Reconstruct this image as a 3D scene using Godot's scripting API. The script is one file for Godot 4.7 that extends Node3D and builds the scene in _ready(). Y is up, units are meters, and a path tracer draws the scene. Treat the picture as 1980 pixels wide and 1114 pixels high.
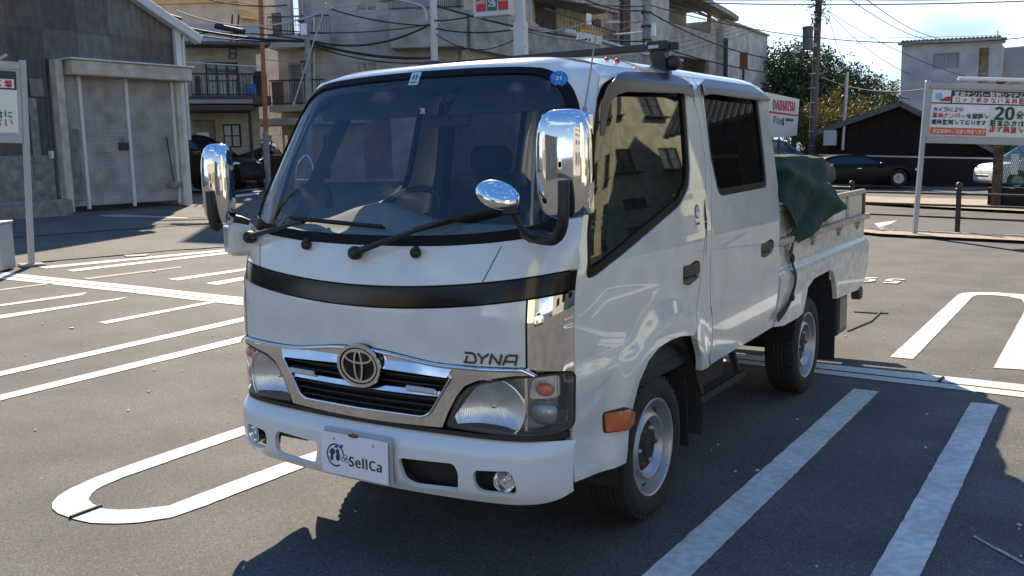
extends Node3D
# A white double-cab truck parked in a sunlit coin parking lot. Metres, y up; the truck stands at the origin facing +z.

var M := {}
var taken := {}
var skin_cuts := []

func _ready() -> void:
	var cam := Camera3D.new()
	cam.name = "camera"
	cam.transform = Transform3D(Basis(Vector3(0.846869, -0.023484, -0.531283), Vector3(-0.054989, 0.989802, -0.131405), Vector3(0.528951, 0.140498, 0.836941)), Vector3(2.4877, 1.6527, 3.8336))
	cam.fov = 33.747
	cam.near = 0.05
	cam.far = 600.0
	add_child(cam)
	cam.current = true
	var we := WorldEnvironment.new()
	we.name = "environment"
	var e := Environment.new()
	e.background_mode = Environment.BG_SKY
	var sk := Sky.new()
	var sm := ProceduralSkyMaterial.new()
	sm.sky_top_color = Color(0.25, 0.43, 0.655)
	sm.sky_horizon_color = Color(0.755, 0.835, 0.85)
	sm.sky_curve = 0.13
	sm.ground_bottom_color = Color(0.3, 0.3, 0.3)
	sm.ground_horizon_color = Color(0.55, 0.55, 0.55)
	sm.sky_energy_multiplier = 1.0
	sm.sun_angle_max = 40.0
	sm.sun_curve = 0.12
	sm.sky_cover = cloud_cover()
	sm.sky_cover_modulate = Color(1, 1, 1, 1)
	sk.sky_material = sm
	e.sky = sk
	e.tonemap_mode = Environment.TONE_MAPPER_LINEAR
	e.tonemap_exposure = 2.0
	e.sdfgi_enabled = true
	e.ssao_enabled = true
	e.ssil_enabled = true
	we.environment = e
	add_child(we)
	var sun := DirectionalLight3D.new()
	sun.name = "sun"
	sun.light_energy = 1.6
	sun.light_color = Color(1.0, 0.94, 0.83)
	sun.light_angular_distance = 0.5
	sun.shadow_enabled = true
	sun.basis = Basis.looking_at(Vector3(0.64 * cos(SUN_E), -sin(SUN_E), 0.768 * cos(SUN_E)), Vector3.UP)
	add_child(sun)
	make_materials()
	ground()
	markings()
	garage()
	cream_house()
	apartments()
	right_side()
	beyond_the_frame()
	trees()
	signs()
	poles_and_wires()
	fence()
	vehicles()
	truck()
	cargo()

const SUN_E := 0.60

func cloud_cover() -> ImageTexture:
	var im := Image.create(1024, 512, false, Image.FORMAT_RGBA8)
	var n := FastNoiseLite.new()
	n.seed = 5
	n.frequency = 1.0
	n.fractal_octaves = 5
	for y in 300:
		var el := (0.5 - (y + 0.5) / 512.0) * PI
		for x in 1024:
			var az := ((x + 0.5) / 1024.0 - 0.5) * TAU
			var d := Vector3(sin(az) * cos(el), sin(el), -cos(az) * cos(el))
			var v := n.get_noise_3d(d.x * 2.6, d.y * 7.0, d.z * 2.6)
			var a := smoothstep(0.02, 0.4, v + 0.30 * exp(-pow((el - 0.09) / 0.10, 2.0)) - 0.20 * smoothstep(0.2, 0.6, el))
			im.set_pixel(x, y, Color(0.62, 0.64, 0.66, a * 0.85))
	return ImageTexture.create_from_image(im)

# ---------------------------------------------------------------- naming
func numbered(n: String) -> String:
	if not taken.has(n):
		taken[n] = 0
		return n
	taken[n] += 1
	return "%s_%03d" % [n, taken[n]]

func tag(o: Node3D, label: String, category: String, group := "") -> Node3D:
	o.set_meta("label", label)
	o.set_meta("category", category)
	if group:
		o.set_meta("group", group)
	return o

func thing(called: String, label: String, category: String, at := Vector3.ZERO, turn := 0.0, group := "") -> Node3D:
	var o := Node3D.new()
	o.name = numbered(called)
	add_child(o, true)
	o.position = at
	o.rotation.y = turn
	tag(o, label, category, group)
	return o

func copy(src: Node3D, label: String, at: Vector3, turn := 0.0) -> Node3D:
	var c: Node3D = src.duplicate()
	c.name = numbered(String(src.name).rstrip("_0123456789"))
	add_child(c, true)
	c.position = at
	c.rotation.y = turn
	c.set_meta("label", label)
	return c

func put(st: SurfaceTool, called: String, mat: Material, parent: Node3D = self, label := "") -> MeshInstance3D:
	var o := MeshInstance3D.new()
	o.mesh = st.commit()
	o.material_override = null
	if o.mesh.get_surface_count():
		o.mesh.surface_set_material(0, mat)
	o.name = numbered(called) if parent == self else called
	parent.add_child(o, true)
	if label:
		o.set_meta("label", label)
	return o

func struct(st: SurfaceTool, called: String, mat: Material, label: String) -> MeshInstance3D:
	var o := put(st, called, mat)
	o.set_meta("kind", "structure")
	o.set_meta("label", label)
	o.set_meta("category", called.replace("_", " "))
	return o

# ---------------------------------------------------------------- mesh helpers
func sb() -> SurfaceTool:
	var s := SurfaceTool.new()
	s.begin(Mesh.PRIMITIVE_TRIANGLES)
	return s

func tri(s: SurfaceTool, a: Vector3, b: Vector3, c: Vector3, na: Vector3, nb: Vector3, nc: Vector3) -> void:
	if (b - a).cross(c - a).dot(na + nb + nc) > 0.0:
		var t := b
		b = c
		c = t
		t = nb
		nb = nc
		nc = t
	s.set_normal(na)
	s.add_vertex(a)
	s.set_normal(nb)
	s.add_vertex(b)
	s.set_normal(nc)
	s.add_vertex(c)

func quad(s: SurfaceTool, a: Vector3, b: Vector3, c: Vector3, d: Vector3, n: Vector3) -> void:
	tri(s, a, b, c, n, n, n)
	tri(s, a, c, d, n, n, n)

func box(s: SurfaceTool, c: Vector3, z: Vector3, bev := 0.0, bs := Basis()) -> void:
	var h := z * 0.5
	var bv := minf(bev, minf(h.x, minf(h.y, h.z)) * 0.9)
	for ax in 3:
		for sg in [-1.0, 1.0]:
			var n := Vector3.ZERO
			n[ax] = sg
			var u := Vector3.ZERO
			var v := Vector3.ZERO
			u[(ax + 1) % 3] = h[(ax + 1) % 3] - bv
			v[(ax + 2) % 3] = h[(ax + 2) % 3] - bv
			var o := n * h[ax]
			quad(s, c + bs * (o - u - v), c + bs * (o + u - v), c + bs * (o + u + v), c + bs * (o - u + v), bs * n)
	if bv <= 0.0:
		return
	for ax in 3:
		var p := (ax + 1) % 3
		var q := (ax + 2) % 3
		for sp in [-1.0, 1.0]:
			for sq in [-1.0, 1.0]:
				var n1 := Vector3.ZERO
				n1[p] = sp
				var n2 := Vector3.ZERO
				n2[q] = sq
				var a1 := Vector3.ZERO
				a1[p] = sp * h[p]
				a1[q] = sq * (h[q] - bv)
				var a2 := Vector3.ZERO
				a2[p] = sp * (h[p] - bv)
				a2[q] = sq * h[q]
				var l := Vector3.ZERO
				l[ax] = h[ax] - bv
				var nn := bs * (n1 + n2).normalized()
				quad(s, c + bs * (a1 - l), c + bs * (a1 + l), c + bs * (a2 + l), c + bs * (a2 - l), nn)
	for sx in [-1.0, 1.0]:
		for sy in [-1.0, 1.0]:
			for sz in [-1.0, 1.0]:
				var k := Vector3(sx, sy, sz)
				var n := bs * k.normalized()
				var i := h - Vector3(bv, bv, bv)
				tri(s, c + bs * (k * Vector3(h.x, i.y, i.z)), c + bs * (k * Vector3(i.x, h.y, i.z)), c + bs * (k * Vector3(i.x, i.y, h.z)), n, n, n)

func bar(s: SurfaceTool, a: Vector3, b: Vector3, w: float, h: float, up := Vector3.UP, bev := 0.0) -> void:
	var d := (b - a).normalized()
	if absf(d.dot(up)) > 0.98:
		up = Vector3(0.3, 0, 1).normalized()
	var x := up.cross(d).normalized()
	box(s, (a + b) * 0.5, Vector3(w, h, a.distance_to(b)), bev, Basis(x, d.cross(x), d))

func tube(s: SurfaceTool, p: Array, r: float, n := 8, r2 := -1.0) -> void:
	var m := p.size()
	var up := Vector3(0.13, 0.98, 0.17)
	var rings := []
	var outs := []
	for i in m:
		var a: Vector3 = p[maxi(i - 1, 0)]
		var b: Vector3 = p[mini(i + 1, m - 1)]
		var d := (b - a).normalized()
		if absf(d.dot(up)) > 0.99:
			up = Vector3(1, 0, 0.2).normalized()
		var x := (up - d * up.dot(d)).normalized()
		up = x
		var y := d.cross(x)
		var rr := r if r2 < 0.0 else lerpf(r, r2, float(i) / (m - 1))
		var ring := PackedVector3Array()
		var out := PackedVector3Array()
		for k in n + 1:
			var t := TAU * k / n
			var q := x * cos(t) + y * sin(t)
			ring.append(p[i] + q * rr)
			out.append(q)
		rings.append(ring)
		outs.append(out)
	for i in m - 1:
		for k in n:
			tri(s, rings[i][k], rings[i][k + 1], rings[i + 1][k + 1], outs[i][k], outs[i][k + 1], outs[i + 1][k + 1])
			tri(s, rings[i][k], rings[i + 1][k + 1], rings[i + 1][k], outs[i][k], outs[i + 1][k + 1], outs[i + 1][k])
	for e in [0, m - 1]:
		var nn: Vector3 = (p[0] - p[1]).normalized() if e == 0 else (p[m - 1] - p[m - 2]).normalized()
		for k in n:
			tri(s, p[e], rings[e][k], rings[e][k + 1], nn, nn, nn)

func curve(p: Array, k := 6) -> Array:
	var o := []
	for i in p.size() - 1:
		var a: Vector3 = p[maxi(i - 1, 0)]
		var d: Vector3 = p[mini(i + 2, p.size() - 1)]
		for j in k:
			o.append((p[i] as Vector3).cubic_interpolate(p[i + 1], a, d, float(j) / k))
	o.append(p[-1])
	return o

# profile points (radius, height) turned about the y axis of xf
func lathe(s: SurfaceTool, pr: PackedVector2Array, xf: Transform3D, n := 32) -> void:
	var m := pr.size()
	for i in m - 1:
		var d := pr[i + 1] - pr[i]
		if d.length() < 1e-6:
			continue
		var flat := Vector2(d.y, -d.x).normalized()
		var n0 := flat
		var n1 := flat
		if i > 0:
			var e := (pr[i] - pr[i - 1]).normalized()
			if e.dot(d.normalized()) > 0.8:
				n0 = (flat + Vector2(e.y, -e.x)).normalized()
		if i < m - 2:
			var e := (pr[i + 2] - pr[i + 1]).normalized()
			if e.dot(d.normalized()) > 0.8:
				n1 = (flat + Vector2(e.y, -e.x)).normalized()
		for k in n:
			var t0 := TAU * k / n
			var t1 := TAU * (k + 1) / n
			var c0 := Vector3(cos(t0), 0, sin(t0))
			var c1 := Vector3(cos(t1), 0, sin(t1))
			var a := xf * (c0 * pr[i].x + Vector3.UP * pr[i].y)
			var b := xf * (c1 * pr[i].x + Vector3.UP * pr[i].y)
			var c := xf * (c1 * pr[i + 1].x + Vector3.UP * pr[i + 1].y)
			var e := xf * (c0 * pr[i + 1].x + Vector3.UP * pr[i + 1].y)
			var na0 := xf.basis * (c0 * n0.x + Vector3.UP * n0.y)
			var nb0 := xf.basis * (c1 * n0.x + Vector3.UP * n0.y)
			var na1 := xf.basis * (c0 * n1.x + Vector3.UP * n1.y)
			var nb1 := xf.basis * (c1 * n1.x + Vector3.UP * n1.y)
			tri(s, a, b, c, na0, nb0, nb1)
			tri(s, a, c, e, na0, nb1, na1)

func poly_box(p: PackedVector2Array) -> Rect2:
	var r := Rect2(p[0], Vector2.ZERO)
	for q in p:
		r = r.expand(q)
	return r

func rect_poly(r: Rect2) -> PackedVector2Array:
	return PackedVector2Array([r.position, r.position + Vector2(r.size.x, 0), r.end, r.position + Vector2(0, r.size.y)])

func rrect(r: Rect2, rad: float, k := 4) -> PackedVector2Array:
	return rounded(rect_poly(r), rad, k)

func rounded(p: PackedVector2Array, rad: float, k := 4) -> PackedVector2Array:
	var o := PackedVector2Array()
	var n := p.size()
	for i in n:
		var c := p[i]
		var a := p[(i + n - 1) % n] - c
		var b := p[(i + 1) % n] - c
		var q := minf(rad, minf(a.length(), b.length()) * 0.45)
		var s := c + a.normalized() * q
		var e := c + b.normalized() * q
		for j in k + 1:
			var t := float(j) / k
			o.append(s.lerp(c, t).lerp(c.lerp(e, t), t))
	return o

func mirrored(half: PackedVector2Array) -> PackedVector2Array:
	# right half listed from the bottom centre round to the top centre
	var o := half.duplicate()
	for i in range(half.size() - 1, -1, -1):
		if absf(half[i].x) > 0.004:
			o.append(Vector2(-half[i].x, half[i].y))
	return o

func flipx(p: PackedVector2Array) -> PackedVector2Array:
	var o := PackedVector2Array()
	for q in p:
		o.append(Vector2(-q.x, q.y))
	return o

func grown(p: PackedVector2Array, d: float) -> PackedVector2Array:
	var r := Geometry2D.offset_polygon(p, d, Geometry2D.JOIN_ROUND if d > 0 else Geometry2D.JOIN_MITER)
	var best := PackedVector2Array()
	for q in r:
		if best.is_empty() or poly_box(q).get_area() > poly_box(best).get_area():
			best = q
	return best

# A sheet over a plane polygon with holes, laid on the surface f(uv); its rim goes back by depth.
func skin(s: SurfaceTool, outline: PackedVector2Array, holes: Array, step: float, f: Callable, depth: float, out: Vector3, uvs := 0.0) -> void:
	var bb := poly_box(outline)
	var xs := [bb.position.x - 1e-4, bb.end.x + 1e-4]
	var ys := [bb.position.y - 1e-4, bb.end.y + 1e-4]
	var k := int(ceil(bb.size.x / step))
	for i in range(1, k):
		xs.append(bb.position.x + bb.size.x * i / k)
	k = int(ceil(bb.size.y / step))
	for i in range(1, k):
		ys.append(bb.position.y + bb.size.y * i / k)
	for q in skin_cuts:
		if q > bb.position.x and q < bb.end.x:
			xs.append(q)
	var hb := []
	for h in holes:
		var r := poly_box(h)
		hb.append(r)
		xs.append(r.get_center().x + 1.3e-4)
		ys.append(r.get_center().y + 1.7e-4)
	xs.sort()
	ys.sort()
	var cache := {}
	for i in xs.size() - 1:
		for j in ys.size() - 1:
			var cell := Rect2(xs[i], ys[j], xs[i + 1] - xs[i], ys[j + 1] - ys[j])
			if cell.size.x < 1e-5 or cell.size.y < 1e-5:
				continue
			var ps := Geometry2D.intersect_polygons(rect_poly(cell), outline)
			for h in holes.size():
				if hb[h].intersects(cell):
					var nx: Array[PackedVector2Array] = []
					for p in ps:
						for q in Geometry2D.clip_polygons(p, holes[h]):
							nx.append(q)
					ps = nx
			for p in ps:
				if p.size() < 3 or Geometry2D.is_polygon_clockwise(p) and false:
					continue
				var ix := Geometry2D.triangulate_polygon(p)
				var v := []
				for q in p:
					v.append(vn(cache, f, q, out))
				for t in range(0, ix.size(), 3):
					if uvs > 0.0:
						tri_uv(s, v[ix[t]], v[ix[t + 1]], v[ix[t + 2]], p[ix[t]] * uvs, p[ix[t + 1]] * uvs, p[ix[t + 2]] * uvs)
					else:
						tri(s, v[ix[t]][0], v[ix[t + 1]][0], v[ix[t + 2]][0], v[ix[t]][1], v[ix[t + 1]][1], v[ix[t + 2]][1])
	if depth == 0.0:
		return
	for loop in [outline] + holes:
		var n: int = loop.size()
		var inside: bool = loop == outline
		for i in n:
			var a: Vector2 = loop[i]
			var b: Vector2 = loop[(i + 1) % n]
			var l := a.distance_to(b)
			if l < 1e-6:
				continue
			var c := int(ceil(l / step))
			for j in c:
				var p := a.lerp(b, float(j) / c)
				var q := a.lerp(b, float(j + 1) / c)
				var vp: Array = vn(cache, f, p, out)
				var vq: Array = vn(cache, f, q, out)
				var away := (q - p).orthogonal().normalized()
				if Geometry2D.is_point_in_polygon((p + q) * 0.5 + away * 2e-4, loop) == inside:
					away = -away
				var aw: Vector3 = f.call((p + q) * 0.5 + away * 1e-3) - f.call((p + q) * 0.5)
				aw = aw.normalized()
				quad(s, vp[0], vq[0], vq[0] - vq[1] * depth, vp[0] - vp[1] * depth, aw)

func vn(cache: Dictionary, f: Callable, q: Vector2, out: Vector3) -> Array:
	if cache.has(q):
		return cache[q]
	var e := 1e-3
	var du: Vector3 = f.call(q + Vector2(e, 0)) - f.call(q - Vector2(e, 0))
	var dv: Vector3 = f.call(q + Vector2(0, e)) - f.call(q - Vector2(0, e))
	var n := du.cross(dv).normalized()
	if n.dot(out) < 0.0:
		n = -n
	var r := [f.call(q), n]
	cache[q] = r
	return r

func tri_uv(s: SurfaceTool, a: Array, b: Array, c: Array, ua: Vector2, ub: Vector2, uc: Vector2) -> void:
	if (b[0] - a[0]).cross(c[0] - a[0]).dot(a[1] + b[1] + c[1]) > 0.0:
		var t := b
		b = c
		c = t
		var u := ub
		ub = uc
		uc = u
	for v in [[a, ua], [b, ub], [c, uc]]:
		s.set_normal(v[0][1])
		s.set_uv(v[1])
		s.add_vertex(v[0][0])

# flat sheet in the x-y plane, front towards +z
func plate(s: SurfaceTool, outline: PackedVector2Array, holes: Array, z: float, depth: float) -> void:
	skin(s, outline, holes, 1000.0, func(p: Vector2) -> Vector3: return Vector3(p.x, p.y, z), depth, Vector3(0, 0, 1))

func grid(s: SurfaceTool, nu: int, nv: int, f: Callable, out_from: Variant) -> void:
	var p := []
	for j in nv + 1:
		for i in nu + 1:
			p.append(f.call(float(i) / nu, float(j) / nv))
	var nr := []
	for j in nv + 1:
		for i in nu + 1:
			var a: Vector3 = p[j * (nu + 1) + mini(i + 1, nu)] - p[j * (nu + 1) + maxi(i - 1, 0)]
			var b: Vector3 = p[mini(j + 1, nv) * (nu + 1) + i] - p[maxi(j - 1, 0) * (nu + 1) + i]
			var n := a.cross(b).normalized()
			var o: Vector3 = out_from if out_from is Vector3 else p[j * (nu + 1) + i] - out_from[0]
			nr.append(-n if n.dot(o) < 0.0 else n)
	for j in nv:
		for i in nu:
			var a := j * (nu + 1) + i
			var b := a + 1
			var c := b + nu + 1
			var d := a + nu + 1
			tri(s, p[a], p[b], p[c], nr[a], nr[b], nr[c])
			tri(s, p[a], p[c], p[d], nr[a], nr[c], nr[d])

func blob(s: SurfaceTool, c: Vector3, r: Vector3, e := 2.0, n := 14) -> void:
	grid(s, n * 2, n, func(u: float, v: float) -> Vector3:
		var t := u * TAU
		var k := (v - 0.5) * PI
		var q := Vector3(cos(k) * cos(t), sin(k), cos(k) * sin(t))
		var l := pow(pow(absf(q.x), e) + pow(absf(q.y), e) + pow(absf(q.z), e), 1.0 / e)
		return c + q / l * r, [c])

func text(called: String, words: String, h: float, xf: Transform3D, mat: Material, parent: Node3D, wide := 1.0, thick := 0.002, bold := true, right := false) -> MeshInstance3D:
	var t := TextMesh.new()
	var f := SystemFont.new()
	f.font_names = PackedStringArray(["Droid Sans"])
	f.font_weight = 700 if bold else 400
	t.font = f
	t.text = words
	t.font_size = 64
	t.pixel_size = h / 46.0
	t.depth = thick
	t.material = mat
	var o := MeshInstance3D.new()
	o.mesh = t
	o.name = called
	parent.add_child(o, true)
	o.transform = xf * Transform3D(Basis.from_scale(Vector3(wide, 1, 1)), Vector3.ZERO)
	return o

# ---------------------------------------------------------------- materials
func mat(c: Color, rough := 0.8, metal := 0.0) -> StandardMaterial3D:
	var m := StandardMaterial3D.new()
	m.albedo_color = c.linear_to_srgb()
	m.roughness = rough
	m.metallic = metal
	return m

func g(v: float) -> Color:
	return Color(v, v, v)

func noise_tex(sd: int, size: int, freq: float, lo: Color, hi: Color, oct := 4, as_normal := false, cells := false) -> NoiseTexture2D:
	var n := FastNoiseLite.new()
	n.seed = sd
	n.frequency = freq
	n.fractal_octaves = oct
	if cells:
		n.noise_type = FastNoiseLite.TYPE_CELLULAR
	var t := NoiseTexture2D.new()
	t.width = size
	t.height = size
	t.seamless = true
	t.noise = n
	if as_normal:
		t.as_normal_map = true
		t.bump_strength = 2.0
	else:
		var gr := Gradient.new()
		gr.set_color(0, lo)
		gr.set_color(1, hi)
		t.color_ramp = gr
	return t

func worn(m: StandardMaterial3D, tex: Texture2D, scale: float, det: Texture2D = null, dscale := 0.1) -> StandardMaterial3D:
	m.albedo_texture = tex
	m.uv1_triplanar = true
	m.uv1_world_triplanar = true
	m.uv1_scale = Vector3.ONE * scale
	if det:
		m.detail_enabled = true
		m.detail_albedo = det
		m.detail_blend_mode = BaseMaterial3D.BLEND_MODE_MUL
		m.detail_uv_layer = BaseMaterial3D.DETAIL_UV_2
		m.uv2_triplanar = true
		m.uv2_world_triplanar = true
		m.uv2_scale = Vector3.ONE * dscale
	return m

func asphalt_image(sd: int) -> ImageTexture:
	var im := Image.create(1024, 1024, false, Image.FORMAT_RGB8)
	im.fill(Color(0.66, 0.645, 0.63))
	var r := RandomNumberGenerator.new()
	r.seed = sd
	for i in 150000:
		var x := r.randi_range(0, 1023)
		var y := r.randi_range(0, 1023)
		var v := 0.66 + r.randfn(0.0, 0.135)
		if r.randf() < 0.012:
			v = 0.96
		var c := Color(v, v * 0.985, v * (0.95 + r.randf() * 0.06))
		var w := r.randi_range(1, 5)
		im.fill_rect(Rect2i(x, y, w, r.randi_range(1, 4)), c)
	return ImageTexture.create_from_image(im)

func glass(c: Color, a: float) -> StandardMaterial3D:
	var m := StandardMaterial3D.new()
	var k := c.linear_to_srgb()
	k.a = a
	m.albedo_color = k
	m.transparency = BaseMaterial3D.TRANSPARENCY_ALPHA
	m.roughness = 0.02
	m.metallic_specular = 0.6
	return m

func make_materials() -> void:
	var blot := noise_tex(3, 512, 0.012, Color(0.79, 0.79, 0.80), Color(1.08, 1.07, 1.06), 5)
	var grime := noise_tex(8, 512, 0.01, Color(0.84, 0.83, 0.82), Color(1, 1, 1), 5)
	M.asphalt = worn(mat(g(0.225), 0.9), asphalt_image(11), 0.55, blot, 0.16)
	M.road = worn(mat(g(0.19), 0.9), asphalt_image(12), 0.3, blot, 0.07)
	M.old_asphalt = worn(mat(Color(0.27, 0.26, 0.24), 0.92), asphalt_image(13), 0.3, blot, 0.09)
	M.brick_pave = worn(mat(Color(0.42, 0.32, 0.24), 0.9), noise_tex(21, 256, 0.05, g(0.7), g(1.1)), 0.8)
	M.line = worn(mat(g(0.74), 0.75), noise_tex(31, 512, 0.03, Color(0.86, 0.85, 0.83), Color(1.05, 1.05, 1.03), 5), 0.9, grime, 0.35)
	M.line_dull = worn(mat(Color(0.58, 0.57, 0.53), 0.8), noise_tex(38, 512, 0.05, Color(0.86, 0.85, 0.83), Color(1.05, 1.05, 1.03), 5), 0.9)
	M.line_worn = worn(mat(Color(0.50, 0.46, 0.44), 0.85), noise_tex(32, 512, 0.06, Color(0.6, 0.58, 0.56), Color(1.1, 1.1, 1.1), 5), 0.9)
	M.kerb = worn(mat(Color(0.48, 0.47, 0.44), 0.9), noise_tex(33, 256, 0.05, g(0.75), g(1.05)), 1.2, grime, 0.3)
	M.concrete = worn(mat(Color(0.30, 0.30, 0.29), 0.9), noise_tex(34, 512, 0.02, Color(0.72, 0.72, 0.70), Color(1.05, 1.05, 1.05), 6), 0.35, grime, 0.6)
	var streak := noise_tex(35, 512, 0.02, Color(0.80, 0.79, 0.78), Color(1.06, 1.06, 1.06), 5)
	M.sheet = []
	for k in 5:
		var c: Color = [Color(0.115, 0.11, 0.11), Color(0.10, 0.09, 0.085), Color(0.17, 0.165, 0.16), Color(0.075, 0.075, 0.075), Color(0.14, 0.12, 0.105)][k]
		var m := worn(mat(c * 1.25, 0.7), streak, 0.4, grime, 0.5)
		m.uv1_scale = Vector3(0.5, 0.22, 0.5)
		M.sheet.append(m)
	M.shutter = worn(mat(Color(0.42, 0.41, 0.42), 0.6), streak, 0.4, grime, 0.25)
	M.shutter.uv1_scale = Vector3(0.2, 0.2, 0.2)
	M.cream_paint = worn(mat(Color(0.50, 0.46, 0.39), 0.75), streak, 0.2)
	M.white_trim = mat(Color(0.55, 0.55, 0.55), 0.6)
	M.cream_wall = worn(mat(Color(0.54, 0.50, 0.42), 0.9), streak, 0.25, grime, 0.2)
	M.apt_wall = worn(mat(Color(0.52, 0.48, 0.435), 0.92), streak, 0.12, grime, 0.13)
	M.apt_slab = worn(mat(Color(0.43, 0.41, 0.385), 0.92), streak, 0.15, grime, 0.2)
	M.pale_wall = worn(mat(Color(0.62, 0.60, 0.58), 0.9), streak, 0.12, grime, 0.1)
	M.apt_brown = worn(mat(Color(0.10, 0.075, 0.062), 0.9), streak, 0.2)
	M.orange_wall = worn(mat(Color(0.78, 0.46, 0.20), 0.9), streak, 0.1)
	M.peach_wall = worn(mat(Color(0.78, 0.56, 0.38), 0.9), streak, 0.1)
	M.yellow_wall = worn(mat(Color(0.80, 0.79, 0.55), 0.9), streak, 0.1)
	M.dark_wood = worn(mat(Color(0.014, 0.009, 0.008), 0.9), streak, 0.5)
	M.roof_grey = worn(mat(g(0.11), 0.7), streak, 0.5)
	M.tile = mat(g(0.06), 0.45)
	M.plaster = worn(mat(Color(0.56, 0.55, 0.57), 0.92), streak, 0.05)
	M.frame = mat(Color(0.33, 0.33, 0.34), 0.45, 0.3)
	M.brown_metal = mat(Color(0.028, 0.021, 0.018), 0.55, 0.0)
	M.dark = mat(Color(0.012, 0.012, 0.013), 0.7)
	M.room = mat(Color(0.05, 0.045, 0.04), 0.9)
	M.curtain = mat(Color(0.40, 0.42, 0.45), 0.95)
	M.pane = glass(Color(0.10, 0.12, 0.13), 0.35)
	M.galv = mat(Color(0.42, 0.43, 0.45), 0.45, 0.5)
	M.grey_paint = mat(Color(0.36, 0.36, 0.38), 0.5)
	M.pole = worn(mat(Color(0.30, 0.30, 0.31), 0.85), noise_tex(36, 256, 0.03, g(0.75), g(1.05)), 0.8)
	M.pole_dark = worn(mat(Color(0.15, 0.12, 0.11), 0.85), noise_tex(37, 256, 0.03, g(0.7), g(1.1)), 0.8)
	M.cable = mat(Color(0.012, 0.012, 0.013), 0.6)
	M.cable_grey = mat(Color(0.25, 0.25, 0.25), 0.5)
	M.cable_bright = mat(Color(0.45, 0.45, 0.45), 0.35, 0.3)
	M.orange_paint = worn(mat(Color(0.42, 0.13, 0.06), 0.6), streak, 0.5)
	M.rust = worn(mat(Color(0.16, 0.07, 0.03), 0.9), streak, 1.5)
	# truck
	M.paint = mat(Color(0.66, 0.675, 0.655), 0.14)
	worn(M.paint, noise_tex(43, 512, 0.015, Color(0.93, 0.925, 0.915), Color(1.02, 1.02, 1.02), 5), 0.5)
	M.paint.clearcoat_enabled = true
	M.paint.clearcoat = 1.0
	M.paint.clearcoat_roughness = 0.015
	M.roof_paint = M.paint.duplicate()
	M.roof_paint.clearcoat_roughness = 0.09
	M.bumper_paint = mat(Color(0.65, 0.67, 0.66), 0.45)
	M.bumper_paint.clearcoat_enabled = true
	M.bumper_paint.clearcoat = 0.35
	M.bumper_paint.clearcoat_roughness = 0.12
	M.bed_paint = worn(mat(Color(0.70, 0.70, 0.68), 0.42), noise_tex(41, 512, 0.02, Color(0.82, 0.81, 0.78), Color(1.03, 1.03, 1.03), 5), 0.8)
	M.bed_paint.clearcoat_enabled = true
	M.bed_paint.clearcoat = 0.7
	M.bed_paint.clearcoat_roughness = 0.05
	M.gate_paint = worn(mat(Color(0.62, 0.60, 0.55), 0.7), noise_tex(42, 512, 0.04, Color(0.55, 0.47, 0.38), Color(1.05, 1.05, 1.05), 5), 1.6)
	M.black_gloss = mat(Color(0.008, 0.006, 0.006), 0.16)
	M.black_gloss.metallic_specular = 0.4
	M.black_frame = mat(Color(0.008, 0.008, 0.009), 0.55)
	M.black_frame.metallic_specular = 0.25
	M.plastic = mat(Color(0.013, 0.013, 0.014), 0.5)
	M.rubber = mat(Color(0.018, 0.017, 0.017), 0.85)
	M.chrome = mat(Color(0.72, 0.73, 0.75), 0.035, 1.0)
	M.silver = mat(Color(0.66, 0.67, 0.69), 0.22, 1.0)
	M.steel_rim = mat(Color(0.40, 0.40, 0.43), 0.42, 0.7)
	M.windscreen = glass(Color(0.010, 0.016, 0.024), 0.26)
	M.side_glass = glass(Color(0.01, 0.012, 0.012), 0.40)
	M.privacy_glass = glass(Color(0.006, 0.006, 0.007), 0.85)
	M.smoke = mat(Color(0.03, 0.03, 0.05), 0.3)
	M.smoke.metallic_specular = 0.35
	M.lens = glass(Color(0.8, 0.82, 0.85), 0.05)
	M.amber = mat(Color(0.50, 0.10, 0.015), 0.15)
	M.amber.clearcoat_enabled = true
	M.reflector = mat(Color(0.75, 0.75, 0.77), 0.12, 1.0)
	M.housing = mat(Color(0.50, 0.51, 0.53), 0.35, 0.25)
	M.fluted = mat(Color(0.75, 0.78, 0.82), 0.2, 0.7)
	var fl := Image.create(256, 4, false, Image.FORMAT_RGB8)
	for x in 256:
		var v := 0.5 + 0.5 * sin(x * TAU / 16.0)
		for y in 4:
			fl.set_pixel(x, y, g(v))
	M.fluted.heightmap_enabled = true
	M.fluted.heightmap_texture = ImageTexture.create_from_image(fl)
	M.fluted.heightmap_scale = 0.18
	M.fluted.uv1_triplanar = true
	M.fluted.uv1_scale = Vector3(10, 1, 1)
	M.seat = mat(Color(0.02, 0.02, 0.023), 0.9)
	M.trim_grey = mat(Color(0.03, 0.031, 0.033), 0.85)
	M.dash = mat(Color(0.26, 0.29, 0.27), 0.75)
	M.trim_light = mat(Color(0.40, 0.42, 0.40), 0.8)
	M.under = mat(Color(0.02, 0.02, 0.021), 0.8)
	M.letter_dark = mat(Color(0.02, 0.03, 0.035), 0.5)
	M.letter_grey = mat(Color(0.06, 0.065, 0.07), 0.4, 0.5)
	M.plate = mat(Color(0.72, 0.73, 0.78), 0.4)
	M.red = mat(Color(0.50, 0.02, 0.025), 0.5)
	M.white = mat(Color(0.72, 0.72, 0.72), 0.5)
	M.blue = mat(Color(0.02, 0.16, 0.45), 0.4)
	M.tarp = mat(Color(0.007, 0.040, 0.033), 0.8)
	M.tarp.metallic_specular = 0.3
	M.tarp.rim_enabled = true
	M.tarp.rim = 0.12
	M.tarp.heightmap_enabled = true
	M.tarp.heightmap_texture = noise_tex(51, 512, 0.03, g(0.0), g(1.0), 4)
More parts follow.
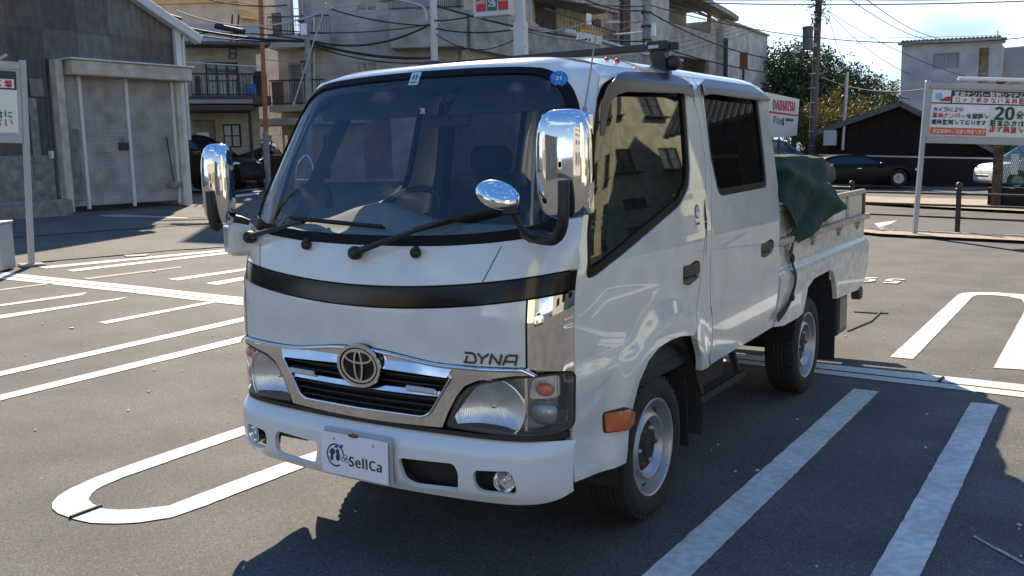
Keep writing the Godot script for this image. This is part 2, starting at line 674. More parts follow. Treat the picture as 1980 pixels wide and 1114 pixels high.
	M.tarp.heightmap_scale = 0.5
	M.tarp.uv1_triplanar = true
	M.tarp.uv1_scale = Vector3.ONE * 1.4
	M.car_black = mat(Color(0.006, 0.006, 0.007), 0.35)
	M.car_black.metallic_specular = 0.3
	M.car_white = mat(g(0.7), 0.3)
	M.car_white.clearcoat_enabled = true
	M.car_blue = mat(Color(0.035, 0.05, 0.085), 0.3, 0.3)
	M.car_blue.clearcoat_enabled = true
	M.car_glass = glass(Color(0.01, 0.012, 0.014), 0.75)
	M.bark = worn(mat(Color(0.09, 0.07, 0.05), 0.95), streak, 0.8)
	M.leaf = []
	for c in [Color(0.045, 0.075, 0.022), Color(0.07, 0.105, 0.028), Color(0.19, 0.15, 0.04), Color(0.10, 0.16, 0.04)]:
		var m := mat(c, 0.6)
		m.backlight_enabled = true
		m.backlight = Color(c.r * 1.6, c.g * 1.8, c.b).linear_to_srgb()
		m.vertex_color_use_as_albedo = true
		m.albedo_color = c.linear_to_srgb()
		M.leaf.append(m)
	M.net = mat(Color(0.02, 0.12, 0.07), 0.6)

# ---------------------------------------------------------------- ground
# the lot falls gently towards the truck: it climbs to the west
func gh(x: float) -> float:
	var k := floorf(x / 1.5)
	return lerpf(0.8 * smoothstep(1.0, 22.0, -k * 1.5), 0.8 * smoothstep(1.0, 22.0, -(k + 1.0) * 1.5), x / 1.5 - k)

func ground_f(lift: float) -> Callable:
	return func(p: Vector2) -> Vector3: return Vector3(p.x, gh(p.x) + lift, p.y)

func sheet(called: String, p: PackedVector2Array, holes: Array, lift: float, m: Material, label: String, step := 2.0) -> MeshInstance3D:
	var s := sb()
	skin(s, p, holes, step, ground_f(lift), 0.0, Vector3.UP)
	var o := put(s, called, m)
	o.set_meta("kind", "structure")
	o.set_meta("label", label)
	o.set_meta("category", "ground" if called != "road" else "road")
	return o

func band(a: Vector2, b: Vector2, w: float) -> PackedVector2Array:
	var n := (b - a).orthogonal().normalized() * w * 0.5
	return PackedVector2Array([a - n, b - n, b + n, a + n])

func ground() -> void:
	for k in range(-15, 1):
		skin_cuts.append(k * 1.5)
	var s := sb()
	skin(s, PackedVector2Array([Vector2(-300, -300), Vector2(300, -300), Vector2(300, 200), Vector2(-300, 200)]), [], 12.0, ground_f(-0.012), 0.0, Vector3.UP)
	struct(s, "ground", M.old_asphalt, "worn grey asphalt ground that runs on around the lot")
	sheet("lot_pavement", PackedVector2Array([Vector2(0.001, 2.579), Vector2(2.858, 0.915), Vector2(3.546, -13.942), Vector2(1.295, -14.103), Vector2(-0.535, -14.665), Vector2(-1.372, -15.467), Vector2(-2.85, -16.167), Vector2(-9.943, -12.02), Vector2(-10.239, -7.26), Vector2(-10.462, -6.373), Vector2(-9.93, -3.862), Vector2(-9.31, -1.026), Vector2(-6.792, 2)]), [], -0.006, M.asphalt, "grey asphalt surface of the parking lot")
	sheet("road", PackedVector2Array([Vector2(3.57, -14.379), Vector2(1.275, -14.389), Vector2(-1.236, -15.262), Vector2(-3.025, -16.817), Vector2(-5.04, -17.294), Vector2(-7.569, -24.377), Vector2(-5.1, -24.54), Vector2(-2.792, -23.138), Vector2(0.822, -20.791), Vector2(3.773, -18.158)]), [], -0.003, M.road, "asphalt road between the black fence and the far brick path")
	# far brick pavement with its own kerb, and the strip under the fence
	var far := sheet("brick_path", PackedVector2Array([Vector2(-6.293, -24.407), Vector2(-5.038, -24.31), Vector2(-2.814, -23.248), Vector2(0.81, -20.969), Vector2(3.773, -18.158), Vector2(3.978, -21.968), Vector2(0.515, -25.134), Vector2(-1.269, -26.184), Vector2(-3.458, -26.508), Vector2(-5.781, -27.074), Vector2(-7.063, -26.874)]), [], 0.06, M.brick_pave, "sunlit tan brick path along the far side of the road")
	far.set_meta("category", "path")
	sheet("brick_strip", PackedVector2Array([Vector2(-2.718, -15.672), Vector2(-1.043, -14.285), Vector2(1.328, -13.645), Vector2(3.503, -13.127), Vector2(3.542, -13.857), Vector2(1.282, -14.293), Vector2(-1.191, -15.036), Vector2(-2.919, -16.423)]), [], 0.05, M.brick_pave, "narrow reddish brick strip under the black fence")
	# kerb stones of the strip: light blocks laid end to end
	var ks := thing("kerb", "line of pale kerb stones between the lot and the brick strip", "kerb", Vector3(-1.3, 0, -14.9))
	var a := Vector3(-3.2, 0, -15.75)
	var b := Vector3(6.0, 0, -13.25)
	for i in 16:
		var c := sb()
		var p := a.lerp(b, (i + 0.02) / 16.0)
		var q := a.lerp(b, (i + 0.98) / 16.0)
		bar(c, p + Vector3(0, -0.01, 0), q + Vector3(0, -0.01, 0), 0.14, 0.13, Vector3.UP, 0.012)
		put(c, "kerb_stone", M.kerb, ks).position = -ks.position
	# patches and drain near the western edge
	sheet("asphalt_patch", PackedVector2Array([Vector2(-12.933, -4.038), Vector2(-12.67, -6.281), Vector2(-12.428, -7.95), Vector2(-12.191, -8.988), Vector2(-12.075, -9.968), Vector2(-15.716, -13.458), Vector2(-15.615, -10.867), Vector2(-15.116, -10.175), Vector2(-15.992, -7.945), Vector2(-15.577, -5.423)]), [], -0.002, M.old_asphalt, "pale worn apron of asphalt before the corrugated garage")

func stripe(p: PackedVector2Array, m: Material, label: String, group: String, called := "bay_line") -> void:
	var s := sb()
	var r := RandomNumberGenerator.new()
	r.seed = 500 + int(absf(p[0].x) * 100.0)
	var j := PackedVector2Array()
	for i in p.size():
		var a := p[i]
		var b := p[(i + 1) % p.size()]
		var n := int(clampf(a.distance_to(b) / 0.05, 1, 160))
		for k in n:
			j.append(a.lerp(b, float(k) / n) + Vector2(r.randfn(), r.randfn()) * (0.0013 if a.x > -4.0 else 0.0))
	skin(s, j, [], 0.8, ground_f(-0.001), 0.0, Vector3.UP)
	var o := put(s, called, m)
	tag(o, label, "painted line", group)

func u_line(ol: Vector2, orr: Vector2, w: float, dirv: Vector2, length: float) -> PackedVector2Array:
	# outer ends of the round head, legs run along dirv
	var c := (ol + orr) * 0.5
	var ro := ol.distance_to(orr) * 0.5
	var x := (orr - ol).normalized()
	var p := PackedVector2Array()
	p.append(ol + dirv * length)
	for k in 25:
		var t := PI - PI * k / 24.0
		p.append(c + x * cos(t) * ro - dirv * sin(t) * ro * 1.1)
	p.append(orr + dirv * length)
	p.append(orr + dirv * length - x * w)
	for k in 25:
		var t := PI * k / 24.0
		p.append(c + x * cos(t) * (ro - w) - dirv * sin(t) * ((ro - w) * 1.1))
	p.append(ol + dirv * length + x * w)
	return p

func markings() -> void:
	var gl := "double bay lines painted on the lot"
	stripe(PackedVector2Array([Vector2(-4.712, 0.483), Vector2(-4.751, -0.145), Vector2(-4.895, -2.803), Vector2(-4.949, -4.083), Vector2(-4.856, -3.982), Vector2(-4.73, -2.652), Vector2(-4.612, -0.065), Vector2(-4.57, 0.554)]), M.line, "upper of the two long white lines left of the truck", gl)
	stripe(PackedVector2Array([Vector2(-4.097, 0.786), Vector2(-4.089, 0.236), Vector2(-4.194, -2.159), Vector2(-4.272, -3.351), Vector2(-4.113, -3.178), Vector2(-4.01, -1.99), Vector2(-3.942, 0.32), Vector2(-3.936, 0.865)]), M.line, "lower of the two long white lines left of the truck", gl)
	stripe(PackedVector2Array([Vector2(-7.506, -1.731), Vector2(-7.462, -2.727), Vector2(-7.34, -2.58), Vector2(-7.407, -1.674)]), M.line, "short white line at the left edge behind the pole shadow", gl)
	stripe(PackedVector2Array([Vector2(-6.951, -1.411), Vector2(-6.837, -2.811), Vector2(-6.773, -2.653), Vector2(-6.775, -1.31)]), M.line, "short white line at the left edge nearer the truck", gl)
	stripe(PackedVector2Array([Vector2(-9.635, -3.482), Vector2(-9.178, -6.321), Vector2(-9.084, -7.1), Vector2(-8.941, -6.963), Vector2(-9.041, -6.2), Vector2(-9.444, -3.465)]), M.line, "farthest of the white lines by the left sign pole", gl)
	stripe(PackedVector2Array([Vector2(-9.131, -3.558), Vector2(-8.95, -6.119), Vector2(-8.847, -6.872), Vector2(-8.708, -6.739), Vector2(-8.793, -5.98), Vector2(-8.957, -3.532)]), M.line, "second white line from the left sign pole", gl)
	stripe(PackedVector2Array([Vector2(-7.531, -3.905), Vector2(-7.481, -5.37), Vector2(-7.334, -5.233), Vector2(-7.359, -3.908)]), M.line, "upper short white line beside the truck's bumper corner mirror", gl)
	stripe(PackedVector2Array([Vector2(-6.909, -3.971), Vector2(-6.953, -4.875), Vector2(-6.757, -4.691), Vector2(-6.694, -3.962)]), M.line, "lower short white line touching the truck's left outline", gl)
	stripe(PackedVector2Array([Vector2(-8.378, -3.291), Vector2(-8.275, -4.705), Vector2(-8.189, -4.652), Vector2(-8.26, -3.282)]), M.line_worn, "thin faded guide line between the white lines at left", "thin guide lines")
	stripe(PackedVector2Array([Vector2(-8.397, -2.246), Vector2(-8.381, -2.877), Vector2(-8.294, -2.849), Vector2(-8.299, -2.189)]), M.line_worn, "thin faded guide line at the left edge", "thin guide lines")
	stripe(PackedVector2Array([Vector2(-5.852, -1.758), Vector2(-5.894, -3.125), Vector2(-5.788, -3.178), Vector2(-5.722, -1.753)]), M.line, "single thin white line between the wheel track shadows", "thin guide lines")
	# gutter band with a paler and a duller half
	stripe(PackedVector2Array([Vector2(-11.447, -2.575), Vector2(-9.607, -2.944), Vector2(-7.597, -3.317), Vector2(-5.814, -3.548), Vector2(-3.454, -3.684), Vector2(-1.598, -3.574), Vector2(0.092, -3.521), Vector2(0.666, -3.454), Vector2(2.052, -3.406), Vector2(2.978, -3.372), Vector2(2.968, -3.174), Vector2(2.066, -3.205), Vector2(0.708, -3.288), Vector2(0.147, -3.354), Vector2(-1.498, -3.392), Vector2(-3.316, -3.507), Vector2(-5.596, -3.35), Vector2(-7.375, -3.156), Vector2(-9.355, -2.798), Vector2(-11.168, -2.442)]), M.line, "white half of the long band crossing the lot", "halves of the cross band", "cross_band")
	stripe(PackedVector2Array([Vector2(-11.122, -2.421), Vector2(-9.317, -2.776), Vector2(-7.344, -3.133), Vector2(-5.571, -3.328), Vector2(-3.29, -3.474), Vector2(-1.481, -3.361), Vector2(0.159, -3.318), Vector2(0.717, -3.254), Vector2(2.068, -3.175), Vector2(2.966, -3.146), Vector2(2.958, -2.999), Vector2(2.079, -3.029), Vector2(0.751, -3.121), Vector2(0.202, -3.186), Vector2(-1.4, -3.213), Vector2(-3.175, -3.326), Vector2(-5.424, -3.195), Vector2(-7.16, -2.999), Vector2(-9.094, -2.648), Vector2(-10.899, -2.314)]), M.line_dull, "dull concrete half of the long band crossing the lot", "halves of the cross band", "cross_band")
	# bay loop in front of the truck
	stripe(PackedVector2Array([Vector2(-2.032, -1.607), Vector2(-2.016, -0.159), Vector2(-2.011, 0.32), Vector2(-2.002, 0.736), Vector2(-1.985, 0.942), Vector2(-1.946, 1.098), Vector2(-1.899, 1.197), Vector2(-1.84, 1.267), Vector2(-1.775, 1.308), Vector2(-1.687, 1.332), Vector2(-1.561, 1.34), Vector2(-1.445, 1.324), Vector2(-1.332, 1.276), Vector2(-1.245, 1.207), Vector2(-1.16, 1.093), Vector2(-1.142, 0.905), Vector2(-1.123, 0.183), Vector2(-1.083, -0.747), Vector2(-1.206, -0.696), Vector2(-1.277, 0.16), Vector2(-1.296, 0.641), Vector2(-1.301, 1), Vector2(-1.388, 1.101), Vector2(-1.466, 1.155), Vector2(-1.55, 1.184), Vector2(-1.653, 1.174), Vector2(-1.726, 1.145), Vector2(-1.786, 1.089), Vector2(-1.834, 0.998), Vector2(-1.858, 0.841), Vector2(-1.877, -0.049), Vector2(-1.895, -1.684)]), M.line, "white loop line with a rounded end in front of the truck", "bay loops")
	stripe(PackedVector2Array([Vector2(1.003, 0.941), Vector2(1.009, 0.597), Vector2(1.065, -2.779), Vector2(1.232, -2.77), Vector2(1.178, 0.503), Vector2(1.175, 0.826)]), M.line, "shaded white line nearest the truck's front wheel", gl)
	stripe(PackedVector2Array([Vector2(1.776, 0.518), Vector2(1.779, 0.167), Vector2(1.797, -2.75), Vector2(1.957, -2.759), Vector2(1.944, 0.075), Vector2(1.941, 0.393)]), M.line, "shaded white line at the right edge of the truck's shadow", gl)
	stripe(PackedVector2Array([Vector2(1.087, -3.922), Vector2(1.12, -7.473), Vector2(1.149, -7.64), Vector2(1.236, -7.741), Vector2(1.486, -7.825), Vector2(1.742, -7.788), Vector2(1.998, -7.578), Vector2(2.138, -7.154), Vector2(2.019, -3.878), Vector2(2.001, -3.888), Vector2(1.821, -3.855), Vector2(1.831, -6.471), Vector2(1.815, -7.012), Vector2(1.751, -7.393), Vector2(1.61, -7.569), Vector2(1.456, -7.604), Vector2(1.31, -7.542), Vector2(1.279, -7.386), Vector2(1.257, -3.916)]), M.line, "white loop line with a rounded far end right of the tailgate", "bay loops")
	stripe(PackedVector2Array([Vector2(2.074, -0.455), Vector2(2.275, -0.26), Vector2(2.422, -0.112), Vector2(2.417, -0.08), Vector2(2.269, -0.235), Vector2(2.07, -0.434)]), M.line_worn, "thin line at the lower right corner beside the shadow", "thin guide lines")
	skin_cuts = []
	# further bays east of the truck, mirrored in its doors
	for k in range(1, 4):
		stripe(u_line(Vector2(1.02 + 3.05 * k, 0.7), Vector2(1.93 + 3.05 * k, 0.7), 0.165, Vector2(0, -1), 3.5), M.line, ["nearest bay loop beyond the right edge of the lot view", "second bay loop beyond the right edge", "farthest bay loop beyond the right edge"][k - 1], "bay loops")
		stripe(u_line(Vector2(1.93 + 3.05 * k, -7.2), Vector2(1.02 + 3.05 * k, -7.2), 0.165, Vector2(0, 1), 2.8), M.line, ["nearest far-row bay loop beyond the right edge", "second far-row bay loop beyond the right edge", "farthest far-row bay loop beyond the right edge"][k - 1], "bay loops")
	stripe(band(Vector2(2.2, -3.62), Vector2(11, -3.5), 0.25), M.line, "run of the cross band beyond the right edge", "halves of the cross band", "cross_band")
	# bay numbers
	for q in [[Vector3(0.302, 0, -8.324), "5"], [Vector3(-0.005, 0, -8.351), "9"]]:
		var o := text("bay_number", q[1], 0.42, Transform3D(Basis(Vector3(-1, 0, 0), Vector3(0, 0, 1), Vector3(0, 1, 0)), q[0] + Vector3(0, 0.006, 0)), M.line, self, 0.75, 0.002)
		o.name = numbered("bay_number")
		tag(o, ["white bay number five painted right of the tailgate", "white bay number nine half hidden by the truck bed corner"][0 if q[1] == "5" else 1], "painted number")
	for k in range(-15, 1):
		skin_cuts.append(k * 1.5)
	var s := sb()
	for q in [PackedVector2Array([Vector2(-1.728, -17.224), Vector2(-1.449, -18.247), Vector2(-1.389, -17.35), Vector2(-1.426, -16.223)]), PackedVector2Array([Vector2(-1.42, -15.704), Vector2(-1.314, -16.255), Vector2(-1.282, -15.494)])]:
		skin(s, q, [], 2.0, ground_f(0.001), 0.0, Vector3.UP)
	tag(put(s, "road_marking", M.line), "broken white marking on the road behind the tailgate", "road marking")
	s = sb()
	for q in [PackedVector2Array([Vector2(-17.757, -13.127), Vector2(-19, -16.189), Vector2(-19.693, -16.839), Vector2(-18.789, -14.088)]), PackedVector2Array([Vector2(-16.149, -11.846), Vector2(-17.326, -14.619), Vector2(-17.986, -15.239), Vector2(-17.1, -12.654)]), PackedVector2Array([Vector2(-20.049, -14.633), Vector2(-20.259, -17.369), Vector2(-21.012, -18.074), Vector2(-21.215, -15.593)])]:
		skin(s, q, [], 2.0, ground_f(0.005), 0.0, Vector3.UP)
	tag(put(s, "crossing_stripes", M.line), "white stripes on the sunlit street past the garage corner", "road marking")
	s = sb()
	skin(s, PackedVector2Array([Vector2(-14.979, -8.084), Vector2(-14.884, -8.496), Vector2(-13.401, -9.049), Vector2(-13.274, -8.88), Vector2(-14.728, -8.027)]), [], 2.0, ground_f(0.005), 0.0, Vector3.UP)
	skin(s, PackedVector2Array([Vector2(-9.743, -4.87), Vector2(-9.605, -5.219), Vector2(-9.467, -5.043), Vector2(-9.576, -4.8)]), [], 2.0, ground_f(0.006), 0.0, Vector3.UP)
	tag(put(s, "worn_marking", M.line_worn), "worn white paint scraps on the apron before the garage", "road marking")
	skin_cuts = []
	# litter: light chips lying on the asphalt
	var r := RandomNumberGenerator.new()
	r.seed = 77
	s = sb()
	for i in 260:
		var x := r.randf_range(-9.0, 3.0)
		var z := r.randf_range(-9.0, 2.6)
		var w := r.randf_range(0.006, 0.018)
		if r.randf() < 0.05:
			w *= 2.5
		box(s, Vector3(x, gh(x) + 0.002, z), Vector3(w, 0.006, w * r.randf_range(0.4, 1.0)), 0.0, Basis(Vector3.UP, r.randf() * 3.0))
	var li := put(s, "stone_chips", M.line)
	li.set_meta("kind", "stuff")
	li.set_meta("label", "pale stone chips and scraps scattered over the asphalt")
	li.set_meta("category", "gravel")
	# cracks: dark thin seams
	var k := 0
	for q in [[Vector3(0.374, 0, -5.917), Vector3(0.689, 0, -5.958)], [Vector3(0.609, 0, -6.023), Vector3(0.552, 0, -4.868)], [Vector3(-0.409, 0, -14.377), Vector3(1.493, 0, -12.27)], [Vector3(-10.038, 0.317, -3.701), Vector3(-9.71, 0.299, -5.673)], [Vector3(-9.71, 0.299, -5.673), Vector3(-9.415, 0.283, -6.531)], [Vector3(-1.581, 0.002, 1.337), Vector3(-1.585, 0.002, 1.173)], [Vector3(1.54, 0, -3.232), Vector3(1.547, 0, -3.374)]]:
		s = sb()
		var up: float = 0.0 if k > 4 else -0.004
		tube(s, [q[0] + Vector3(0, up, 0), (q[0] + q[1]) * 0.5 + Vector3(0.05 if k < 5 else 0.0, up + 0.001, 0.02 if k < 5 else 0.0), q[1] + Vector3(0, up, 0)], 0.012, 6)
		tag(put(s, "asphalt_crack", M.dark), ["short dark seam across the asphalt right of the mud flap", "diagonal dark crack running from the seam to the mud flap", "long dark seam leaving the right sign post", "dark seam beside the left sign post", "dark seam past the worn marking at left", "dark gap across the rounded end of the front bay loop", "short dark gap across the white cross band at right"][k], "crack")
		k += 1

# ---------------------------------------------------------------- buildings
func facade(called: String, label: String, cat: String, at: Vector3, d: Vector2) -> Node3D:
	var o := thing(called, label, cat, at)
	o.basis = Basis(Vector3(d.x, 0, d.y), Vector3.UP, Vector3(-d.y, 0, d.x))
	return o

func part_box(p: Node3D, called: String, m: Material, c: Vector3, z: Vector3, bev := 0.01) -> MeshInstance3D:
	var s := sb()
	box(s, c, z, bev)
	return put(s, called, m, p)

# a sliding window set back in its opening: frame with its panes
func window(p: Node3D, r: Rect2, z: float, cols := 2, rows := 1, m: Material = null, back: Material = null, depth := 0.10) -> void:
	var fm: Material = m if m else M.frame
	var s := sb()
	var t := 0.05
	var zz := z - depth
	box(s, Vector3(r.get_center().x, r.position.y + t * 0.5, zz), Vector3(r.size.x, t, 0.07))
	box(s, Vector3(r.get_center().x, r.end.y - t * 0.5, zz), Vector3(r.size.x, t, 0.07))
	for i in cols + 1:
		var u := lerpf(r.position.x + t * 0.5, r.end.x - t * 0.5, float(i) / cols)
		box(s, Vector3(u, r.get_center().y, zz + (0.004 if i % 2 else 0.0)), Vector3(t, r.size.y - t * 2.02, 0.06))
	for j in range(1, rows):
		box(s, Vector3(r.get_center().x, r.position.y + r.size.y * j / rows, zz - 0.003), Vector3(r.size.x - t * 2.02, t * 0.7, 0.05))
	var w := put(s, "window", fm, p)
	for i in cols:
		s = sb()
		var u0 := lerpf(r.position.x + t * 0.5, r.end.x - t * 0.5, float(i) / cols) + t * 0.5
		var u1 := lerpf(r.position.x + t * 0.5, r.end.x - t * 0.5, float(i + 1) / cols) - t * 0.5
		var zp := zz - 0.01 - 0.012 * (i % 2)
		quad(s, Vector3(u0, r.position.y + t, zp), Vector3(u1, r.position.y + t, zp), Vector3(u1, r.end.y - t, zp), Vector3(u0, r.end.y - t, zp), Vector3(0, 0, 1))
		put(s, "pane", M.pane, w)
	s = sb()
	if back:
		for i in cols:
			if (i + int(r.position.x * 7.0)) % 3 != 0:
				var u0 := lerpf(r.position.x, r.end.x, float(i) / cols)
				var u1 := lerpf(r.position.x, r.end.x, float(i + 1) / cols)
				var n := 10
				for k in n:
					var a := lerpf(u0, u1, float(k) / n)
					var b := lerpf(u0, u1, float(k + 1) / n)
					var za := zz - 0.12 - 0.03 * (k % 2)
					var zb := zz - 0.12 - 0.03 * ((k + 1) % 2)
					quad(s, Vector3(a, r.position.y, za), Vector3(b, r.position.y, zb), Vector3(b, r.end.y, zb), Vector3(a, r.end.y, za), Vector3(0.3 * (1 if k % 2 else -1), 0, 1).normalized())
		put(s, "curtain", back, w)

func wall(p: Node3D, called: String, outline: PackedVector2Array, holes: Array, m: Material, z := 0.0, th := 0.2) -> MeshInstance3D:
	var s := sb()
	var hs := []
	for h in holes:
		hs.append(rect_poly(h) if h is Rect2 else h)
	plate(s, outline, hs, z, th)
	return put(s, called, m, p)

func rail(p: Node3D, called: String, a: Vector3, b: Vector3, h: float, n: int, m: Material, solid := false) -> void:
	var s := sb()
	bar(s, a + Vector3(0, h, 0), b + Vector3(0, h, 0), 0.05, 0.05)
	bar(s, a + Vector3(0, 0.08, 0), b + Vector3(0, 0.08, 0), 0.04, 0.04)
	for i in n + 1:
		var q := a.lerp(b, float(i) / n)
		bar(s, q, q + Vector3(0, h - 0.026, 0), 0.015, 0.015)
	put(s, called, m, p)

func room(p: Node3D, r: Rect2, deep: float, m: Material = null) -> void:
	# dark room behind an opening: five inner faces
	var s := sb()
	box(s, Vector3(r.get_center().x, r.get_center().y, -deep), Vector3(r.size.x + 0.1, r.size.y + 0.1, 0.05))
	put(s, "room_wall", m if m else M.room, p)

func garage() -> void:
	var G := facade("garage", "old corrugated metal garage with a white roller shutter", "garage", Vector3(-15.969, 0.639, -8.161), Vector2(0.01515, -0.99989))
	# corrugated sheets in two rows, each sheet a part
	var top := PackedVector2Array([Vector2(-4.122, 3.246), Vector2(-1.097, 4.349), Vector2(0.499, 5.208), Vector2(1.537, 4.697), Vector2(2.414, 4.267), Vector2(3.181, 3.904)])
	var door := Rect2(-0.133, 0.049, 2.907, 3.071)
	var x0: float = top[0].x
	var right := PackedVector2Array([Vector2(2.886, -0.006)])[0].x
	var mid := PackedVector2Array([Vector2(-0.535, 3.709)])[0].y
	var base := PackedVector2Array([Vector2(-0.811, 0.894)])[0].y
	var ux: float = x0
	var k := 0
	while ux < right - 0.05:
		var w := minf(0.76, right - ux)
		for row in 2:
			var y0 := base if row == 0 else mid + 0.03 * (k % 2)
			var rtop := roof_y(top, ux + w * 0.5)
			var y1 := mid + 0.02 + 0.03 * (k % 2) if row == 0 else rtop + 0.06
			if ux + w > door.position.x - 0.02:
				y0 = maxf(y0, door.end.y)
			if y1 - y0 < 0.05:
				continue
			var s := sb()
			var n := 10
			for i in n * 2:
				var a := ux + w * i / (n * 2.0)
				var b := ux + w * (i + 1) / (n * 2.0)
				var za := 0.012 * sin(i * PI / 2.0) + 0.03 + (0.012 if row == 1 else 0.0)
				var zb := 0.012 * sin((i + 1) * PI / 2.0) + 0.03 + (0.012 if row == 1 else 0.0)
				var ya := y1 if row == 0 else roof_y(top, a)
				var yb := y1 if row == 0 else roof_y(top, b)
				var na := Vector3(-cos(i * PI / 2.0) * 0.45, 0, 1).normalized()
				var nb := Vector3(-cos((i + 1) * PI / 2.0) * 0.45, 0, 1).normalized()
				tri(s, Vector3(a, y0, za), Vector3(b, y0, zb), Vector3(b, yb, zb), na, nb, nb)
				tri(s, Vector3(a, y0, za), Vector3(b, yb, zb), Vector3(a, ya, za), na, nb, na)
			put(s, "wall_sheet", M.sheet[(k * 7 + row * 3) % 5], G)
		ux += w
		k += 1
	# lower concrete wall and the body behind
	var lw := PackedVector2Array([Vector2(-0.751, 1.512)])[0].y
	part_box(G, "concrete_wall", M.concrete, Vector3((x0 + door.position.x) * 0.5 - 0.1, base * 0.5 + 0.0, -0.02), Vector3(door.position.x - x0 - 0.2, base + 0.6, 0.16), 0.02)
	part_box(G, "footing", M.concrete, Vector3((x0 + door.position.x) * 0.5 - 0.1, 0.05, 0.25), Vector3(door.position.x - x0 - 0.15, 0.5, 0.6), 0.03)
	var pp := Rect2(-0.718, 2.362, 0.29, 0.355)
	part_box(G, "patch_sheet", M.sheet[2], Vector3(pp.get_center().x, pp.get_center().y, 0.07), Vector3(pp.size.x, pp.size.y, 0.02))
	var p2 := Rect2(-0.778, 0.732, 0.169, 1.598)
	part_box(G, "patch_board", M.concrete, Vector3(p2.get_center().x, p2.get_center().y, 0.065), Vector3(p2.size.x, p2.size.y, 0.03))
	var mb := Rect2(-0.445, 1.124, 0.063, 0.158)
	part_box(G, "letter_box", M.white_trim, Vector3(mb.get_center().x, mb.get_center().y, 0.1), Vector3(mb.size.x, mb.size.y, 0.12))
	# side wall, back and roof
	var deep := 14.0
	var s := sb()
	var rt := roof_y(top, right)
	for i in 60:
		var z0 := -deep * i / 60.0
		var z1 := -deep * (i + 1) / 60.0
		var n := Vector3(1, 0, 0.4 if i % 2 else -0.4).normalized()
		quad(s, Vector3(right + 0.02 * (i % 2), 0, z0), Vector3(right + 0.02 * ((i + 1) % 2), 0, z1), Vector3(right + 0.02 * ((i + 1) % 2), rt, z1), Vector3(right + 0.02 * (i % 2), rt, z0), n)
	put(s, "side_wall", M.sheet[2], G)
	s = sb()
	for i in top.size() - 1:
		var a: Vector2 = top[i]
		var b: Vector2 = top[i + 1]
		if i == top.size() - 2:
			b += (b - a).normalized() * 0.3
		var n := Vector3(-(b - a).y, (b - a).x, 0).normalized()
		quad(s, Vector3(a.x, a.y + 0.12, 0.25), Vector3(b.x, b.y + 0.12, 0.25), Vector3(b.x, b.y + 0.12, -deep), Vector3(a.x, a.y + 0.12, -deep), n)
	put(s, "roof", M.roof_grey, G)
	s = sb()
	for i in top.size() - 1:
		var a: Vector2 = top[i]
		var b: Vector2 = top[i + 1]
		if i == top.size() - 2:
			b += (b - a).normalized() * 0.3
		bar(s, Vector3(a.x, a.y + 0.02, 0.16), Vector3(b.x, b.y + 0.02, 0.16), 0.22, 0.20, Vector3.UP, 0.015)
	put(s, "fascia", M.white_trim, G)
	# corner pipe and post
	s = sb()
	bar(s, Vector3(right + 0.0, 0.0, 0.08), Vector3(right + 0.0, rt, 0.08), 0.16, 0.12, Vector3.BACK, 0.01)
	put(s, "corner_post", M.white_trim, G)
	s = sb()
	tube(s, [Vector3(right + 0.14, 1.5, 0.1), Vector3(right + 0.14, rt - 0.3, 0.1), Vector3(right + 0.2, rt - 0.15, 0.1)], 0.05, 10)
	put(s, "drain_pipe", M.galv, G)
	# the shutter: case, posts, three curtains of slats between four guides
	var hd := Rect2(-0.11, 2.979, 3.139, 0.142)
	part_box(G, "shutter_case", M.cream_paint, Vector3(hd.get_center().x, door.end.y - 0.16, 0.26), Vector3(door.size.x + 0.05, 0.30, 0.42), 0.02)
	part_box(G, "shutter_hood", M.white_trim, Vector3(hd.get_center().x, door.end.y + 0.01, 0.27), Vector3(door.size.x + 0.16, 0.035, 0.5), 0.01)
	part_box(G, "door_post", M.cream_paint, Vector3(door.position.x - 0.03, door.end.y * 0.5, 0.14), Vector3(0.17, door.end.y, 0.22), 0.015)
	part_box(G, "door_post", M.cream_paint, Vector3(door.end.x - 0.06, door.end.y * 0.5 - 0.1, 0.14), Vector3(0.13, door.end.y - 0.2, 0.2), 0.015)
	var xs := []
	for q in PackedVector2Array([Vector2(-0.206, 1.195), Vector2(0.316, 1.188), Vector2(1.418, 1.172), Vector2(2.612, 1.155)]):
		xs.append(q.x)
	var y0 := 0.12
	var y1: float = door.end.y - 0.28
	for i in 3:
		var a: float = xs[i] + 0.04
		var b: float = xs[i + 1] - 0.04
		s = sb()
		var n := int((y1 - y0) / 0.042)
		var ypr := y0
		for j in n:
			var ya := y0 + (y1 - y0) * j / n
			var yb := y0 + (y1 - y0) * (j + 1) / n
			for q in [[0.0, 0.0, 0.35, 0.014, 0.6], [0.35, 0.014, 0.7, 0.014, 0.0], [0.7, 0.014, 1.0, 0.0, -0.7]]:
				var p0 := lerpf(ya, yb, q[0])
				var p1 := lerpf(ya, yb, q[2])
				quad(s, Vector3(a, p0, 0.1 + q[1]), Vector3(b, p0, 0.1 + q[1]), Vector3(b, p1, 0.1 + q[3]), Vector3(a, p1, 0.1 + q[3]), Vector3(0, -q[4], 1).normalized())
		put(s, "shutter", M.shutter, G)
	for i in 4:
		s = sb()
		bar(s, Vector3(xs[i], 0.05, 0.13), Vector3(xs[i], y1 + 0.02, 0.13), 0.07, 0.06, Vector3.BACK, 0.008)
		put(s, "shutter_guide", M.white_trim, G)
	var wd := Rect2(-0.132, 0.236, 0.346, 1.487)
	part_box(G, "wicket_door", M.sheet[2], Vector3(wd.get_center().x, wd.get_center().y, 0.13), Vector3(wd.size.x, wd.size.y, 0.03))
	# things hung on the shutter
	var bp := Rect2(1.161, 1.241, 0.16, 0.203)
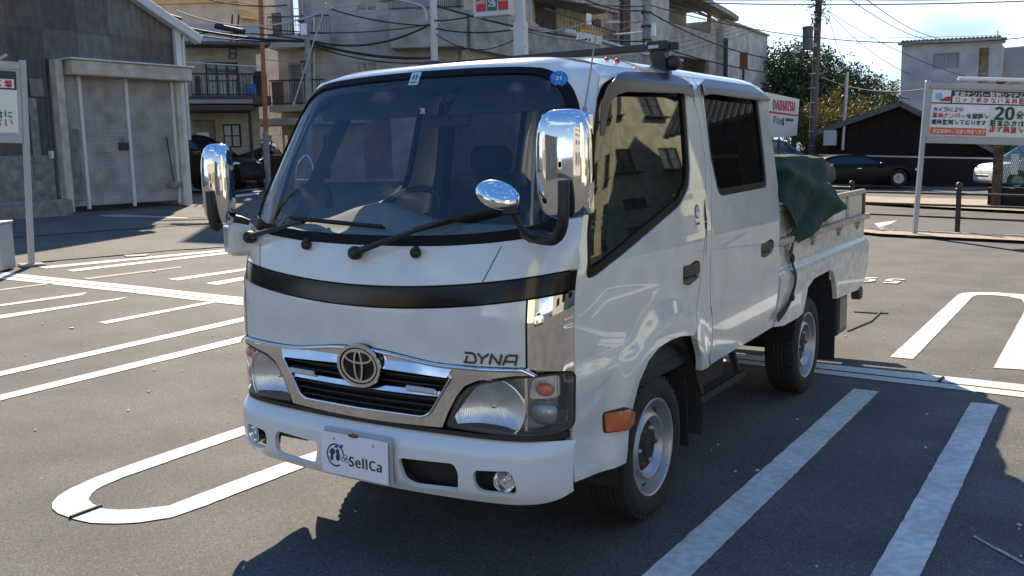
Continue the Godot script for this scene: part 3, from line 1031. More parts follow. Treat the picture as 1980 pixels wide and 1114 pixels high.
	var t := thing("dustpan", "small dark dustpan hung on the white roller shutter", "dustpan", G.transform * Vector3(bp.get_center().x, bp.position.y, 0.16), 0.0)
	t.basis = G.basis
	s = sb()
	box(s, Vector3(0, 0.12, 0), Vector3(0.22, 0.16, 0.05), 0.01)
	put(s, "pan", M.plastic, t)
	s = sb()
	bar(s, Vector3(0, 0.2, 0), Vector3(0, 0.32, 0), 0.03, 0.03, Vector3.BACK)
	put(s, "handle", M.blue, t)
	var bm := Rect2(2.311, 0.421, 0.208, 1.146)
	t = thing("push_broom", "long push broom leaning head down on the roller shutter", "broom", G.transform * Vector3(bm.get_center().x, bm.position.y, 0.2))
	t.basis = G.basis
	s = sb()
	box(s, Vector3(0.02, 0.06, 0), Vector3(0.32, 0.14, 0.08), 0.02)
	put(s, "broom_head", M.concrete, t)
	s = sb()
	tube(s, [Vector3(0.02, 0.12, 0), Vector3(-0.06, bm.size.y, -0.04)], 0.014, 8)
	put(s, "handle", M.plastic, t)

func roof_y(p: PackedVector2Array, x: float) -> float:
	for i in p.size() - 1:
		if x <= p[i + 1].x:
			return lerpf(p[i].y, p[i + 1].y, clampf((x - p[i].x) / (p[i + 1].x - p[i].x), 0, 1))
	return p[-1].y

func cream_house() -> void:
	var H := facade("cream_house", "two-storey cream house with a cluttered railed balcony", "house", Vector3(-21.517, 0.797, -15.893), Vector2(0.60451, -0.79660))
	var up := Rect2(0.247, 2.424, 2.035, 1.834)
	var all := Rect2(-0.117, -0.644, 2.219, 6.498)
	var dr := Rect2(0.579, 2.776, 0.973, 1.056)
	var gd := Rect2(0.102, 0.535, 0.659, 1.559)
	var lw := Rect2(0.975, 1.236, 0.544, 0.723)
	wall(H, "wall", PackedVector2Array([Vector2(all.position.x, 0), Vector2(all.end.x, 0), Vector2(all.end.x, up.end.y), Vector2(all.position.x, up.end.y)]), [dr, gd, lw], M.cream_wall, 0.0, 0.2)
	window(H, dr, 0.0, 3, 1, M.brown_metal, M.curtain)
	window(H, lw, 0.0, 2, 2, M.brown_metal)
	room(H, dr, 2.0)
	room(H, gd, 1.5)
	room(H, lw, 1.0)
	# upper mauve gable and roof
	var gt := Rect2(-0.182, 4.276, 2.572, 0.642)
	part_box(H, "upper_wall", M.plaster, Vector3(gt.get_center().x, gt.get_center().y + 0.02, -0.9), Vector3(gt.size.x, gt.size.y + 0.1, 1.5))
	part_box(H, "eave", M.roof_grey, Vector3(gt.get_center().x, gt.position.y + 0.05, 0.3), Vector3(gt.size.x + 0.2, 0.1, 0.9), 0.02)
	part_box(H, "side_wall", M.cream_wall, Vector3(all.get_center().x, up.end.y * 0.5, -4.0), Vector3(all.size.x - 0.05, up.end.y, 7.4))
	# balcony
	var bal := Rect2(-0.007, 2.519, 2.358, 0.182)
	part_box(H, "balcony_floor", M.apt_brown, Vector3(bal.get_center().x, bal.get_center().y, 0.62), Vector3(bal.size.x, bal.size.y + 0.08, 1.2), 0.02)
	rail(H, "balcony_rail", Vector3(bal.position.x + 0.1, bal.end.y, 1.15), Vector3(bal.end.x - 0.1, bal.end.y, 1.15), 0.68, 22, M.brown_metal)
	var scr := Rect2(0.184, 2.747, 0.172, 0.573)
	part_box(H, "balcony_screen", M.apt_brown, Vector3(scr.get_center().x, scr.get_center().y, 1.1), Vector3(scr.size.x, scr.size.y, 0.03))
	var can := Rect2(-0.027, 2.236, 1.826, 0.17)
	part_box(H, "canopy", M.apt_brown, Vector3(can.get_center().x, can.get_center().y + 0.05, 0.75), Vector3(can.size.x, 0.16, 1.5), 0.03)
	part_box(H, "canopy_trim", M.apt_slab, Vector3(can.get_center().x, can.end.y + 0.16, 0.7), Vector3(can.size.x, 0.12, 1.3), 0.02)
	var cp := Rect2(1.674, 1.152, 0.012, 1.085)
	var s := sb()
	tube(s, [Vector3(cp.get_center().x, 0, 1.3), Vector3(cp.get_center().x, cp.end.y, 1.3)], 0.05, 8)
	put(s, "canopy_post", M.brown_metal, H)
	# things on the balcony
	var q := Rect2(1.94, 2.743, 0.203, 0.79)
	var t := thing("balcony_cabinet", "tall dark cabinet standing on the cream house balcony", "cabinet", H.transform * Vector3(q.get_center().x, bal.end.y, 0.7))
	t.basis = H.basis
	part_box(t, "body", M.plastic, Vector3(0, q.size.y * 0.5, 0), Vector3(q.size.x, q.size.y, 0.5), 0.01)
	part_box(t, "door", M.dark, Vector3(0, q.size.y * 0.5, 0.26), Vector3(q.size.x * 0.9, q.size.y * 0.94, 0.012), 0.004)
	q = Rect2(1.734, 2.807, 0.162, 0.41)
	t = thing("water_tank", "blue plastic drum beside the dark balcony cabinet", "drum", H.transform * Vector3(q.get_center().x, bal.end.y, 0.85))
	t.basis = H.basis
	s = sb()
	lathe(s, PackedVector2Array([Vector2(0.0, 0), Vector2(0.16, 0), Vector2(0.18, 0.06), Vector2(0.18, q.size.y * 0.9), Vector2(0.15, q.size.y), Vector2(0, q.size.y)]), Transform3D(), 18)
	put(s, "drum_body", M.blue, t)
	q = Rect2(1.133, 3.371, 0.07, 0.342)
	s = sb()
	var sp := Rect2(1.755, 3.28, 0.092, 0.533)
	tag(put(s_box(Vector3(0, sp.size.y * 0.75, 0), Vector3(0.03, sp.size.y * 0.5, 0.03), [Vector3(0, sp.size.y * 0.28, 0), Vector3(0.13, sp.size.y * 0.5, 0.03)]), "shovel", M.frame), "shovel hung blade down on the cream balcony wall", "shovel").transform = Transform3D(H.basis, H.transform * Vector3(sp.get_center().x, sp.position.y, 0.08))
	# ladder that climbs to the roof
	var la := thing("ladder", "dark metal ladder climbing from the balcony to the roof", "ladder", H.transform * Vector3(0, 0, 0.7))
	la.basis = H.basis
	var lp := PackedVector2Array([Vector2(1.25, 3.87), Vector2(1.446, 4.803), Vector2(1.434, 3.872), Vector2(1.631, 4.807)])
	for i in 2:
		s = sb()
		tube(s, [Vector3(lp[i * 2].x, lp[i * 2].y, 0), Vector3(lp[i * 2 + 1].x, lp[i * 2 + 1].y + 0.4, -0.3)], 0.03, 6)
		put(s, "rail", M.brown_metal, la)
	for i in 7:
		s = sb()
		var f := i / 6.0
		tube(s, [Vector3(lerpf(lp[0].x, lp[1].x, f), lerpf(lp[0].y, lp[1].y, f), -0.3 * f), Vector3(lerpf(lp[2].x, lp[3].x, f), lerpf(lp[2].y, lp[3].y, f), -0.3 * f)], 0.018, 6)
		put(s, "rung", M.brown_metal, la)
	# laundry poles
	q = Rect2(0.663, 3.682, 0.452, 0.058)
	s = sb()
	tube(s, [Vector3(-0.8, 0, 0), Vector3(1.5, -0.12, 0)], 0.02, 6)
	tag(put(s, "laundry_pole", M.white_trim), "pale laundry pole across the cream house balcony door", "pole").transform = Transform3D(H.basis, H.transform * Vector3(q.get_center().x - 0.2, q.end.y, 0.9))
	# poster board in the garage opening
	q = Rect2(0.181, 1.46, 0.364, 0.242)
	var po := part_box(self, "notice_board", M.plate, Vector3.ZERO, Vector3(q.size.x, q.size.y, 0.03))
	po.name = numbered("notice_board")
	tag(po, "pale notice board in the dark doorway below the balcony", "board")
	po.transform = Transform3D(H.basis, H.transform * Vector3(q.get_center().x, q.get_center().y, 0.3))
	# sunlit orange building behind
	var O := facade("orange_building", "tall sunlit orange building behind the cream house", "building", Vector3(-43.136, 0.8, -28.847), Vector2(0.84533, -0.53425))
	wall(O, "wall", PackedVector2Array([Vector2(-0.277, -0.415), Vector2(7.788, -0.605), Vector2(8.567, 12.349), Vector2(0.785, 12.526)]), [], M.peach_wall, 0.0, 6.0)
	var ob := Rect2(7.076, 8.189, 1.13, 2.096)
	part_box(O, "bay", M.orange_wall, Vector3(ob.get_center().x, ob.get_center().y, 0.3), Vector3(ob.size.x, ob.size.y, 0.5), 0.02)
	part_box(O, "ledge", M.orange_wall, Vector3(ob.get_center().x - 2.6, ob.position.y + 1.0, 0.05), Vector3(5, 0.2, 0.2), 0.02)

func s_box(c: Vector3, z: Vector3, more := []) -> SurfaceTool:
	var s := sb()
	box(s, c, z, 0.006)
	if more:
		box(s, more[0], more[1], 0.01)
	return s

func apartments() -> void:
	# frontal block
	var A := facade("apartment_block", "grey-beige apartment block facing the lot behind the orange pole", "building", Vector3(-22.339, 0.799, -19.514), Vector2(0.88163, -0.47195))
	var w := Rect2(0.775, -0.919, 6.11, 12.466)
	var wins := [Rect2(1.314, 4.908, 0.76, 2.209), Rect2(3.566, 5.647, 0.657, 0.189), Rect2(1.12, 2.426, 0.893, 1.626), Rect2(3.497, 3.621, 0.671, 0.395), Rect2(0.312, 0.175, 0.638, 1.476), Rect2(1.574, 0.144, 0.823, 1.476), Rect2(3.569, 0.098, 0.981, 2.028)]
	wall(A, "wall", PackedVector2Array([Vector2(w.position.x, 0), Vector2(w.end.x, 0), Vector2(w.end.x, w.end.y), Vector2(w.position.x, w.end.y)]), wins, M.apt_wall, 0.0, 0.25)
	for i in 4:
		window(A, wins[i], 0.0, 2, 1, M.frame, M.curtain)
		room(A, wins[i], 1.2)
	for i in range(4, 7):
		room(A, wins[i], 2.5)
	var s := sb()
	box(s, Vector3(w.get_center().x, w.end.y * 0.5, -4.3), Vector3(w.size.x - 0.1, w.end.y, 3.4))
	put(s, "block_body", M.apt_wall, A)
	# two balconies at left with their panels
	for q in [Rect2(0.722, 4.461, 2.073, 0.404), Rect2(0.641, 2.395, 1.906, 0.224)]:
		part_box(A, "balcony_slab", M.apt_slab, Vector3(q.get_center().x, q.get_center().y, 0.4), Vector3(q.size.x, q.size.y, 0.9), 0.02)
	for q in [Rect2(0.907, 4.867, 0.313, 0.721), Rect2(0.776, 2.622, 0.387, 0.753)]:
		part_box(A, "balcony_panel", M.apt_brown, Vector3(q.get_center().x, q.get_center().y, 0.82), Vector3(q.size.x, q.size.y, 0.03), 0.005)
	for q in [Rect2(0.757, 4.817, 2.055, 0.641), Rect2(0.689, 2.584, 1.869, 0.828)]:
		rail(A, "balcony_rail", Vector3(q.position.x, q.position.y, 0.82), Vector3(q.end.x, q.position.y, 0.82), q.size.y, 22, M.brown_metal)
	var lg := Rect2(0.074, 1.944, 3.843, 0.238)
	part_box(A, "ground_floor_ledge", M.apt_slab, Vector3(lg.get_center().x, lg.get_center().y, 0.5), Vector3(lg.size.x, lg.size.y, 1.0), 0.02)
	# the large balcony box at the corner
	var bx := Rect2(4.827, 4.314, 2.22, 1.179)
	part_box(A, "corner_balcony", M.apt_slab, Vector3(bx.get_center().x + 0.1, bx.get_center().y, 0.5), Vector3(bx.size.x + 0.2, bx.size.y, 1.0), 0.02)
	rail(A, "corner_rail", Vector3(bx.position.x, bx.end.y, 0.95), Vector3(bx.end.x + 0.2, bx.end.y, 0.95), 0.45, 40, M.brown_metal)
	# gas pipes
	s = sb()
	var pp := PackedVector2Array([Vector2(2.128, 5.582), Vector2(1.96, 2.445)])
	tube(s, [Vector3(pp[0].x, pp[0].y, 0.08), Vector3(pp[1].x, pp[1].y, 0.08)], 0.04, 8)
	put(s, "drain_pipe", M.white_trim, A)
	# receding wing
	var W := facade("apartment_wing", "long apartment wing with balconies receding behind the truck roof", "building", Vector3(-16.222, 0.651, -22.789), Vector2(-0.01085, -0.99994))
	var o := PackedVector2Array([Vector2(-0.057, -0.066), Vector2(25.329, -0.534), Vector2(25.159, 8.032), Vector2(18.109, 8.532), Vector2(11.732, 9.094), Vector2(0.515, 10.423)])
	var ow := [Rect2(5.223, 6.06, 1.184, 0.447), Rect2(16.451, 7.378, 0.495, 0.899)]
	var lo := PackedVector2Array([Vector2(18.109, 8.434), Vector2(24.409, 8.393), Vector2(24.267, 7.174), Vector2(18.107, 7.207)])
	var l2 := PackedVector2Array([Vector2(19.117, 5.696), Vector2(24.047, 5.727), Vector2(24.084, 3.455), Vector2(19.121, 3.299)])
	var l3 := PackedVector2Array([Vector2(5.012, 7.046), Vector2(12.475, 6.99), Vector2(12.444, 5.297), Vector2(6.022, 5.594), Vector2(4.966, 5.912)])
	wall(W, "wall", o, [ow[1], lo, l2, l3], M.apt_wall, 0.0, 0.25)
	window(W, ow[1], 0.0, 1, 2, M.brown_metal)
	for q in [lo, l2, l3]:
		var r := poly_box(q)
		part_box(W, "loggia_back", M.cream_wall, Vector3(r.get_center().x, r.get_center().y, -1.6), Vector3(r.size.x + 0.6, r.size.y + 0.4, 0.1))
		part_box(W, "loggia_floor", M.apt_slab, Vector3(r.get_center().x, r.position.y - 0.06, -0.8), Vector3(r.size.x + 0.6, 0.12, 1.5))
		part_box(W, "loggia_ceiling", M.apt_slab, Vector3(r.get_center().x, r.end.y + 0.1, -0.8), Vector3(r.size.x + 0.6, 0.12, 1.5))
		part_box(W, "loggia_door", M.apt_brown, Vector3(r.get_center().x, r.position.y + 1.0, -1.53), Vector3(1.7, 2.0, 0.05))
	for q in [ow[0]]:
		part_box(W, "blue_window", M.curtain, Vector3(q.get_center().x, q.get_center().y, -1.5), Vector3(q.size.x, q.size.y, 0.06))
	# loggia rails
	for e in [PackedVector2Array([Vector2(18.107, 7.207), Vector2(24.267, 7.174)]), PackedVector2Array([Vector2(6.022, 5.594), Vector2(12.444, 5.297)])]:
		rail(W, "loggia_rail", Vector3(e[0].x, e[0].y, -0.1), Vector3(e[1].x, e[1].y, -0.1), 0.9, 24, M.brown_metal)
	# slab bands and a brown pier
	for e in [PackedVector2Array([Vector2(0.261, 5.767), Vector2(6.024, 5.633), Vector2(5.974, 4.305), Vector2(0.193, 4.515)]), PackedVector2Array([Vector2(6.019, 5.516), Vector2(18.105, 5.323), Vector2(18.102, 3.52), Vector2(5.972, 4.265)])]:
		s = sb()
		plate(s, e, [], 0.35, 0.32)
		put(s, "balcony_band", M.apt_slab, W)
	s = sb()
	plate(s, PackedVector2Array([Vector2(12.662, 8.468), Vector2(13.42, 8.483), Vector2(13.359, 4.499), Vector2(12.592, 4.544)]), [], 0.18, 0.17)
	put(s, "brown_pier", M.apt_brown, W)
	s = sb()
	plate(s, PackedVector2Array([Vector2(13.477, 8.58), Vector2(18.109, 8.532), Vector2(18.102, 3.268), Vector2(13.393, 3.12)]), [], 0.10, 0.09)
	put(s, "pale_panel", M.pale_wall, W)
	# eave with its thin roof edge
	s = sb()
	var ev := PackedVector2Array([Vector2(11.735, 9.202), Vector2(25.237, 8.318), Vector2(26.613, 8.154)])
	for i in 2:
		bar(s, Vector3(ev[i].x, ev[i].y, 0.3), Vector3(ev[i + 1].x, ev[i + 1].y, 0.3), 1.0, 0.25)
	put(s, "eave", M.apt_slab, W)
	# body so that the far end reads as solid
	var far := PackedVector2Array([Vector2(25.159, 8.032)])[0]
	s = sb()
	box(s, Vector3(far.x * 0.5, far.y * 0.5, -4.2), Vector3(far.x - 0.1, far.y - 0.1, 4.6))
	put(s, "wing_body", M.apt_wall, W)
	# sign and laundry on the wing
	var q := Rect2(8.313, 6.071, 0.623, 0.448)
	var t := tag(part_box(self, "white_shirt", M.white, Vector3.ZERO, Vector3(q.size.x * 0.7, q.size.y, 0.06), 0.02), "white shirt drying on the apartment wing's middle balcony", "shirt")
	t.name = numbered("white_shirt")
	t.transform = Transform3D(W.basis, W.transform * Vector3(q.get_center().x, q.get_center().y, 0.5))
	q = Rect2(8.853, 6.111, 0.929, 0.281)
	t = tag(part_box(self, "dark_clothes", M.apt_brown, Vector3.ZERO, Vector3(q.size.x * 0.8, q.size.y, 0.1), 0.03), "dark clothes drying beside the white shirt on the wing", "clothes")
	t.name = numbered("dark_clothes")
	t.transform = Transform3D(W.basis, W.transform * Vector3(q.get_center().x, q.get_center().y, 0.5))
	# next building at the end of the row
	var E := facade("pale_building", "pale flat-roofed building at the right end of the apartment row", "building", Vector3(-16.222, 0.651, -22.789), Vector2(-0.01085, -0.99994))
	var pe := PackedVector2Array([Vector2(25.59, -0.689), Vector2(34.127, -0.652), Vector2(33.738, 7.908), Vector2(25.412, 8.031)])
	wall(E, "wall", pe, [], M.pale_wall, 0.3, 6.0)
	s = sb()
	bar(s, Vector3(pe[3].x, pe[3].y, 0.25), Vector3(pe[2].x, pe[2].y, 0.25), 0.4, 0.12)
	put(s, "roof_edge", M.apt_slab, E)
	s = sb()
	tube(s, [Vector3(pe[3].x + 0.1, 1, 0.45), Vector3(pe[3].x + 0.1, pe[3].y - 1, 0.45)], 0.12, 8)
	put(s, "drain_pipe", M.brown_metal, E)

func right_side() -> void:
	# dark timber house with a gable
	var D := facade("dark_house", "low dark timber house with a grey gabled roof", "house", Vector3(-7.385, 0.177, -36.063), Vector2(0.99410, -0.10843))
	var gb := PackedVector2Array([Vector2(-0.025, -0.539), Vector2(7.305, -0.592), Vector2(7.26, 0.374), Vector2(2.717, 2.93), Vector2(-0.02, 2.013)])
	wall(D, "wall", gb, [], M.dark_wood, 0.0, 0.2)
	var s := sb()
	box(s, Vector3((gb[0].x + gb[1].x) * 0.5, gb[4].y * 0.5, -5.2), Vector3(gb[1].x - gb[0].x - 0.1, gb[4].y, 9.9))
	put(s, "house_body", M.dark_wood, D)
	var rp := [gb[4], gb[3], gb[2]]
	rp[0] += (rp[0] - rp[1]).normalized() * 0.45
	rp[2] += (rp[2] - rp[1]).normalized() * 3.0
	for i in 2:
		s = sb()
		var a: Vector2 = rp[i]
		var b: Vector2 = rp[i + 1]
		bar(s, Vector3(a.x, a.y + 0.1, 0.35), Vector3(b.x, b.y + 0.1, 0.35), 0.3, 0.2, Vector3.UP)
		put(s, "barge_board", M.roof_grey, D)
		s = sb()
		var n := Vector3(-(b - a).y, (b - a).x, 0).normalized()
		quad(s, Vector3(a.x, a.y + 0.21, 0.5), Vector3(b.x, b.y + 0.21, 0.5), Vector3(b.x, b.y + 0.21, -10.5), Vector3(a.x, a.y + 0.21, -10.5), n)
		put(s, "roof", M.roof_grey, D)
	for i in 26:
		s = sb()
		var u := lerpf(gb[0].x + 0.2, gb[1].x - 0.2, i / 25.0)
		bar(s, Vector3(u, 0, 0.02), Vector3(u, roof_y(PackedVector2Array([gb[4], gb[3], gb[2]]), u) - 0.1, 0.02), 0.04, 0.03, Vector3.BACK)
		put(s, "batten", M.dark_wood, D)
	var bx := Rect2(-0.102, 1.484, 0.475, 0.594)
	part_box(D, "white_box", M.plaster, Vector3(bx.get_center().x, bx.get_center().y, 0.3), Vector3(bx.size.x, bx.size.y, 0.5), 0.02)
	s = sb()
	var pq := PackedVector2Array([Vector2(0.616, 1.292), Vector2(0.718, 4.354)])
	tube(s, [Vector3(pq[0].x, pq[0].y, 0.25), Vector3(pq[1].x, pq[1].y, 0.25)], 0.07, 8)
	put(s, "service_pole", M.galv, D)
	# dark fence wall behind the parked cars with a pale cap
	var F := facade("dark_wall", "low dark wall with a pale top line behind the black sedan", "wall", Vector3(-7.385, 0.177, -36.063), Vector2(0.99410, -0.10843))
	var fp := PackedVector2Array([Vector2(-0.171, -0.37), Vector2(6.263, -0.552), Vector2(6.202, 0.855), Vector2(3.492, 0.967), Vector2(-0.203, 1.123)])
	s = sb()
	plate(s, PackedVector2Array([fp[0], fp[1], fp[2], fp[4]]), [], 0.9, 0.12)
	put(s, "wall_panel", M.dark_wood, F)
	s = sb()
	for i in [[4, 3], [3, 2]]:
		bar(s, Vector3(fp[i[0]].x, fp[i[0]].y, 0.88), Vector3(fp[i[1]].x, fp[i[1]].y, 0.88), 0.06, 0.05)
	put(s, "cap", M.galv, F)
	# grey plaster house
	var H := facade("grey_house", "grey plaster house rising behind the parking sign", "house", Vector3(-7.04, 0.162, -49.294), Vector2(0.99972, -0.02363))
	var wl := PackedVector2Array([Vector2(-0.034, -1.233), Vector2(4.608, -1.22), Vector2(4.166, 6.431), Vector2(-0.053, 6.557)])
	var wr := Rect2(1.462, 5.179, 1.296, 0.827)
	var dr := Rect2(3.584, 4.394, 0.463, 1.708)
	wall(H, "wall", PackedVector2Array([Vector2(0, 0), Vector2(wl[1].x, 0), Vector2(wl[1].x, wl[2].y), Vector2(0, wl[3].y)]), [wr, dr], M.plaster, 0.0, 0.25)
	window(H, wr, 0.0, 2, 1, M.frame, M.curtain, 0.03)
	room(H, wr, 1.0)
	room(H, dr, 1.2, M.cream_wall)
	rail(H, "door_rail", Vector3(dr.position.x, PackedVector2Array([Vector2(3.796, 4.861)])[0].y - 0.9, -0.05), Vector3(dr.end.x, PackedVector2Array([Vector2(3.796, 4.861)])[0].y - 0.9, -0.05), 0.9, 6, M.frame)
	s = sb()
	box(s, Vector3(wl[1].x * 0.5, wl[2].y * 0.49, -4.2), Vector3(wl[1].x - 0.1, wl[2].y * 0.97, 6.0))
	put(s, "house_body", M.plaster, H)
	s = sb()
	bar(s, Vector3(-0.15, wl[3].y + 0.02, 0.1), Vector3(wl[1].x + 0.2, wl[2].y + 0.02, 0.1), 0.4, 0.12)
	put(s, "parapet", M.cream_wall, H)
	s = sb()
	for i in 24:
		var u := wl[1].x * (i + 0.3) / 24.0
		tube(s, [Vector3(u, lerpf(wl[3].y, wl[2].y, i / 24.0) + 0.1, 0.1), Vector3(u, lerpf(wl[3].y, wl[2].y, i / 24.0) + 0.16, -3)], 0.1, 6)
	put(s, "corrugated_roof", M.roof_grey, H)
	var S := facade("grey_annex", "grey annex with a railed roof terrace at the right edge", "house", Vector3(-2.705, 0.017, -50.85), Vector2(0.32194, -0.94676))
	var an := Rect2(0.754, -1.578, 8.447, 7.946)
	part_box(S, "wall", M.plaster, Vector3(an.get_center().x, an.end.y * 0.5, -1.5), Vector3(an.size.x, an.end.y, 5), 0.03)
	rail(S, "terrace_rail", Vector3(an.position.x, an.end.y, 0.9), Vector3(an.end.x, an.end.y, 0.9), 0.42, 18, M.white_trim)
	var rc := Rect2(-0.424, -1.221, 1.95, 7.884)
	part_box(S, "stair_wall", M.apt_brown, Vector3(rc.get_center().x, rc.end.y * 0.45, -2.0), Vector3(rc.size.x, rc.end.y * 0.9, 3), 0.02)
	var an2 := PackedVector2Array([Vector2(2.078, 6.694), Vector2(1.994, 7.417)])
	s = sb()
	tube(s, [Vector3(an2[0].x, an2[0].y - 0.3, -1), Vector3(an2[1].x, an2[1].y, -1)], 0.03, 6)
	for k in 4:
		tube(s, [Vector3(an2[1].x - 0.35, an2[1].y - 0.1 - k * 0.12, -1), Vector3(an2[1].x + 0.35, an2[1].y - 0.1 - k * 0.12, -1)], 0.012, 5)
	put(s, "television_aerial", M.galv, S)
	# dealer board
	var B := facade("dealer_sign", "large white dealer sign with red lettering beside the cab", "sign", Vector3(-10.656, 0.352, -38.728), Vector2(-0.00441, -0.99999))
	var bo := PackedVector2Array([Vector2(-0.416, 1.681), Vector2(4.654, 1.833), Vector2(4.994, 3.583), Vector2(-0.51, 3.706)])
	s = sb()
	plate(s, bo, [], 0.0, 0.35)
	put(s, "board", M.white, B)
	for x in [0.15, 0.5, 0.85]:
		s = sb()
		bar(s, Vector3(bo[1].x * x, 0, -0.2), Vector3(bo[1].x * x, bo[0].y, -0.2), 0.15, 0.15)
		put(s, "post", M.cream_paint, B)
	s = sb()
	var rl := PackedVector2Array([Vector2(-0.17, 2.907), Vector2(4.77, 2.831), Vector2(4.775, 2.756), Vector2(-0.166, 2.817)])
	plate(s, rl, [], 0.01, 0.008)
	put(s, "red_stripe", M.red, B)
	var lt := Rect2(0.896, 3.031, 2.957, 0.318)
	text("lettering", "DAIHATSU", 0.46, Transform3D(Basis(), Vector3(lt.get_center().x, lt.get_center().y, 0.02)), M.red, B, lt.size.x / 2.55, 0.01)
	s = sb()
	var kt := Rect2(0.693, 2.543, 1.72, 0.156)
	for i in 5:
		glyph(s, "ダイハツ車"[i], Vector2(kt.position.x + kt.size.x * i / 5.0, kt.end.y - 0.02 * i), kt.size.x / 5.3, 0.045, 0.02)
	var kt2 := Rect2(2.576, 2.544, 1.398, 0.097)
	for i in 8:
		glyph(s, "口中車両販売場所"[i] if i < 3 else "口", Vector2(kt2.position.x + kt2.size.x * i / 8.0, kt2.end.y), kt2.size.x / 10.0, 0.03, 0.02)
	put(s, "small_print", M.letter_dark, B).set_meta("kind", "stuff")
	# tower sign of dark rows
	var T := facade("shop_tower_sign", "narrow sign of dark rows topped by an orange house mark", "sign", Vector3(-10.656, 0.352, -38.728), Vector2(-0.00441, -0.99999))
	T.position += T.basis.z * -2.0
	var tw := Rect2(5.208, 1.944, 1.828, 1.246)
	part_box(T, "panel", M.plaster, Vector3(tw.get_center().x, tw.get_center().y, 0), Vector3(tw.size.x, tw.size.y + 0.5, 0.3))
	for i in 6:
		part_box(T, "row", M.apt_brown, Vector3(tw.get_center().x, tw.end.y - 0.55 - i * (tw.size.y - 0.55) / 6.0, 0.17), Vector3(tw.size.x * 0.9, (tw.size.y - 0.5) / 8.0, 0.03))
	part_box(T, "mark", M.red, Vector3(tw.get_center().x, tw.end.y - 0.08, 0.17), Vector3(tw.size.x * 0.5, 0.4, 0.03))
	part_box(T, "post", M.galv, Vector3(tw.get_center().x, tw.position.y * 0.5, 0), Vector3(0.2, tw.position.y, 0.2))
	# small rooftop board seen over the cab
	var rb := Vector3(-11.943, 5.45, -39.097)
	var t := thing("rusty_board", "small rusty board standing above the cab's rear edge", "board", rb)
	t.rotation.y = 0.55
	part_box(t, "face", M.rust, Vector3(0, 0.1, 0), Vector3(0.36, 0.75, 0.05))
	part_box(t, "post", M.brown_metal, Vector3(0, -2.6, -0.05), Vector3(0.1, 4.8, 0.08))

func beyond_the_frame() -> void:
	# what the glass and chrome mirror: buildings beside and behind the photographer
	var Y := thing("yellow_building", "pale yellow building standing right of the frame, mirrored in the door glass", "building", Vector3(13.5, 0, -32), -PI * 0.5)
	var holes := []
	for j in 5:
		for i in 9:
			holes.append(Rect2(-18.0 + i * 4.4, 1.2 + j * 2.9, 1.9, 1.2))
	wall(Y, "wall", PackedVector2Array([Vector2(-20, 0), Vector2(22, 0), Vector2(22, 15.0), Vector2(-20, 15.0)]), holes, M.yellow_wall, 0.0, 8.0)
	for h in holes:
		window(Y, h, 0.0, 2, 2, M.brown_metal, null, 0.05)
		part_box(Y, "window_ledge", M.brown_metal, Vector3(h.get_center().x, h.position.y - 0.06, 0.12), Vector3(h.size.x + 0.3, 0.06, 0.3))
	for k in 2:
		var s := sb()
		tube(s, [Vector3(-4.2 + k * 0.25, 0.3, 0.12), Vector3(-4.2 + k * 0.25, 14.8, 0.12)], 0.06, 8)
		put(s, "drain_pipe", M.brown_metal, Y)
	var K := thing("tiled_house", "dark house with a wavy tiled roof right of the frame", "house", Vector3(8.0, 0, -28), 0.0)
	part_box(K, "wall", M.dark_wood, Vector3(0, 2.75, -3), Vector3(6.6, 5.5, 5.6))
	var s := sb()
	for i in 30:
		tube(s, [Vector3(-3.7 + i * 0.255, 5.3, 0.7), Vector3(-3.7 + i * 0.255, 7.7, -3.0)], 0.12, 8)
	put(s, "tiled_roof", M.tile, K)
	s = sb()
	quad(s, Vector3(-3.8, 5.25, 0.7), Vector3(3.8, 5.25, 0.7), Vector3(3.8, 7.65, -3.0), Vector3(-3.8, 7.65, -3.0), Vector3(0, 0.9, 0.45).normalized())
	quad(s, Vector3(-3.8, 5.25, -6.7), Vector3(3.8, 5.25, -6.7), Vector3(3.8, 7.65, -3.0), Vector3(-3.8, 7.65, -3.0), Vector3(0, 0.9, -0.45).normalized())
	put(s, "roof", M.roof_grey, K)
	var dat := [[Vector3(17, 0, 20), 2.5, 14.0, 11.0, "yellow_wall", "pale walk-up flats behind the photographer on the right"], [Vector3(-17, 0, 24), 0.6 + PI, 14.0, 5.0, "apt_wall", "grey-beige low row behind the photographer on the left"], [Vector3(3, 0, 42), PI, 13.0, 13.0, "pale_wall", "tall pale building far behind the photographer"], [Vector3(-30, 0.8, 12), 1.9, 18.0, 6.5, "cream_paint", "cream two-storey row left of the photographer"], [Vector3(24, 0, 2), -1.6, 16.0, 8.0, "cream_wall", "cream block right of the photographer"]]
	for q in dat:
		var b := thing("street_building", q[5], "building", q[0], q[1])
		var hs := []
		for j in int(q[3] / 3.0):
			for i in int(q[2] / 3.5):
				hs.append(Rect2(-q[2] * 0.5 + 0.8 + i * 3.5, 1.0 + j * 3.0, 1.8, 1.3))
		wall(b, "wall", rect_poly(Rect2(-q[2] * 0.5, 0, q[2], q[3])), hs, M[q[4]], 0.0, 7.0)
		for h in hs:
			part_box(b, "window", M.black_gloss, Vector3(h.get_center().x, h.get_center().y, -0.12), Vector3(h.size.x, h.size.y, 0.05))
	var c := thing("mirrored_car", "white compact car parked beyond the frame on the right", "car", Vector3(9.0, 0, 9.5), 0.2)
	car_body(c, M.car_white, 3.9, 0.85, 1.5, 0)

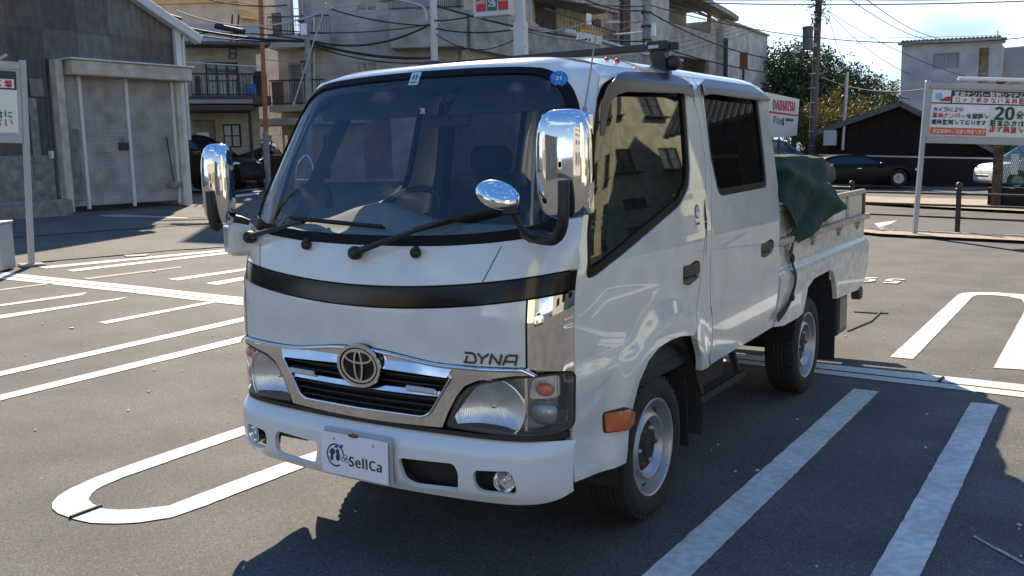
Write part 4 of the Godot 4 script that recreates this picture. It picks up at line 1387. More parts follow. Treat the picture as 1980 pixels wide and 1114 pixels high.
# ---------------------------------------------------------------- trees
func tree(label: String, at: Vector3, top: float, r: Vector3, kind: int, n: int, sd: int) -> void:
	var t := thing("tree", label, "tree", at)
	var rn := RandomNumberGenerator.new()
	rn.seed = sd
	var c := Vector3(0, top - r.y, 0)
	var s := sb()
	tube(s, [Vector3.ZERO, Vector3(0.15, c.y * 0.5, 0.1), c], r.x * 0.07, 10, r.x * 0.035)
	for i in 9:
		var d := Vector3(rn.randfn(), rn.randfn() * 0.6 + 0.4, rn.randfn()).normalized()
		tube(s, [Vector3(0.1, c.y * rn.randf_range(0.55, 0.95), 0.05), c + d * r * 0.4, c + d * r * 0.85], r.x * 0.03, 6, r.x * 0.006)
	put(s, "trunk", M.bark, t)
	s = sb()
	var clumps := int(n / 60.0)
	for i in clumps:
		var d := Vector3(rn.randfn(), rn.randfn(), rn.randfn()).normalized()
		var p := c + d * r * pow(rn.randf(), 0.45) * rn.randf_range(0.75, 1.08)
		var cr := r.x * rn.randf_range(0.12, 0.27)
		var tone := rn.randf_range(0.65, 1.35)
		for k in 60:
			var q := p + Vector3(rn.randfn(), rn.randfn() * 0.7, rn.randfn()) * cr * 0.55
			var a := Vector3(rn.randfn(), rn.randfn(), rn.randfn()).normalized()
			var b := a.cross(Vector3(rn.randfn(), rn.randfn(), rn.randfn())).normalized()
			var l := r.x * rn.randf_range(0.022, 0.045)
			var nn := a.cross(b)
			if nn.y < 0:
				nn = -nn
			s.set_color(Color(tone, tone, tone) * rn.randf_range(0.85, 1.15))
			tri(s, q - b * l * 0.45, q + b * l * 0.45, q + a * l, nn, nn, nn)
			tri(s, q - b * l * 0.45, q + b * l * 0.45, q - a * l, nn, nn, nn)
	put(s, "crown", M.leaf[kind], t)

func trees() -> void:
	tree("broad dark evergreen tree left of the brown utility pole", Vector3(-15.159, -0.892, -58.358), 9.6, Vector3(3.4, 3.4, 3.4), 0, 22000, 1)
	tree("dark evergreen tree right behind the brown utility pole", Vector3(-13.875, -1.124, -63.901), 8.4, Vector3(3.8, 3.3, 3.2), 0, 22000, 2)
	tree("dark tree in the middle above the timber house roof", Vector3(-12.655, -1.256, -67.039), 7.4, Vector3(3.0, 2.9, 3.0), 0, 16000, 3)
	tree("light green bushy tree touching the grey house", Vector3(-9.469, -0.953, -59.588), 6.6, Vector3(2.4, 2.6, 2.6), 1, 14000, 4)
	tree("yellow-brown autumn tree before the dark trees", Vector3(-10.023, -0.448, -47.408), 5.0, Vector3(2.3, 2.4, 2.2), 2, 12000, 5)
	tree("low bright green shrub beside the timber house ridge", Vector3(-8.278, 0.246, -50.877), 3.7, Vector3(1.3, 1.2, 1.2), 3, 5000, 6)
	tree("small yellowish tree under the tower sign", Vector3(-11.717, -0.498, -48.704), 3.9, Vector3(1.2, 1.9, 1.2), 2, 4000, 7)

# ---------------------------------------------------------------- lettering by strokes
const STROKES := {
	"車": "0191 2373772723 2575 0898 5059", "両": "0191 1419 14949998 5158 3437 3777 7477", "ナ": "0393 50533829", "ン": "1132 18678392", "バ": "32312618 62738698 7182 8190", "ー": "0595",
	"認": "1040 0252 1343 1545 174719494717 5191959384 7273645546 566859 6569899796 7576 9698", "識": "1030 0242 1333 1535 173719393717 4171 5254 6264 4474 466646494666 4767 8083869894 9285 8182", "シ": "1032 0324 18578492", "ス": "11815629 5688", "テ": "2181 0494 544518", "ム": "501787 6698",
	"ロ": "1282881812", "ッ": "2335 4355 834729", "ク": "4124 32825829", "板": "0343 2029 2306 2345 5191 51533719 5484664738 5698", "の": "514719062153838748", "な": "1242 3016 8193 6267495768978955", "い": "11161828 71738486", "有": "0292 404219 353935 35858979 3686 3888",
	"料": "1022 4032 0444 2029 2308 2346 6173 5365 4796 8089", "駐": "1019 1040 1242 1444 161648463748 30 3034 1818 2729 5060 4292 4595 4999 7079", "場": "0333 2027 0837 4181854541 4383 3797 5538 468878 6749 8769", "カ": "13837868 51472819", "メ": "8128 2467", "ラ": "2171 1484865829", "に": "111618 4383 477888", "よ": "50575737 5393 582728374788", "り": "21263544 71858648",
	"を": "1272 411437 7435 5559 8457 468979", "運": "3191 313393 4484 4787 454745 45858747 6038 0112 0434362819 2899", "用": "1181 1109 8189 1484 1686 5159", "監": "1151 1015 1555 1353 3038 6193 6383 2767 272927 2929 6769 4749 0999", "視": "1021 0242422607 2329 3445 515651 5191965651 5393 5696 6748 7689 9997", "し": "205778768594", "て": "1181554678", "お": "1262 303728182657788669 7183", "ま": "1282 1484 50584827476878", "す": "0292 50563847355657 4518", "不": "0191 5139 5059 5486 5423 2306", "正": "1181 5159 5484 2429 0999", "は": "111618 3282 60687858487868 7289", "、": "3648",
	"追": "4048 409040 90934393 4696 489848 5050 6051 0112 0434362819 2899", "跡": "1141 111414 4144 141444 2629 2646 2449 0949 5181 6061 5358 7379 8396 9292 4292", "請": "1030 0242 1333 1535 173719393717 4191 5383 4594 6065 565956 56969989 5797", "求": "0292 5059 2436 3919 5407 4698 8365 7081", "2": "1220416182836419198979", "0": "312416283948676858564243 31616272 72786838", "分": "4015 5094 2474 5448 4428 747868", "以": "1118 184738 4152 80755819 7699", "上": "5059 5484 0999", "の_": "", "方": "5051 0292 4237194428 44747868", "出": "5059 2125 2575 7175 1589 1518 1888 8589", "庫": "5051 1191 11151809 2373 334733 3363 6337 3767 3565 2888 5359", "前": "2032 7062 0393 1519 1545 454939 1747 6458 8489 8979", "必": "504259 8048 1407 2419285878 8496 4162", "ず": "0292 50563847355657 7080 8191", "精": "1022 4032 0444 2029 2308 2346 5191 5383 4594 7075 565956 56969989 5797", "算": "2013 2141 6053 6191 238338 2327 2777 8387 2575 0999 3709 6769", "下": "0191 5159 5375", "さ": "1282 506577 1528385878",
	"た": "1252 3119 4383 474888", "ば": "111618 3272 60687858487868 7280 8191", "こ": "2272 252878", "酒": "0112 0324 0927 3191 3494949934 39993499 5156 7176 3696", "A": "093050 5099 2666", "T": "0191 5159", "M": "0909 0900 005555 5590 9099", "ダ": "4126 31816529 2567 7080 8291", "イ": "804435 5559", "ハ": "3209 6299", "ツ": "1324 4354 836429", "口": "2278 22288882 2282", "中": "12178 1292 9297 1797 5059"}

func glyph(s: SurfaceTool, ch: String, at: Vector2, size: float, w: float, z: float) -> void:
	# at is the top left corner; strokes become flat strips
	if not STROKES.has(ch):
		return
	for st in (STROKES[ch] as String).split(" ", false):
		var p := []
		for i in range(0, st.length() - 1, 2):
			p.append(at + Vector2(float(st[i]), -float(st[i + 1])) * size / 9.0)
		for i in p.size() - 1:
			var d: Vector2 = p[i + 1] - p[i]
			if d.length() < 1e-5:
				continue
			d = d.normalized()
			var n := d.orthogonal() * w * 0.5
			var a: Vector2 = p[i] - d * w * 0.3
			var b: Vector2 = p[i + 1] + d * w * 0.3
			quad(s, Vector3(a.x - n.x, a.y - n.y, z), Vector3(b.x - n.x, b.y - n.y, z), Vector3(b.x + n.x, b.y + n.y, z), Vector3(a.x + n.x, a.y + n.y, z), Vector3(0, 0, 1))

func line_of(s: SurfaceTool, words: String, at: Vector2, size: float, pitch: float, w: float, z: float) -> void:
	for i in words.length():
		glyph(s, words[i], at + Vector2(pitch * i, 0), size, w, z)

# the parking notice: the same design on both signs
func parking_sign(called: String, label: String, base: Vector3, yaw: float, h: float, anchor_left: bool, cut: float) -> Node3D:
	var t := thing(called, label, "sign", base, yaw)
	t.basis = Basis(Vector3(0.53, 0, 0.85).normalized(), -0.05) * t.basis
	var W := 2.55
	var H := 1.0
	var top := h * 0.985
	var x0 := 0.06 if anchor_left else -0.06 - W
	var s := sb()
	for x in [x0 - 0.04, x0 + W + 0.04]:
		s = sb()
		bar(s, Vector3(x, 0, 0), Vector3(x, top + 0.03, 0), 0.075, 0.08, Vector3.BACK, 0.008)
		put(s, "post", M.grey_paint, t)
		s = sb()
		box(s, Vector3(x, 0.01, 0), Vector3(0.3, 0.03, 0.25), 0.005)
		put(s, "foot_plate", M.kerb, t)
	for y in [top - 0.05, top - H]:
		s = sb()
		bar(s, Vector3(x0, y, 0), Vector3(x0 + W, y, 0), 0.08, 0.1, Vector3.UP, 0.006)
		put(s, "frame_rail", M.grey_paint, t)
	s = sb()
	box(s, Vector3(x0 + W * 0.5, top - H * 0.5 - 0.02, 0), Vector3(W, H - 0.12, 0.05))
	put(s, "panel", M.grey_paint, t)
	var px0 := x0 + 0.05
	var pw := W - 0.10
	var pt := top - 0.125
	var ph := H - 0.21
	var z := 0.027
	var ox := 1.06 if anchor_left else 1.29
	var add := func(nm: String, m: Material, r: Rect2, zz: float) -> void:
		var q := sb()
		quad(q, Vector3(r.position.x, r.position.y, zz), Vector3(r.end.x, r.position.y, zz), Vector3(r.end.x, r.end.y, zz), Vector3(r.position.x, r.end.y, zz), Vector3(0, 0, 1))
		put(q, nm, m, t)
	add.call("print_ground", M.plate, Rect2(px0, pt - ph, pw, ph), z)
	var hh := ph * 0.30
	add.call("header", M.letter_dark, Rect2(px0 + 0.33, pt - hh, pw - 0.33, hh), z + 0.004)
	add.call("header_line", M.letter_dark, Rect2(px0, pt - hh, 0.33, 0.022), z + 0.005)
	add.call("header_strip", M.plate, Rect2(px0 + 0.36, pt - hh + 0.022, pw - 0.39, hh * 0.47), z + 0.008)
	add.call("right_ground", mat(Color(0.62, 0.69, 0.63), 0.4), Rect2(px0 + ox - 0.03, pt - ph + 0.01, pw - ox + 0.02, ph - hh - 0.02), z + 0.004)
	add.call("orange_bar", mat(Color(0.62, 0.13, 0.045), 0.5), Rect2(px0 + 0.01, pt - ph + 0.012, 1.0, ph * 0.165), z + 0.004)
	s = sb()
	line_of(s, "車両ナンバー認識システム", Vector2(px0 + 0.385, pt - 0.022), 0.082, 0.104, 0.0125, z + 0.012)
	line_of(s, "不正車両は、追跡し請求します", Vector2(px0 + 0.06, pt - ph + ph * 0.135), 0.058, 0.067, 0.009, z + 0.012)
	put(s, "white_lettering", M.plate, t).set_meta("kind", "stuff")
	s = sb()
	line_of(s, "ロック板のない有料駐" if not anchor_left else "ロック板のない有料駐車場", Vector2(px0 + 0.41, pt - hh * 0.49), 0.082, 0.125, 0.0125, z + 0.014)
	if not anchor_left:
		line_of(s, "車場", Vector2(px0 + pw - 0.27, pt - hh * 0.49), 0.088, 0.125, 0.014, z + 0.016)
	line_of(s, "車両ナンバー", Vector2(px0 + 0.03, pt - ph * 0.50), 0.082, 0.099, 0.0135, z + 0.012)
	line_of(s, "必ず精算して下さい", Vector2(px0 + ox, pt - ph * 0.775), 0.095, 0.125, 0.015, z + 0.014)
	put(s, "red_lettering", M.red, t).set_meta("kind", "stuff")
	s = sb()
	line_of(s, "カメラにより", Vector2(px0 + 0.03, pt - ph * 0.365), 0.082, 0.091, 0.0125, z + 0.012)
	line_of(s, "を認識し", Vector2(px0 + 0.635, pt - ph * 0.50), 0.082, 0.099, 0.0125, z + 0.012)
	line_of(s, "運用監視しております", Vector2(px0 + 0.02, pt - ph * 0.645), 0.082, 0.099, 0.0125, z + 0.012)
	line_of(s, "駐車の方は出庫前に", Vector2(px0 + ox, pt - ph * 0.635), 0.095, 0.125, 0.014, z + 0.014)
	line_of(s, "分以上", Vector2(px0 + ox + 0.44, pt - ph * 0.425), 0.14, 0.17, 0.018, z + 0.014)
	put(s, "dark_lettering", M.letter_dark, t).set_meta("kind", "stuff")
	text("large_number", "20", 0.225, Transform3D(Basis(), Vector3(px0 + ox + 0.24, pt - ph * 0.485, z + 0.014)), M.letter_dark, t, 1.1, 0.002)
	# picture of a blue drop and a red car
	s = sb()
	var dd := PackedVector2Array()
	for k in 20:
		dd.append(Vector2(px0 + 0.12, pt - hh * 0.45) + Vector2(cos(TAU * k / 20.0), sin(TAU * k / 20.0)) * 0.065)
	plate(s, dd, [], z + 0.01, 0.002)
	put(s, "drop_mark", mat(Color(0.22, 0.45, 0.72), 0.5), t)
	s = sb()
	plate(s, PackedVector2Array([Vector2(px0 + 0.15, pt - hh * 0.8), Vector2(px0 + 0.32, pt - hh * 0.8), Vector2(px0 + 0.32, pt - hh * 0.45), Vector2(px0 + 0.24, pt - hh * 0.48), Vector2(px0 + 0.19, pt - hh * 0.64), Vector2(px0 + 0.14, pt - hh * 0.68)]), [], z + 0.013, 0.002)
	put(s, "car_mark", M.red, t)
	# lamp tube on the top edge
	s = sb()
	tube(s, [Vector3(x0 + 0.42, top + 0.07, 0.16), Vector3(x0 + W - 0.5, top + 0.07, 0.16)], 0.035, 10)
	put(s, "lamp_tube", M.white, t)
	s = sb()
	for x in [x0 + 0.25, x0 + W * 0.5, x0 + W - 0.3]:
		bar(s, Vector3(x, top - 0.02, 0), Vector3(x + 0.12, top + 0.07, 0.16), 0.03, 0.03)
	put(s, "lamp_arm", M.grey_paint, t)
	return t

func signs() -> void:
	var rb := Vector3(-0.492, 0, -14.459)
	parking_sign("parking_notice", "grey framed parking notice on posts at the right edge", rb, 0.557, 2.76, true, 0.0)
	var lb := Vector3(-9.809, 0.305, -3.516)
	parking_sign("parking_notice", "matching parking notice cut off by the left edge", lb, 1.25, 2.72, false, 0.0)
	# grey box at the foot of the left sign
	var gb := Vector3(-9.871, 0.308, -2.918)
	var t := thing("meter_box", "plain grey box standing beside the left notice post", "box", gb, 0.6)
	part_box(t, "housing", M.galv, Vector3(-0.1, 0.30, 0), Vector3(0.78, 0.60, 0.4), 0.015)
	part_box(t, "lid", M.grey_paint, Vector3(-0.1, 0.615, 0), Vector3(0.8, 0.03, 0.43), 0.008)

# ---------------------------------------------------------------- poles and wires
func pole(called: String, label: String, foot: Vector3, top: Vector3, r0: float, r1: float, m: Material) -> Node3D:
	var t := thing(called, label, "pole", foot)
	var s := sb()
	tube(s, [Vector3.ZERO, (top - foot) * 0.5, top - foot], r0, 16, r1)
	put(s, "shaft", m, t)
	return t

func foot_of(p: Vector3) -> Vector3:
	return Vector3(p.x, gh(p.x), p.z)

func cable(a: Vector3, b: Vector3, sag: float, r: float, label: String, m: Material = null, group := "overhead cables") -> void:
	var p := []
	for i in 15:
		var t := i / 14.0
		p.append(a.lerp(b, t) - Vector3(0, sag * 4.0 * t * (1.0 - t), 0) - a)
	var s := sb()
	tube(s, p, r, 5)
	var o := put(s, "overhead_cable", m if m else M.cable)
	o.position = a
	tag(o, label, "cable", group)

func poles_and_wires() -> void:
	# orange pole before the cream house
	var q := [Vector3(-18.45, 1.766, -16.057), Vector3(-18.359, 7.002, -16.114)]
	var f := foot_of(q[0])
	var t := pole("orange_pole", "slender rusty orange pole before the apartment block", f, q[1], 0.075, 0.06, M.orange_paint)
	var s := sb()
	tube(s, [Vector3.ZERO, Vector3(0.01, 1.7, 0)], 0.09, 12)
	put(s, "base_sleeve", M.pole, t)
	# grey concrete pole with box
	q = [Vector3(-15.999, 2.698, -15.24), Vector3(-15.822, 6.591, -15.352)]
	f = foot_of(q[0])
	t = pole("utility_pole", "thin grey concrete utility pole before the apartment windows", f, q[1], 0.085, 0.075, M.pole)
	var bx := Vector3(-15.809, 5.016, -15.124)
	part_box(t, "junction_box", M.plate, bx - f, Vector3(0.15, 0.3, 0.12), 0.015)
	for k in 5:
		s = sb()
		lathe(s, PackedVector2Array([Vector2(0.07, 0), Vector2(0.095, 0), Vector2(0.095, 0.04), Vector2(0.07, 0.04)]), Transform3D(Basis(), Vector3(0, 3.2 + k * 0.35, 0)), 14)
		put(s, "clamp", M.brown_metal, t)
	# street lamp pole
	q = [Vector3(-13.094, 2.892, -17.076), Vector3(-13.006, 6.251, -17.132)]
	f = foot_of(q[0])
	t = pole("street_lamp", "round grey street lamp pole rising behind the windscreen top", f, q[1], 0.105, 0.095, M.galv)
	var la := [Vector3(-13.166, 5.194, -17.031), Vector3(-13.193, 5.435, -17.013), Vector3(-13.282, 5.57, -16.957), Vector3(-13.568, 5.684, -16.777), Vector3(-13.821, 5.744, -16.617)]
	var arm := []
	for p in la:
		arm.append(p - f)
	s = sb()
	tube(s, curve(arm, 4), 0.035, 8)
	put(s, "lamp_arm", M.galv, t)
	s = sb()
	blob(s, la[4] - f + Vector3(-0.25, 0.02, 0.15), Vector3(0.3, 0.07, 0.12))
	put(s, "lamp_head", M.galv, t)
	s = sb()
	tube(s, [Vector3(-12.964, 5.256, -17.04) - f, Vector3(-12.177, 4.353, -17.538) - f], 0.012, 6)
	put(s, "stay_wire", M.galv, t)
	# white square column of the shop sign
	q = [Vector3(-8.985, 2.654, -14.941), Vector3(-8.949, 4.566, -14.964), Vector3(-8.928, 5.721, -14.977)]
	f = foot_of(q[0])
	t = thing("shop_sign", "white shop pole sign with red and green panels", "sign", f)
	var yaw := 0.2
	t.rotation.y = yaw
	var hy: float = q[1].y - f.y
	part_box(t, "lower_column", M.white_trim, Vector3(0, hy * 0.5, 0), Vector3(0.27, hy, 0.25), 0.012)
	part_box(t, "upper_column", M.white_trim, Vector3(0, hy + 1.0, 0), Vector3(0.2, 2.0, 0.18), 0.01)
	for k in 3:
		for sx in [-1, 1]:
			s = sb()
			box(s, Vector3(sx * 0.15, hy - 0.15 - k * 0.42, 0.1), Vector3(0.03, 0.03, 0.03))
			put(s, "bolt", M.galv, t)
	var sg := Vector3(-9.447, 4.916, -14.53)
	var lc: Vector3 = t.transform.affine_inverse() * sg
	var cab := part_box(t, "sign_box", M.white_trim, lc + Vector3(-0.02, 0.08, -0.10), Vector3(0.88, 0.60, 0.30), 0.02)
	for i in 3:
		part_box(cab, "sign_panel", [M.red, M.net, M.red][i], lc + Vector3(-0.265 + i * 0.265, 0.06, 0.055), Vector3(0.235, 0.33, 0.012), 0.0)
	s = sb()
	for i in 3:
		glyph(s, "たばこ"[i], Vector2(lc.x - 0.365 + i * 0.07, lc.y + 0.13), 0.068, 0.013, lc.z + 0.065)
		glyph(s, "ATM"[i], Vector2(lc.x + 0.18 + i * 0.063, lc.y + 0.14), 0.055, 0.012, lc.z + 0.065)
	glyph(s, "酒", Vector2(lc.x - 0.08, lc.y + 0.15), 0.16, 0.02, lc.z + 0.065)
	put(s, "sign_lettering", M.white, cab).set_meta("kind", "stuff")
	# traffic signal seen from its side on a long arm
	var sp := [Vector3(-11.131, 4.095, -26.598), Vector3(-11.12, 7.66, -26.605)]
	f = foot_of(sp[0])
	t = pole("utility_pole", "stout concrete utility pole with brackets above the cab roof", f, sp[1], 0.15, 0.135, M.pole)
	for k in 6:
		s = sb()
		lathe(s, PackedVector2Array([Vector2(0.16, 0), Vector2(0.19, 0), Vector2(0.19, 0.06), Vector2(0.16, 0.06)]), Transform3D(Basis(), sp[1] - f - Vector3(0, 1.0 + k * 0.45, 0)), 14)
		put(s, "clamp", M.brown_metal, t)
	part_box(t, "meter_box", M.plate, Vector3(-10.838, 5.641, -26.546) - f, Vector3(0.12, 0.42, 0.14), 0.01)
	s = sb()
	tube(s, [Vector3(-11.215, 5.605, -26.545) - f, Vector3(-11.866, 5.555, -26.133) - f, Vector3(-12.088, 5.561, -25.993) - f], 0.03, 6)
	put(s, "lamp_arm", M.white_trim, t)
	s = sb()
	box(s, Vector3(-11.849, 5.886, -25.552) - f, Vector3(0.42, 0.08, 0.16), 0.02, Basis(Vector3.UP, 0.5))
	put(s, "street_light", M.white_trim, t)
	s = sb()
	tube(s, [Vector3(-11.791, 5.868, -25.589) - f, Vector3(-11.214, 5.945, -26.545) - f], 0.02, 6)
	put(s, "light_arm", M.orange_paint, t)
	var c := Vector3(-10.57, 4.901, -21.037)
	t = thing("traffic_signal", "white traffic signal seen from the side with an orange top", "traffic light", c)
	t.rotation.y = 0.62
	t.rotation.z = -0.22
	part_box(t, "housing", M.white_trim, Vector3(0.15, -0.02, 0), Vector3(0.72, 0.26, 0.22), 0.03)
	part_box(t, "hood", M.white_trim, Vector3(-0.42, 0.04, 0.05), Vector3(0.36, 0.16, 0.24), 0.06)
	part_box(t, "orange_cap", mat(Color(0.62, 0.28, 0.03), 0.5), Vector3(0.2, 0.17, 0), Vector3(0.62, 0.05, 0.16), 0.01)
	part_box(t, "bracket", M.galv, Vector3(0.25, 0.13, -0.02), Vector3(0.55, 0.04, 0.1))
	for k in 2:
		part_box(t, "vent", M.dark, Vector3(0.05 + k * 0.1, -0.06, 0.112), Vector3(0.05, 0.06, 0.006))
	s = sb()
	tube(s, [Vector3(0.5, 0, 0), Vector3(1.9, -0.05, -0.4), Vector3(3.2, 0.1, -1.2)], 0.05, 8)
	put(s, "arm", M.galv, t)
	# brown utility pole with transformer at right
	var rp := [Vector3(-8.741, 1.352, -38.755), Vector3(-8.687, 3.711, -38.789), Vector3(-8.593, 7.847, -38.849), Vector3(-8.56, 9.129, -38.869)]
	f = foot_of(rp[0])
	t = pole("utility_pole", "tall brown concrete utility pole carrying a grey transformer", f, rp[3], 0.165, 0.14, M.pole_dark)
	var tr := Vector3(-8.877, 6.226, -38.314)
	s = sb()
	lathe(s, PackedVector2Array([Vector2(0, -0.33), Vector2(0.14, -0.33), Vector2(0.15, -0.28), Vector2(0.15, 0.27), Vector2(0.165, 0.28), Vector2(0.165, 0.33), Vector2(0.05, 0.36), Vector2(0, 0.36)]), Transform3D(Basis.from_scale(Vector3.ONE * 1.45), tr - f), 20)
	put(s, "transformer", mat(Color(0.10, 0.10, 0.11), 0.6), t)
	s = sb()
	bar(s, Vector3(-9.564, 5.857, -37.88) - f, Vector3(-8.535, 5.915, -38.53) - f, 0.06, 0.06)
	put(s, "cross_arm", M.galv, t)
	s = sb()
	blob(s, Vector3(-9.289, 5.649, -37.699) - f, Vector3(0.18, 0.14, 0.18))
	blob(s, Vector3(-9.274, 5.907, -37.708) - f, Vector3(0.05, 0.1, 0.05))
	put(s, "cut_out_switch", M.galv, t)
	s = sb()
	blob(s, Vector3(-8.835, 5.25, -37.985) - f, Vector3(0.07, 0.07, 0.07))
	put(s, "splice_case", M.cable, t)
	var rn := RandomNumberGenerator.new()
	rn.seed = 4
	s = sb()
	for k in 26:
		var a := Vector3(-8.53, 7.282, -38.652) - f + Vector3(rn.randfn() * 0.22, rn.randfn() * 0.5, rn.randfn() * 0.18)
		tube(s, curve([a, a + Vector3(rn.randfn(), rn.randfn(), rn.randfn()) * 0.13, a + Vector3(rn.randfn(), rn.randfn(), rn.randfn()) * 0.2, a + Vector3(rn.randfn(), rn.randfn(), rn.randfn()) * 0.2], 4), 0.014, 5)
	for k in 8:
		blob(s, Vector3(-8.681, 7.35, -38.556) - f + Vector3(rn.randfn() * 0.16, rn.randfn() * 0.25, 0.1), Vector3(0.035, 0.06, 0.035), 2.0, 6)
	var jm := put(s, "wire_tangle", M.cable, t)
	jm.set_meta("kind", "stuff")
	for k in 14:
		s = sb()
		lathe(s, PackedVector2Array([Vector2(0.15, 0), Vector2(0.166, 0), Vector2(0.166, 0.03), Vector2(0.15, 0.03)]), Transform3D(Basis(), Vector3(0, 1.4 + k * 0.62, 0) + (rp[3] - f) * 0.0), 14)
		put(s, "band", M.galv, t)
	# cables left of the cab
	cable(Vector3(-19.159, 5.682, -10.877), Vector3(-15.93, 4.733, -15.284), 0.25, 0.035, "thick black cable bundle sloping from the top left to the grey pole")
	cable(Vector3(-18.961, 5.456, -11.002), Vector3(-15.929, 4.76, -15.284), 0.3, 0.02, "thin cable under the thick bundle above the garage roof")
	cable(Vector3(-17.164, 5.208, -11.546), Vector3(-16.733, 5.028, -11.937), 0.0, 0.06, "black splice sleeve on the cable bundle above the garage roof")
	cable(Vector3(-16.922, 5.013, -13.119), Vector3(-16.355, 4.856, -13.595), 0.0, 0.075, "longer black splice sleeve on the bundle above the cream house")
	cable(Vector3(-15.927, 4.787, -15.285), Vector3(-13.028, 5.136, -17.118), 0.35, 0.03, "thick twisted cable from the grey pole up to the street lamp")
	cable(Vector3(-15.93, 4.733, -15.284), Vector3(-13.653, 4.323, -17.906), 0.15, 0.04, "heavy cable bundle sloping down behind the windscreen top")
	cable(Vector3(-15.932, 4.68, -15.282), Vector3(-13.656, 4.211, -17.904), 0.2, 0.02, "thin cable hanging under the heavy bundle by the windscreen")
	cable(Vector3(-15.313, 5.545, -15.674), Vector3(-13.03, 5.056, -17.116), 0.1, 0.02, "cable from the apartment window down to the street lamp pole")
	cable(Vector3(-18.595, 4.994, -13.6), Vector3(-15.929, 4.76, -15.284), -0.1, 0.02, "cable from the cream house gable to the grey pole")
	cable(Vector3(-17.971, 5.461, -12.811), Vector3(-13.888, 5.294, -14.208), 0.42, 0.022, "white sunlit cable sagging across the orange pole", M.cable_bright)
	cable(Vector3(-16.959, 5.11, -14.633), Vector3(-13.029, 5.11, -17.117), 0.18, 0.016, "upper thin cable crossing the apartment block", null)
	cable(Vector3(-18.501, 4.495, -16.025), Vector3(-14.251, 4.407, -18.711), 0.1, 0.01, "thin grey cable level with the apartment windows", M.cable_grey)
	for k in 3:
		cable(Vector3(-20.467, 6.026, -17.148) + Vector3(0, k * 0.22, 0), Vector3(-15.399, 6.195, -20.351) + Vector3(0, k * 0.3, 0), 0.45, 0.009, "faint thin wire crossing the upper apartment wall", M.cable_grey, "faint thin wires over the apartments")
	cable(Vector3(-18.191, 5.916, -13.854), Vector3(-16.292, 5.679, -15.055), 0.1, 0.018, "short cable at the top edge right of the orange building")
	cable(Vector3(-13.032, 5.003, -17.115), Vector3(-9.991, 4.695, -16.671), 0.12, 0.022, "cable from the street lamp pole to the shop sign column")
	cable(Vector3(-13.035, 4.896, -17.113), Vector3(-9.994, 4.546, -16.669), 0.42, 0.014, "slack cable between the street lamp and the shop sign")
	cable(Vector3(-13.026, 5.19, -17.119), Vector3(-10.842, 5.063, -16.133), 0.05, 0.022, "cable rising from the street lamp towards the shop sign box")
	cable(Vector3(-12.991, 5.589, -17.141), Vector3(-11.127, 5.296, -26.6), 0.25, 0.03, "cable from the street lamp down to the concrete pole")
	cable(Vector3(-9.993, 4.596, -16.67), Vector3(-11.859, 6.606, -26.137), 0.3, 0.014, "thin cable rising behind the shop sign column to the right")
	cable(Vector3(-9.992, 4.67, -16.671), Vector3(-11.124, 6.146, -26.602), 0.5, 0.014, "thin slack cable behind the traffic signal")
	cable(Vector3(-12.826, 6.401, -21.977), Vector3(-11.123, 6.45, -26.602), 0.1, 0.022, "cable at the top edge running to the concrete pole")
	cable(Vector3(-11.624, 6.338, -22.737), Vector3(-11.124, 6.315, -26.602), 0.15, 0.028, "black cable ending at the concrete pole's bracket")
	cable(Vector3(-11.124, 6.315, -26.602), Vector3(-8.697, 5.294, -38.783), 0.5, 0.026, "long black cable sloping from the concrete pole to the brown pole")
	cable(Vector3(-11.123, 6.518, -26.602), Vector3(0.08, 4.816, -30.134), 0.6, 0.016, "long thin cable crossing the sky to the right edge")
	cable(Vector3(-9.14, 6.361, -26.673), Vector3(0.031, 5.898, -30.103), 0.08, 0.02, "upper of two cables along the top of the sky")
	cable(Vector3(-9.14, 6.459, -26.673), Vector3(0.028, 5.975, -30.101), 0.05, 0.012, "topmost thin cable along the upper edge of the sky")
	cable(Vector3(-8.675, 5.14, -38.797), Vector3(-4.783, 3.478, -38.891), 0.2, 0.02, "dark cable falling from the brown pole past the trees")
	cable(Vector3(-8.399, 4.584, -38.971), Vector3(-3.578, 3.661, -34.92), 0.3, 0.02, "cable running from the brown pole to the grey house")
	for k in 4:
		cable(Vector3(-8.738, 7.593, -38.757) + Vector3(0, k * 0.12, 0), Vector3(-9.216, 4.542, -24.259) + Vector3(0, k * 0.16, 0), 0.15, 0.008, "thin drop wire fanning from the brown pole to the wing", null, "drop wires fanning left from the brown pole")
	for k in 3:
		cable(Vector3(-8.265, 7.408, -39.055), Vector3(-6.985, 4.754, -37.499) + Vector3(k * 2.4, -k * 0.35, 0), 0.3, 0.012, "thin drop wire curving down from the brown pole to the right", null, "drop wires falling right from the brown pole")
	cable(Vector3(-4.188, 5.82, -25.071), Vector3(-5.459, 6.678, -47.927), 0.2, 0.014, "left of two beaded wires in the sky above the grey house")
	cable(Vector3(-3.787, 5.809, -25.324), Vector3(-5.117, 6.768, -48.143), 0.2, 0.014, "right of two beaded wires in the sky above the grey house")
	cable(Vector3(-11.515, 6.729, -40.55), Vector3(-0.728, 5.995, -41.453), 0.1, 0.01, "faint level wire behind the transformer", M.cable_grey)
	cable(Vector3(-11.512, 6.449, -40.553), Vector3(-1.356, 6.516, -50.52), 0.05, 0.01, "faint lower level wire behind the transformer", M.cable_grey)
	cable(Vector3(-13.477, 5.806, -33.396), Vector3(-11.106, 5.014, -39.626), 0.1, 0.03, "dark cable along the foot of the pale building")

